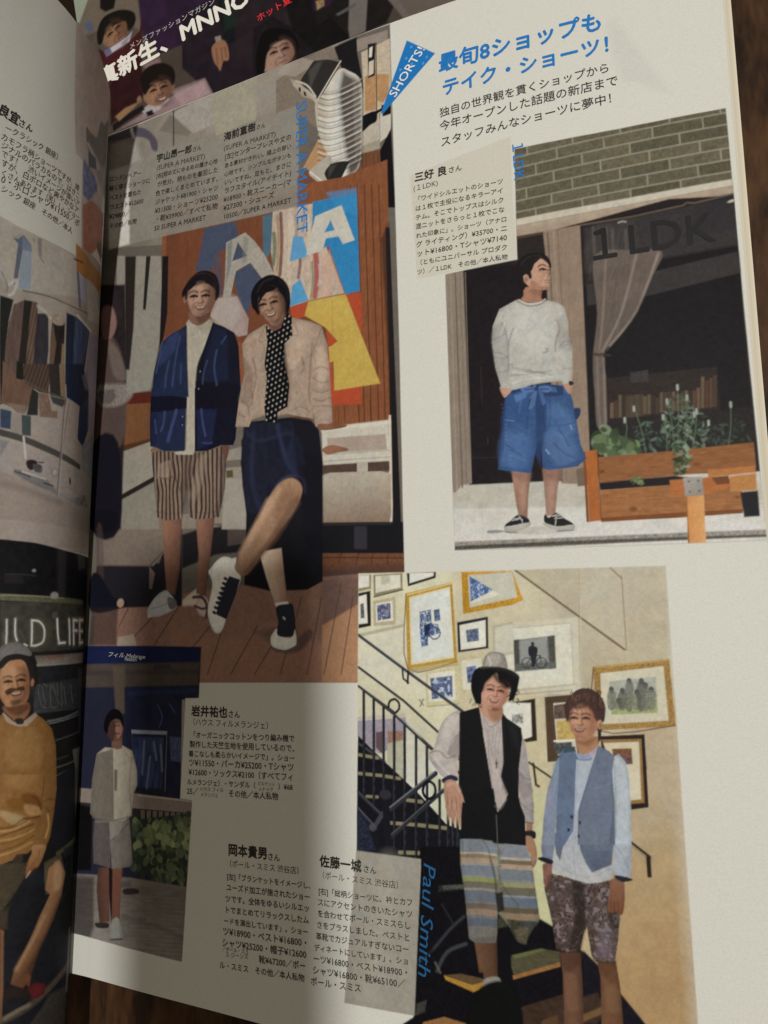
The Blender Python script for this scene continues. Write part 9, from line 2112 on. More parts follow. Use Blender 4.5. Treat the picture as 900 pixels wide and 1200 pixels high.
["P",[43,85.7,42.2,86.7,38.9,82.7,36.6,82.9,33.5,85.4,32.7,84.3,35.5,81.4,38.4,81.5,41.4,82.9],[157,139,127],{"f":.2}],
["S",[42.6,88.1,36.3,88.7,35.3,85.9,37,82.9,39.2,83.1,42.4,86],[128,90,69],{}],
["S",[42,87.7,36.2,88,36,86.3,38.8,84.8,41.8,86.7],[73,48,37],{"f":.81,"a":.7}],
["S",[45,99.2,43.5,101.2,39.1,101.7,37,98.2,36.2,94.6,36.2,89.8,37.9,88.2,41,87.5,42.7,88.4,44.7,92.3],[161,120,92],{"f":.2}],
["S",[38.9,100,37,98.2,36.2,94.6,36.2,89.8,37.9,88.2,40.7,87.5,38.5,91,38,95.4],[102,69,51],{"f":1.03,"a":.5}],
["S",[44.6,100.2,41.6,101.1,40,95.9,42.7,94.3,44.5,96.1],[184,145,117],{"f":1.33,"a":.5}],
["S",[43.8,92.6,42.2,89.8,40.1,88.3,42.1,88.8],[175,134,106],{"f":.8,"a":.5}],
["S",[46,100.9,44,103.1,40.6,103.7,37.2,102.9,34.8,100.2,33.8,96.3,34,93.5,35.8,93.6,37,98.2,38.7,101.4,42.3,101.9,44.8,99.2],[35,33,35],{"f":.2}],
["S",[46.2,102.6,45.6,106.1,41.3,107.2,37.4,104.8,36.8,102.9,40.6,103.7,44,103.1,46,100.9],[110,108,111],{"f":.2,"n":[[.27,.2]]}],
["P",[36.3,95,34.2,94.9,34.1,87.9,35.8,88],[44,42,46],{"f":.49,"a":.6}],
["E",[35.4,94.6,.49,1.2,-.0],[156,113,87],{"f":.21}],
["S",[40,99.5,36.8,97.8,35.9,94,36.4,90.4,38.1,88.9,38.1,92,38,94.9],[93,63,48],{"f":1.85,"a":.4}],
["S",[43.1,97.8,41.2,98.3,40.2,97.8,41.4,97],[183,147,121],{"f":1.36,"a":.3}],
["S",[43.6,94,41.9,94.4,41.4,93,42.8,92.4],[181,145,120],{"f":1.12,"a":.45}],
["E",[42.5,95.5,1.17,.58,.1],[88,60,45],{"f":.99,"a":.5}],
["C",[43.4,95.1,42.5,95.5,41.4,95.2],[28,19,16],{"w":.58}],
["E",[42.4,95.2,.45,.34,.1],[28,19,16],{"a":.9}],
["C",[43.9,96.5,42.8,97,41.5,96.6],[28,18,16],{"w":.54,"f":.54,"a":.75}],
["C",[42.3,94.6,42.3,94.4],[88,60,45],{"w":.45,"f":.54,"a":.4}],
["E",[38.9,95.8,1.19,.6,.1],[92,62,47],{"f":1.01,"a":.5}],
["C",[39.9,95.4,38.9,95.8,37.8,95.4],[29,20,17],{"w":.6}],
["E",[38.8,95.5,.46,.34,.1],[29,20,17],{"a":.9}],
["C",[40.4,96.7,39.2,97.3,37.9,96.9],[29,20,17],{"w":.55,"f":.55,"a":.75}],
["C",[38.5,94.8,38.6,94.6],[92,62,47],{"w":.46,"f":.55,"a":.4}],
["C",[40.3,95.7,39.7,94.3,39.4,93.4],[90,61,46],{"w":.55,"f":.64,"a":.7}],
["C",[40.8,95.9,40.3,93.8],[185,149,122],{"w":.45,"f":.54,"a":.6}],
["C",[41.1,93.3,40.5,93,39.8,92.9,39.3,93.4],[29,19,17],{"w":.36,"f":.54,"a":.6}],
["C",[41.6,93.2,42.4,92.2,42,91.1],[88,60,45],{"w":.36,"f":.63,"a":.6}],
["C",[38.8,93.4,37.6,92.5,37.5,91.3],[92,62,47],{"w":.37,"f":.65,"a":.45}],
["S",[41.8,92,40.6,91.9,39.3,91.9,38.2,92.3,38.5,91.1,39.7,90.7,40.9,91],[76,44,43],{"a":.9}],
["S",[41.2,91.8,39.9,91.7,38.6,92,39,91.5,39.8,91.3,40.7,91.4],[203,189,181],{"a":.9}],
["C",[40.7,90.6,39.6,90.4,38.6,90.8],[134,92,86],{"w":.45,"a":.7}],
["S",[40.9,89.4,39.5,89.9,37.9,89.6,38.5,88.7,40.2,88.6],[90,61,46],{"f":.91,"a":.5}],
["S",[43,92.4,41.6,93.3,40,93.1,38,93.7,37.5,92.5,39,92.3,40.1,92.4,41.4,91.5,42.4,91.3],[36,25,20],{"a":.85}],
["S",[41.3,89.1,39.9,89.5,38.3,89.4,38.8,88.1,40.4,87.9],[76,58,46],{"f":.74,"a":.7}],
["C",[42.9,86.4,40.6,84.2,38.9,82.9,37,83.1,35.5,84.5,34.6,86.2],[37,32,34],{"w":.3,"f":.14}],
["S",[39.2,83.8,37.1,83.8,36.7,82.2,38.5,82.2],[45,42,41],{"f":.2}],
["K",[],0,{}]
],
'C': [
["I",0],
["P",[-14,239.4,30.5,213.9,28.9,172,4.3,183.3],[81,73,69],{"n":[[2.81,.1]],"f":.84}],
["P",[10.9,225.1,30.5,213.9,28.8,191.1,20.2,202.7,8.7,202,-5.7,204],[104,94,85],{"f":1.41}],
["P",[13.6,223.6,22.8,218.3,18.3,208.1,14.1,208.7,11.9,211.6],[22,19,18],{"f":.85}],
["P",[2.5,208.9,6.8,208.7,7.6,204,5.1,202.5],[76,88,114],{"f":1.14,"a":.8}],
["P",[-18.4,241.9,10.9,225.1,1.2,210.3,-9.4,219],[144,152,140],{"f":.89}],
["P",[30.5,213.9,64.5,197.2,63.1,179.2,48.1,175.3,35.1,176.8,29.2,189.5],[47,30,55],{"f":.79,"n":[[2.64,.2]]}],
["P",[40.6,208.1,50.4,202.5,55.6,187.3,42.9,190.3],[37,25,45],{"f":2.13,"a":.7}],
["P",[47.7,187.6,67.2,187.5,91.1,176.7,83.6,140.1,53.6,149,43.8,165.7],[34,27,36],{"f":.75,"n":[[3,.2]]}],
["P",[64.2,191.9,100.6,176.4,100.2,168.9,76.6,165.2,63.1,166],[20,23,28],{"f":.74,"n":[[1.96,.2]]}],
["P",[66.4,193.4,92.3,182.5,77.8,171.1,64.2,171.9],[29,45,41],{"f":1.75,"a":.7}],
["P",[59.7,171.7,62.2,171.1,62.2,167.8,59.9,169],[135,126,125],{"f":.5}],
["S",[57.8,168.2,62.4,169,64.2,165.4,63.6,159.3,61.3,159.8,59.4,156.5,58.6,158.7,57.5,161.8],[140,102,81],{"f":.5}],
["C",[59.4,166.7,58.8,159.8],[70,46,38],{"w":.5,"f":.5,"a":.6}],
["C",[61.5,165.6,61,160],[70,46,38],{"w":.5,"f":.5,"a":.6}],
["C",[63,165.4,62.9,160.9],[70,46,38],{"w":.5,"f":.5,"a":.6}],
["P",[71.6,190.4,102.2,172.9,97.7,135.3,73,146.8,66.7,158.9],[39,31,38],{"f":.96,"n":[[2.89,.2]],"a":.9}],
["I",1],
["P",[8.1,193.9,12.3,188.9,19.2,188,28.1,191.5,30.5,197.1,25.3,167.1,10.2,158.7,10.7,174.6],[67,28,31],{"f":.68,"n":[[2.73,.12]]}],
["P",[10.7,174.6,25.4,183.3,27.2,162.2,8.5,156.8],[45,21,25],{"f":1.34,"n":[[2.68,.15]]}],
["P",[11.2,190.8,15.5,191.3,22,192,24.9,193.2,22.9,189.4,16.5,188.7,12.2,188.2],[177,174,194],{"f":.55}],
["P",[10.5,191.2,13.5,191.7,14.3,188.5,11.4,187.9],[97,98,129],{"f":.55}],
["S",[10.7,196.7,13.1,202.4,20.2,202.7,23.9,199.3,23.7,193.9,19.8,191.8,14.8,191.4,11.6,193.1],[135,101,82],{"f":.69}],
["S",[20,201.5,23.9,199.3,23.3,194.1,18.5,192.5,17.9,197],[88,61,50],{"f":1.66,"a":.6}],
["S",[8.4,195.8,8.9,201.8,13,206.7,20.8,206,27,201.5,26.9,196.3,23,194.2,22.5,199.4,17,200.3,12.9,199.7,10.5,195.4],[22,19,18],{"f":.7}],
["S",[15.7,203.6,19.9,202.2,22.5,197.5,23.5,192.6,22.4,190.2,21.1,194.2,19.9,198],[80,55,45],{"f":2.32,"a":.4}],
["S",[13,200.5,14.8,201.7,16.2,201.3,15.2,199.9],[145,112,90],{"f":1.76,"a":.3}],
["S",[14,195.4,15.7,196.3,16.9,194.6,15.6,193.5],[145,113,90],{"f":1.46,"a":.45}],
["E",[14.6,197.7,1.52,.76,.75],[80,55,45],{"f":1.29,"a":.5}],
["C",[13.7,196.9,14.6,197.7,16,197.6],[27,19,18],{"w":.76,"f":.47}],
["E",[14.8,197.3,.59,.44,.75],[27,19,18],{"f":.47,"a":.9}],
["C",[12.5,198.5,13.6,199.6,15.2,199.4],[27,19,18],{"w":.71,"f":.71,"a":.75}],
["C",[15.2,196.5,15.3,196.1],[80,56,45],{"w":.58,"f":.7,"a":.4}],
["E",[18.5,198.9,1.52,.76,.75],[80,55,45],{"f":1.28,"a":.5}],
["C",[17.6,198.2,18.5,198.9,19.8,198.8],[27,19,18],{"w":.76,"f":.47}],
["E",[18.7,198.6,.58,.44,.75],[27,19,18],{"f":.47,"a":.9}],
["C",[16.4,199.8,17.5,200.9,19.1,200.7],[27,19,18],{"w":.7,"f":.7,"a":.75}],
["C",[19.3,197.8,19.4,197.5],[80,55,45],{"w":.58,"f":.7,"a":.4}],
["C",[17,198.5,18.2,196.8,19,195.7],[80,55,45],{"w":.7,"f":.82,"a":.7}],
["C",[16.3,198.6,17.8,195.9],[145,112,90],{"w":.58,"f":.7,"a":.6}],
["C",[17.2,195,17.9,194.8,18.7,195,19.1,195.7],[27,19,18],{"w":.46,"f":.7,"a":.6}],
["C",[16.6,194.8,16.2,193.3,17.1,191.9],[80,55,45],{"w":.46,"f":.81,"a":.6}],
["C",[19.7,195.8,21.3,195,21.9,193.4],[80,55,45],{"w":.46,"f":.81,"a":.45}],
["C",[17.9,192.8,19.1,193.3,20.5,193.6],[91,59,57],{"w":.52,"f":.46,"a":.85}],
["C",[18.6,192.4,19.6,192.5,20.3,192.9],[138,97,99],{"w":.58,"f":.58,"a":.6}],
["S",[19,190,20.3,191.1,22.1,191.1,22.1,189.7,20.2,189.1],[80,55,45],{"f":1.15,"a":.5}],
["I",2],
["P",[8.5,152.8,19.1,154.3,31.5,156.1,44.6,156.1,52.5,156.6,54.7,148.4,43.1,147.8,28,151.3,12,153.1],[138,116,123],{"f":.64,"n":[[2.32,.08]]}],
["P",[37.2,158.5,51.8,156.6,53.6,149,40.9,150.1],[165,142,148],{"f":1.52,"a":.7}],
["P",[22.8,156.4,27.8,157.9,36.7,155.5,31,153.1,25.6,153.1],[166,161,165],{"f":.65}],
["P",[9.1,156.5,17,158,23.9,158.6,24.8,156.1,15.1,154.9,9.3,153.5],[27,23,27],{"f":.66}],
["P",[11,159.6,16.1,161.1,22.9,160.7,19.9,159.2,12.6,156.8],[138,107,79],{"f":.8}],
["P",[24.8,154.8,27.9,154.6,28.4,152.1,25.5,152.5],[27,24,28],{"f":.52}],
["P",[26.9,176.4,34.9,175.6,35.5,171.3,28.8,171.4],[125,105,108],{"f":.66}],
["S",[25.3,163.1,27.2,166.2,33.3,166.4,38.8,163.6,38.9,159,35.5,156.1,31.3,154.9,27.6,156.5,25.2,159.9],[143,108,89],{"f":.65}],
["S",[34.9,164.3,38.9,162.2,37.8,158.2,32.6,154.9,29.7,157],[90,61,47],{"f":1.81,"a":.5}],
["S",[25.1,165.9,25.3,171.2,29.2,173.9,35.7,172.5,40.1,167.5,39.8,161.8,38.2,160.6,36.8,163.7,33,164.6,29,164.6,25.8,162.2],[25,19,18],{"f":.65}],
["S",[33.4,167.1,37.4,164.2,38.3,159.2,37.5,154.8,35.3,153.3,35.5,157.1,35.8,160.7],[84,57,48],{"f":2.38,"a":.4}],
["S",[29.1,165.8,31.6,165.9,33,165,31.3,164.4],[160,125,104],{"f":1.81,"a":.3}],
["S",[28.2,161.1,30.5,161.1,31.1,159.2,29.2,158.9],[160,124,104],{"f":1.5,"a":.45}],
["E",[29.8,162.8,1.57,.78,.35],[85,58,48],{"f":1.32,"a":.5}],
["C",[28.5,162.5,29.8,162.7,31.2,162.1],[28,18,16],{"w":.78,"f":.48}],
["E",[29.9,162.4,.6,.45,.35],[28,18,16],{"f":.48,"a":.9}],
["C",[27.9,164.4,29.5,164.8,31.2,163.9],[28,18,16],{"w":.72,"f":.72,"a":.75}],
["C",[30,161.5,29.9,161.2],[84,57,48],{"w":.6,"f":.72,"a":.4}],
["E",[34.5,162.1,1.55,.78,.35],[84,57,48],{"f":1.31,"a":.5}],
["C",[33.3,161.9,34.5,162.1,36,161.4],[27,18,16],{"w":.78,"f":.48}],
["E",[34.6,161.7,.6,.45,.35],[27,18,16],{"f":.48,"a":.9}],
["C",[32.6,163.7,34.2,164.1,35.9,163.3],[27,18,16],{"w":.72,"f":.72,"a":.75}],
["C",[35,160.8,34.9,160.5],[84,57,48],{"w":.6,"f":.72,"a":.4}],
["C",[32.7,162.3,33.4,160.4,33.8,159.3],[84,57,48],{"w":.72,"f":.84,"a":.7}],
["C",[32,162.8,32.6,159.9],[160,124,104],{"w":.6,"f":.72,"a":.6}],
["C",[31.6,159.5,32.3,159,33.2,158.8,33.9,159.2],[27,18,16],{"w":.48,"f":.72,"a":.6}],
["C",[30.9,159.6,29.8,158.5,30.2,156.9],[84,57,48],{"w":.48,"f":.84,"a":.6}],
["C",[34.6,159.1,36,157.7,36.1,156.2],[84,57,48],{"w":.47,"f":.83,"a":.45}],
["S",[30.6,158.1,32.2,157.6,33.8,157.4,35.3,157.6,34.7,156.2,33.3,155.9,31.6,156.6],[72,42,41],{"f":.59,"a":.9}],
["S",[31.3,157.7,33,157.2,34.7,157.3,34.2,156.7,33.1,156.6,32,157],[195,182,174],{"a":.9}],
["C",[31.9,156,33.3,155.4,34.6,155.7],[128,88,82],{"w":.59,"f":.59,"a":.7}],
["S",[31.5,154.5,33.4,154.9,35.5,154.1,34.8,153,32.6,153.3],[84,57,48],{"f":1.18,"a":.5}],
["E",[23,161.6,1.06,1.58,-.0],[134,101,81],{"f":.66}],
["I",3],
["P",[75.8,167,84.4,167.5,94.7,154.2,105.5,155.8,110.9,144.2,106.2,138.2,90.9,141.3,74.5,142.2,72.1,148.5],[28,24,29],{"f":.94,"n":[[2.35,.2]]}],
["S",[76.5,147.5,77.5,154.5,82.3,157.1,88.1,156.5,90.8,151.9,88.6,147.4,85.4,146,81.2,145.7],[154,124,112],{"f":.59}],
["S",[87.4,155.6,90.8,151.9,88.6,147.4,85.4,146,85.1,150.5],[115,85,79],{"f":1.42,"a":.5}],
["S",[73.6,147,74.6,154.8,78.6,162.9,84.6,162.5,90.2,157.9,91.7,150.8,89.6,146.3,89.5,151.4,87.4,155.6,82.1,155.9,78.9,153.2,76.7,147.3],[14,12,15],{"f":.6}],
["S",[85.3,157.7,89.2,154.7,89.9,149.7,88.9,145.2,86.7,143.6,87.1,147.5,87.4,151.2],[98,68,60],{"f":2.36,"a":.4}],
["S",[81.2,156.3,83.6,156.5,84.9,155.5,83.3,154.9],[165,136,125],{"f":1.79,"a":.3}],
["S",[80.2,151.5,82.3,151.6,82.8,149.6,81,149.3],[165,136,125],{"f":1.49,"a":.45}],
["E",[81.7,153.2,1.55,.78,.35],[98,68,60],{"f":1.31,"a":.5}],
["C",[80.5,152.9,81.7,153.2,83.1,152.5],[26,18,17],{"w":.78,"f":.48}],
["E",[81.8,152.8,.6,.45,.35],[26,18,17],{"f":.48,"a":.9}],
["C",[79.9,154.8,81.5,155.2,83.1,154.4],[26,18,17],{"w":.72,"f":.72,"a":.75}],
["C",[81.9,151.9,81.8,151.6],[98,68,60],{"w":.6,"f":.72,"a":.4}],
["E",[86.3,152.6,1.54,.77,.35],[98,68,60],{"f":1.3,"a":.5}],
["C",[85.1,152.3,86.3,152.6,87.7,151.9],[26,18,17],{"w":.77,"f":.47}],
["E",[86.4,152.2,.59,.44,.35],[26,18,17],{"f":.47,"a":.9}],
["C",[84.5,154.2,86.1,154.6,87.7,153.8],[26,18,17],{"w":.71,"f":.71,"a":.75}],
["C",[86.7,151.3,86.6,151],[98,68,60],{"w":.59,"f":.71,"a":.4}],
["C",[84.6,152.8,85.1,150.9,85.5,149.7],[98,68,60],{"w":.71,"f":.83,"a":.7}],
["C",[83.9,153.2,84.3,150.4],[165,136,125],{"w":.59,"f":.71,"a":.6}],
["C",[83.3,149.9,84,149.4,84.9,149.2,85.6,149.6],[26,18,17],{"w":.47,"f":.71,"a":.6}],
["C",[82.7,150,81.6,148.9,81.9,147.3],[98,68,60],{"w":.48,"f":.83,"a":.6}],
["C",[86.3,149.5,87.6,148.1,87.6,146.6],[98,68,59],{"w":.47,"f":.82,"a":.45}],
["C",[83.2,147.7,84.7,147.6,86.2,147.3],[88,57,54],{"w":.53,"f":.47,"a":.85}],
["C",[83.8,147,84.8,146.7,85.7,146.8],[134,94,95],{"w":.59,"f":.59,"a":.6}],
["S",[83.1,144.8,85,145.2,86.9,144.5,86.2,143.4,84.1,143.6],[98,68,59],{"f":1.18,"a":.5}],
["I",0],
["P",[89.9,170.9,106.3,170.5,134.1,154.7,124.9,142.7,110.7,143.1,96.5,145.8,90.7,157.6],[19,17,20],{"f":.92,"n":[[2.3,.25]],"a":.9}],
["P",[115.5,165.3,122,161.6,116.9,143.5,110.8,143.7,111.1,147.8],[106,100,100],{"f":.57}],
["P",[125.7,155.8,132.2,155.7,135.2,140.7,131,141.2],[102,95,95],{"f":.55}],
["P",[113.4,142.9,124.8,142.2,124,137.8,112.6,136.7],[115,110,106],{"f":.55}],
["P",[107.8,155.8,115.8,156.4,115.8,155.1,108.7,154.7],[83,86,91],{"f":.57}],
["P",[102.2,172.9,111.5,167.6,106.5,160.3,99.8,161.5],[47,28,55],{"f":.94,"a":.8}],
["P",[101.7,164.9,105.1,164.9,104.4,161.5,101.5,161.2],[135,113,82],{"f":.7,"n":[[.7,.4]]}],
["P",[129.3,157.4,151.8,149.3,148.5,135.7,133,140.7],[97,88,84],{"f":.54}]
],
}
TYPE = [
["headline","R","最旬8ショップも",145.1,275.3,7.14,-0.0106,47.2,0.05,0],
["headline","R","テイク・ショーツ！",146.0,267.2,6.48,0.0062,48.0,0.05,0],
["introduction","R","独自の世界観を貫くショップから",145.3,260.4,4.73,0.0185,48.61,0.012,0],
["introduction","R","今年オープンした話題の新店まで",145.2,256.0,4.69,0.0177,50.91,0.012,0],
["introduction","R","スタッフみんなショーツに夢中！",145.4,250.8,4.66,0.0246,48.71,0.012,0],
["caption_right","R","三好 良",136.8,241.9,3.14,-0.0196,10.2,0.055,0],
["caption_right","R","さん",147.5,241.8,1.97,0.0,4.2,0.02,0],
["caption_right","R","(１LDK)",136.5,238.9,2.57,-0.0128,7.8,0,0],
["caption_right","R","「ワイドシルエットのショーツ",136.9,235.3,2.62,-0.0225,26.71,0.016,0],
["caption_right","R","は１枚で主役になるキラーアイ",137.0,232.4,2.61,-0.0189,26.5,0.016,0],
["caption_right","R","テム。そこでトップスはシルク",137.0,229.5,2.59,-0.0188,26.6,0.016,0],
["caption_right","R","混ニットをさらっと１枚でこな",137.0,226.7,2.58,-0.0224,26.81,0.016,0],
["caption_right","R","れた印象に」。ショーツ（アナロ",137.1,223.8,2.56,-0.0258,27.11,0.016,0],
["caption_right","R","グ ライティング）¥35700・ニ",137.1,221.0,2.55,-0.0257,27.21,0.016,0],
["caption_right","R","ット¥16800・Tシャツ¥7140",137.1,218.1,2.54,-0.0221,27.11,0.016,0],
["caption_right","R","（ともにユニバーサル プロダク",137.1,215.3,2.53,-0.0222,27.01,0.016,0],
["caption_right","R","ツ）／１LDK　その他／本人私物",137.2,212.5,2.51,-0.0222,27.01,0.016,0],
["shop_name_vertical","R","１LDK",166.7,246.8,3.41,-1.546,12.1,0.01,0],
["shop_name_vertical","R","SUPER A MARKET",95.1,281.3,5.82,-1.5578,46.2,0.0,0],
["stair_lettering","R","Paul Smith",136.2,49.7,5.23,-1.6484,28.39,0.0,0.2],
["pennant_lettering","R","SHORTS!",131.1,271.0,4.3,0.9103,16.46,0.01,0],
["window_lettering","R","１LDK",184.3,207.3,9.64,0.0181,33.21,0.03,0],
["caption_left","R","岩井祐也",56.9,83.9,3.1,0.0,14.1,0.055,0],
["caption_left","R","さん",71.3,83.9,2.03,0.0,4.6,0.02,0],
["caption_left","R","（ハウス フィルメランジェ）",56.3,81.0,2.41,0.0033,30.0,0,0],
["caption_left","R","「オーガニックコットンをつり編み機で",56.8,77.1,2.5,0.0231,38.91,0.016,0],
["caption_left","R","製作した天竺生地を使用しているので、",56.6,74.2,2.5,0.0256,39.11,0.016,0],
["caption_left","R","着こなしも柔らかいイメージで」。ショー",56.3,71.4,2.49,0.0278,39.52,0.016,0],
["caption_left","R","ツ¥11550・パーカ¥25200・Tシャツ",56.4,68.6,2.48,0.0307,39.12,0.016,0],
["caption_left","R","¥12600・ソックス¥2100（すべてフィ",56.5,65.8,2.48,0.0336,38.72,0.016,0],
["caption_left","R","ルメランジェ）・サンダル（　　　　）¥68",55.9,62.9,2.47,0.0381,39.33,0.016,0],
["caption_left","R","25／　　　　　その他／本人私物",56.0,60.1,2.48,0.0351,34.22,0.016,0],
["caption_left","R","ビルケンシ",82.8,64.8,1.09,0.0328,6.1,0,0],
["caption_left","R","ュトック",83.1,63.3,1.09,0.0384,5.2,0,0],
["caption_left","R","ハウス フィル",61.0,61.3,1.13,0.0543,9.21,0,0],
["caption_left","R","メランジェ",61.4,59.8,1.13,0.0454,6.61,0,0],
["caption_middle","R","岡本貴男",72.2,44.1,3.15,0.0357,14.01,0.055,0],
["caption_middle","R","さん",86.5,44.4,1.91,0.0,4.4,0.02,0],
["caption_middle","R","（ポール・スミス 渋谷店）",71.6,40.7,2.39,0.0426,25.82,0,0],
["caption_middle","R","[左]「ブランケットをイメージし、",72.0,37.1,2.49,0.0442,29.43,0.016,0],
["caption_middle","R","ユーズド加工が施されたショー",71.8,34.0,2.49,0.0442,29.43,0.016,0],
["caption_middle","R","ツです。全体をゆるいシルエッ",71.5,30.8,2.49,0.051,29.44,0.016,0],
["caption_middle","R","トでまとめてリラックスしたム",71.3,27.7,2.48,0.0506,29.64,0.016,0],
["caption_middle","R","ードを演出しています」。ショー",71.1,24.6,2.48,0.0508,29.54,0.016,0],
["caption_middle","R","ツ¥18900・ベスト¥16800・",70.8,21.5,2.48,0.0511,29.34,0.016,0],
["caption_middle","R","シャツ¥25200・帽子¥12600",70.6,18.4,2.48,0.0542,29.54,0.016,0],
["caption_middle","R","　　　　　　靴¥67200／ポー",70.3,15.3,2.47,0.0576,29.55,0.016,0],
["caption_middle","R","ル・スミス　その他／本人私物",69.8,12.2,2.47,0.0572,29.75,0.016,0],
["caption_middle","R","／ポール・スミ",70.6,17.0,1.15,0.0728,9.63,0,0],
["caption_middle","R","ス ジーンズ",71.9,15.6,1.14,0.0841,8.33,0,0],
["caption_lower_right","R","佐藤一城",104.3,44.9,2.98,0.0075,13.3,0.055,0],
["caption_lower_right","R","さん",118.1,45.0,1.81,-0.0244,4.1,0.02,0],
["caption_lower_right","R","（ポール・スミス 渋谷店）",104.0,41.7,2.25,0.0121,24.7,0,0],
["caption_lower_right","R","[右]「総柄ショーツに、衿とカフ",104.0,37.4,2.34,0.028,28.61,0.016,0],
["caption_lower_right","R","スにアクセントのきいたシャツ",103.7,34.4,2.34,0.0311,28.91,0.016,0],
["caption_lower_right","R","を合わせてポール・スミスらし",103.7,31.5,2.33,0.0318,28.31,0.016,0],
["caption_lower_right","R","さをプラスしました。ベストと",103.4,28.5,2.33,0.0318,28.31,0.016,0],
["caption_lower_right","R","革靴でカジュアルすぎないコー",103.2,25.5,2.33,0.0354,28.22,0.016,0],
["caption_lower_right","R","ディネートにしています」。ショ",102.6,22.5,2.33,0.0386,28.52,0.016,0],
["caption_lower_right","R","ーツ¥16800・ベスト¥18900・",102.3,19.5,2.32,0.0419,28.63,0.016,0],
["caption_lower_right","R","シャツ¥16800・靴¥65100／",102.1,16.5,2.32,0.0461,28.23,0.016,0],
["caption_lower_right","R","ポール・スミス",101.5,13.5,2.35,0.0632,15.83,0.016,0],
["caption_top","R","宇山昂一郎",34.5,278.6,4.16,-0.067,16.44,0.055,0],
["caption_top","R","さん",51.3,277.4,2.56,-0.0713,4.21,0.01,0],
["caption_top","R","海前直樹",65.2,277.3,4.0,-0.0075,13.4,0.055,0],
["caption_top","R","さん",78.9,277.1,2.43,-0.0768,3.91,0.01,0],
["caption_top","R","(SUPER A MARKET)",34.7,275.2,2.57,-0.0935,22.5,0,0],
["caption_top","R","(SUPER A MARKET)",65.3,273.5,2.44,-0.069,21.75,0,0],
["caption_top","R","[右]短め丈にゆるめの履き心地",34.8,272.1,2.9,-0.082,28.09,0.014,0],
["caption_top","R"," が気分。柄ものを着回した",34.8,268.7,2.88,-0.0817,28.19,0.014,0],
["caption_top","R","色で楽しくまとめています。",34.7,265.3,2.86,-0.0811,28.39,0.014,0],
["caption_top","R","ジャケット¥81900・シャツ",34.7,261.9,2.84,-0.0808,28.49,0.014,0],
["caption_top","R","¥31500・ショーツ¥25200",34.7,258.5,2.82,-0.0773,28.49,0.014,0],
["caption_top","R","・靴¥39900／すべて私物",34.7,255.2,2.81,-0.0805,28.59,0.014,0],
["caption_top","R","50 SUPER A MARKET",34.6,251.8,2.8,-0.0764,23.57,0.014,0],
["caption_top","R","[左]センタープレスや丈の",65.8,270.2,2.79,-0.0401,27.42,0.014,0],
["caption_top","R","ある素材がきれい。極上の穿い",65.8,267.0,2.77,-0.0401,27.42,0.014,0],
["caption_top","R","心地です。シンプルなボタンも",65.8,263.8,2.75,-0.0401,27.42,0.014,0],
["caption_top","R","いいですね。足もと、まさに",65.8,260.7,2.73,-0.0438,27.43,0.014,0],
["caption_top","R","ラフスタイル(アイテイト)",65.8,257.6,2.71,-0.0472,27.53,0.014,0],
["caption_top","R","¥18900・靴スニーカー(マ",65.7,254.4,2.68,-0.0471,27.63,0.014,0],
["caption_top","R","¥27300・シューズ",65.7,251.3,2.69,-0.043,20.92,0.014,0],
["caption_top","R","10500／SUPER A MARKET",65.7,248.2,2.65,-0.0507,27.64,0.014,0],
["caption_top","R","ロンドンヘアー",11.2,277.6,3.05,-0.1244,16.12,0.014,0],
["caption_top","R","軽く穿くショーツに",11.4,273.8,3.04,-0.1219,20.55,0.014,0],
["caption_top","R","ベストを重ねた",11.6,269.9,3.01,-0.1127,16.0,0.014,0],
["caption_top","R","ウエスト¥12600",11.8,266.1,2.99,-0.1113,17.11,0.014,0],
["caption_top","R","¥29800／",12.0,262.3,2.98,-0.1074,10.26,0.014,0],
["caption_top","R","その他／私物",12.2,258.5,2.97,-0.0953,13.66,0.014,0],
["awning_lettering","R","フィル Melange",19.7,101.8,2.52,-0.0404,17.31,0.01,0.25],
["awning_lettering","R","hausen",27.8,100.5,0.98,-0.0555,5.41,0,0],
["caption_leaf","L","良宜",80.8,258.1,3.34,3.1267,6.7,0.055,0],
["caption_leaf","L","さん",74.1,258.2,2.13,3.0399,4.93,0.02,0],
["caption_leaf","L","ークラシック 銀座）",77.1,254.8,2.47,3.0528,19.18,0,0],
["caption_leaf","L","カモフラ柄ショーツですが、雑",77.4,252.1,2.63,3.1193,31.41,0,0],
["caption_leaf","L","ジナルのパラカなので、はきこ",76.6,249.9,2.63,3.1225,31.41,0,0],
["caption_leaf","L","です！　渋いイメージが強いア",75.8,247.8,2.63,3.1288,31.3,0,0],
["caption_leaf","L","すが、白ポロなど爽やかなア",75.0,245.4,2.61,3.1253,30.7,0,0],
["caption_leaf","L","くさんあります（笑）」。ショー",74.1,242.9,2.6,3.1028,30.92,0,0],
["caption_leaf","L","0・ポロシャツ¥11550／ポ",73.4,241.0,2.6,3.1091,30.82,0,0],
["caption_leaf","L","シック 銀座　その他／本人",72.7,238.7,2.58,-3.1271,27.6,0,0],
["cover_lettering","C","新生、MNNO",15.4,176.2,10.86,0.0329,60.83,0.07,0],
["cover_lettering","C","真",6.0,175.7,9.06,0.0444,9.01,0.07,0],
["cover_small","C","メンズファッションマガジン",22.4,185.7,3.06,0.005,40.1,0,0],
["cover_red","C","ホット夏",78.0,168.6,4.9,0.0809,14.85,0.02,0]
]

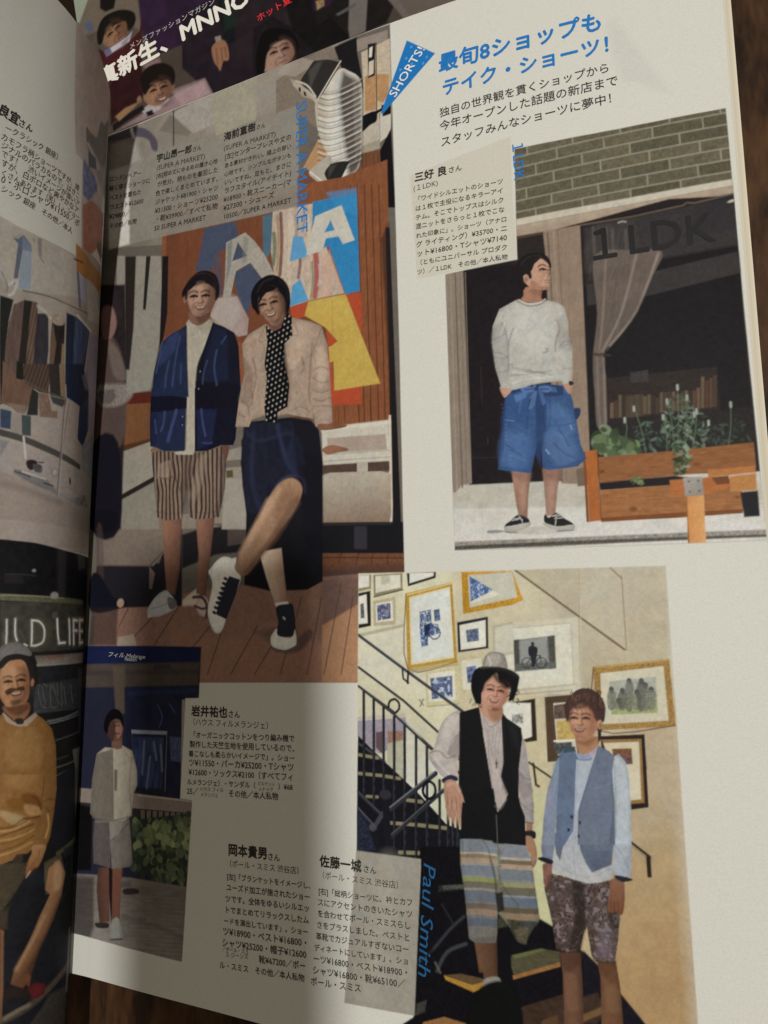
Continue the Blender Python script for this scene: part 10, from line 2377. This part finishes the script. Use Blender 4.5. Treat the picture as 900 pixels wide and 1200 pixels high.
WHITE = (0.63, 0.64, 0.625)
print_steps = 0.2
def press(sheet_key, cv, pictures, people):
    for n, op in enumerate(INK[sheet_key]): ink(cv, op, 100 + 17 * n)
    soften(cv, pictures, people)
    return cv
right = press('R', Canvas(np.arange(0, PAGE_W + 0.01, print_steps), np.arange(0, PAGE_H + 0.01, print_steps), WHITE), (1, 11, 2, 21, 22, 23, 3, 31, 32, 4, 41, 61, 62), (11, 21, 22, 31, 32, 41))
sheet(right, right_page, page_mat, {
    0: ("right_page", "white page with blue headline, photographs and Japanese captions", None),
    1: ("photograph", "photograph of a man outside a dark shop window with wooden planter", None),
    11: ("person", "man in grey sweater and wide blue denim shorts, looking aside", 1),
    2: ("photograph", "photograph of two smiling men on a wooden deck before a painted wall", None),
    21: ("person", "man in blue cardigan, white shirt and striped shorts", 2),
    22: ("person", "man in beige shirt, dotted scarf and dark shorts with crossed legs", 2),
    23: ("person", "man in shade close to the gutter", 2),
    3: ("photograph", "photograph of two men on a staircase with framed pictures", None),
    31: ("person", "man in pale hat, long black waistcoat and striped shorts", 3),
    32: ("person", "man in blue waistcoat, pale shirt and patterned shorts", 3),
    4: ("photograph", "photograph of a man by a blue shop front with ivy", None),
    41: ("person", "man in white top and grey shorts", 4),
    5: ("pennant", "blue pennant reading SHORTS!", None),
    6: ("caption_panel", "white caption panel cut into the shop photograph", None),
    61: ("caption_panel", "see-through caption panels over the deck photograph", None),
    62: ("caption_panel", "pale caption panel over the staircase photograph", None)}, magazine, "right_page")
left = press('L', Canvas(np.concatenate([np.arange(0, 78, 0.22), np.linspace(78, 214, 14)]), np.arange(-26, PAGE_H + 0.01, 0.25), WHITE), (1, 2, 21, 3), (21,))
sheet(left, left_page, page_mat, {
    0: ("left_page", "curled facing page with photographs and Japanese caption", None),
    1: ("photograph", "photograph of trousers hanging on a rail in a white shop", None),
    2: ("photograph", "photograph of a man under a WILD LIFE shop sign", None),
    21: ("person", "smiling man in hat and mustard sweater", 2),
    3: ("photograph", "strip of a photograph running into the gutter", None)}, magazine, "left_page")

# ------------------------------------------------------------------ the second magazine, lying under the head of the first
COVER_Z = -9.5
under = empty("closed_magazine", (26.6 * MM, 154.4 * MM, COVER_Z * MM), math.radians(12))
tag(under, "second magazine lying underneath, cover of young men and white Japanese letters", "magazine")
def cover_sheet(u, v):
    u = np.asarray(u, float); v = np.asarray(v, float) + 0 * u
    return np.stack([u, v, 0 * u], -1)
cover = press('C', Canvas(np.arange(0, 182.01, 0.3), np.arange(120, 257.01, 0.3), lin((70, 62, 58))), (0, 1, 2, 3), (1, 2, 3))
sheet(cover, cover_sheet, glossy_print("glossy_cover_print", 0.4), {
    0: ("front_cover", None, None),
    1: ("person", "young man in wine red blazer, head tilted", 0),
    2: ("person", "young man in pink shirt leaning in", 0),
    3: ("person", "young man with dark hair in dark jacket", 0)}, under, "front_cover")
slab("page_block", [(0.4, -0.25), (181.6, -0.25)], -4.2, 0.4, 256.6, stack, under)

# ------------------------------------------------------------------ printed type
def type_ink(name, rgb, rough=0.5):
    m, nt, b = principled(name, tuple(lin(rgb)), rough, 0.2)
    nz = nt.nodes.new("ShaderNodeTexNoise"); nz.inputs["Scale"].default_value = 900
    tc = nt.nodes.new("ShaderNodeTexCoord"); nt.links.new(tc.outputs["Object"], nz.inputs["Vector"])
    mx = nt.nodes.new("ShaderNodeMix"); mx.data_type = 'RGBA'
    mx.inputs[6].default_value = (*lin(rgb), 1); mx.inputs[7].default_value = (*np.minimum(lin(rgb) * 1.5 + (0.012 if max(rgb) > 20 else 0.0), 0.9), 1)
    nt.links.new(nz.outputs["Fac"], mx.inputs[0]); nt.links.new(mx.outputs[2], b.inputs["Base Color"])
    return m
black = type_ink("black_ink", (38, 34, 32)); blue = type_ink("blue_ink", (18, 104, 178)); white = type_ink("white_ink", (226, 222, 214)); soft = type_ink("soft_black_ink", (70, 64, 58))
night = type_ink("window_ink", (10, 8, 12)); dim = type_ink("dim_white_ink", (170, 170, 176)); violet = type_ink("violet_blue_ink", (52, 92, 165)); deep = type_ink("deep_blue_ink", (16, 76, 124)); red = type_ink("red_ink", (200, 40, 50))
STYLE = {
    'headline': ("headline", blue, "blue headline in bold Japanese letters"), 'introduction': ("introduction", black, "black introduction below the headline"),
    'caption_right': ("caption", black, "caption beside the shop photograph"), 'caption_left': ("caption", black, "caption beside the ivy photograph"),
    'caption_middle': ("caption", black, "caption at the foot of the page"), 'caption_lower_right': ("caption", black, "caption on the pale panel"),
    'caption_top': ("caption", black, "small captions over the deck photograph"), 'shop_name_vertical': ("shop_name", blue, None),
    'stair_lettering': ("shop_name", deep, None), 'pennant_lettering': ("pennant_lettering", white, None), 'window_lettering': ("window_lettering", night, "dark shop name on the window"),
    'awning_lettering': ("awning_lettering", dim, None), 'caption_leaf': ("caption", black, "caption on the facing page"),
    'sign_lettering': ("sign_lettering", dim, "pale neon sign letters"), 'cover_lettering': ("cover_lettering", white, "large white cover letters"), 'cover_small': ("cover_lettering", dim, "small pale cover line"), 'cover_red': ("cover_lettering", red, "red cover letters")}
for key in STYLE:
    rows = [t for t in TYPE if t[0] == key]
    if not rows: continue
    pg = rows[0][1]; shape = {'R': right_page, 'L': left_page, 'C': cover_sheet}[pg]
    name, mat, lab = STYLE[key]
    if key == 'shop_name_vertical':                    # three separate names
        for r in rows: letters(name, [tuple(r[2:])], shape, mat, magazine, lab)
        continue
    letters(name, [tuple(t[2:]) for t in rows], shape, mat, under if pg == 'C' else magazine, lab)

# ------------------------------------------------------------------ an unseen phone, added and sized to throw the shadow at lower left
def rounded_box(name, w, h, t, r, mat, parent, off=(0, 0, 0)):
    import bmesh
    bm = bmesh.new(); pts = []
    for cx, cy, a0 in ((w / 2 - r, h / 2 - r, 0), (-w / 2 + r, h / 2 - r, 90), (-w / 2 + r, -h / 2 + r, 180), (w / 2 - r, -h / 2 + r, 270)):
        for k in range(7):
            a = math.radians(a0 + 15 * k); pts.append((cx + r * math.cos(a), cy + r * math.sin(a)))
    vs = [bm.verts.new(((x + off[0]) * MM, (y + off[1]) * MM, (off[2] - t / 2) * MM)) for x, y in pts]
    f = bm.faces.new(vs); e = bmesh.ops.extrude_face_region(bm, geom=[f])
    bmesh.ops.translate(bm, vec=(0, 0, t * MM), verts=[g for g in e['geom'] if isinstance(g, bmesh.types.BMVert)])
    bmesh.ops.recalc_face_normals(bm, faces=bm.faces)
    bmesh.ops.bevel(bm, geom=[ed for ed in bm.edges if len(ed.link_faces) == 2 and ed.calc_face_angle() > 1.0], offset=t * 0.25 * MM, segments=2, affect='EDGES')
    me = bpy.data.meshes.new(name); bm.to_mesh(me); bm.free()
    return link(name, me, mat, parent)
shadow_phone = empty("shadow_phone", (0.1593, 0.086, 0.36)); shadow_phone.rotation_euler = (0.05, 0.02, 0)
tag(shadow_phone, "unseen dark phone added above the page to cast the lower-left shadow", "phone")
pm, _, _ = principled("dark_glass", (0.02, 0.02, 0.022), 0.2, 0.5)
lm, _, _ = principled("lens_glass", (0.01, 0.01, 0.012), 0.05, 0.6)
rounded_box("body", 54, 190, 7, 8, pm, shadow_phone, (0, 0, 0))
for dx in (0, -19):
    rounded_box("camera_lens", 12, 12, 1.6, 5.9, lm, shadow_phone, (16 + dx, 84, -4.2))
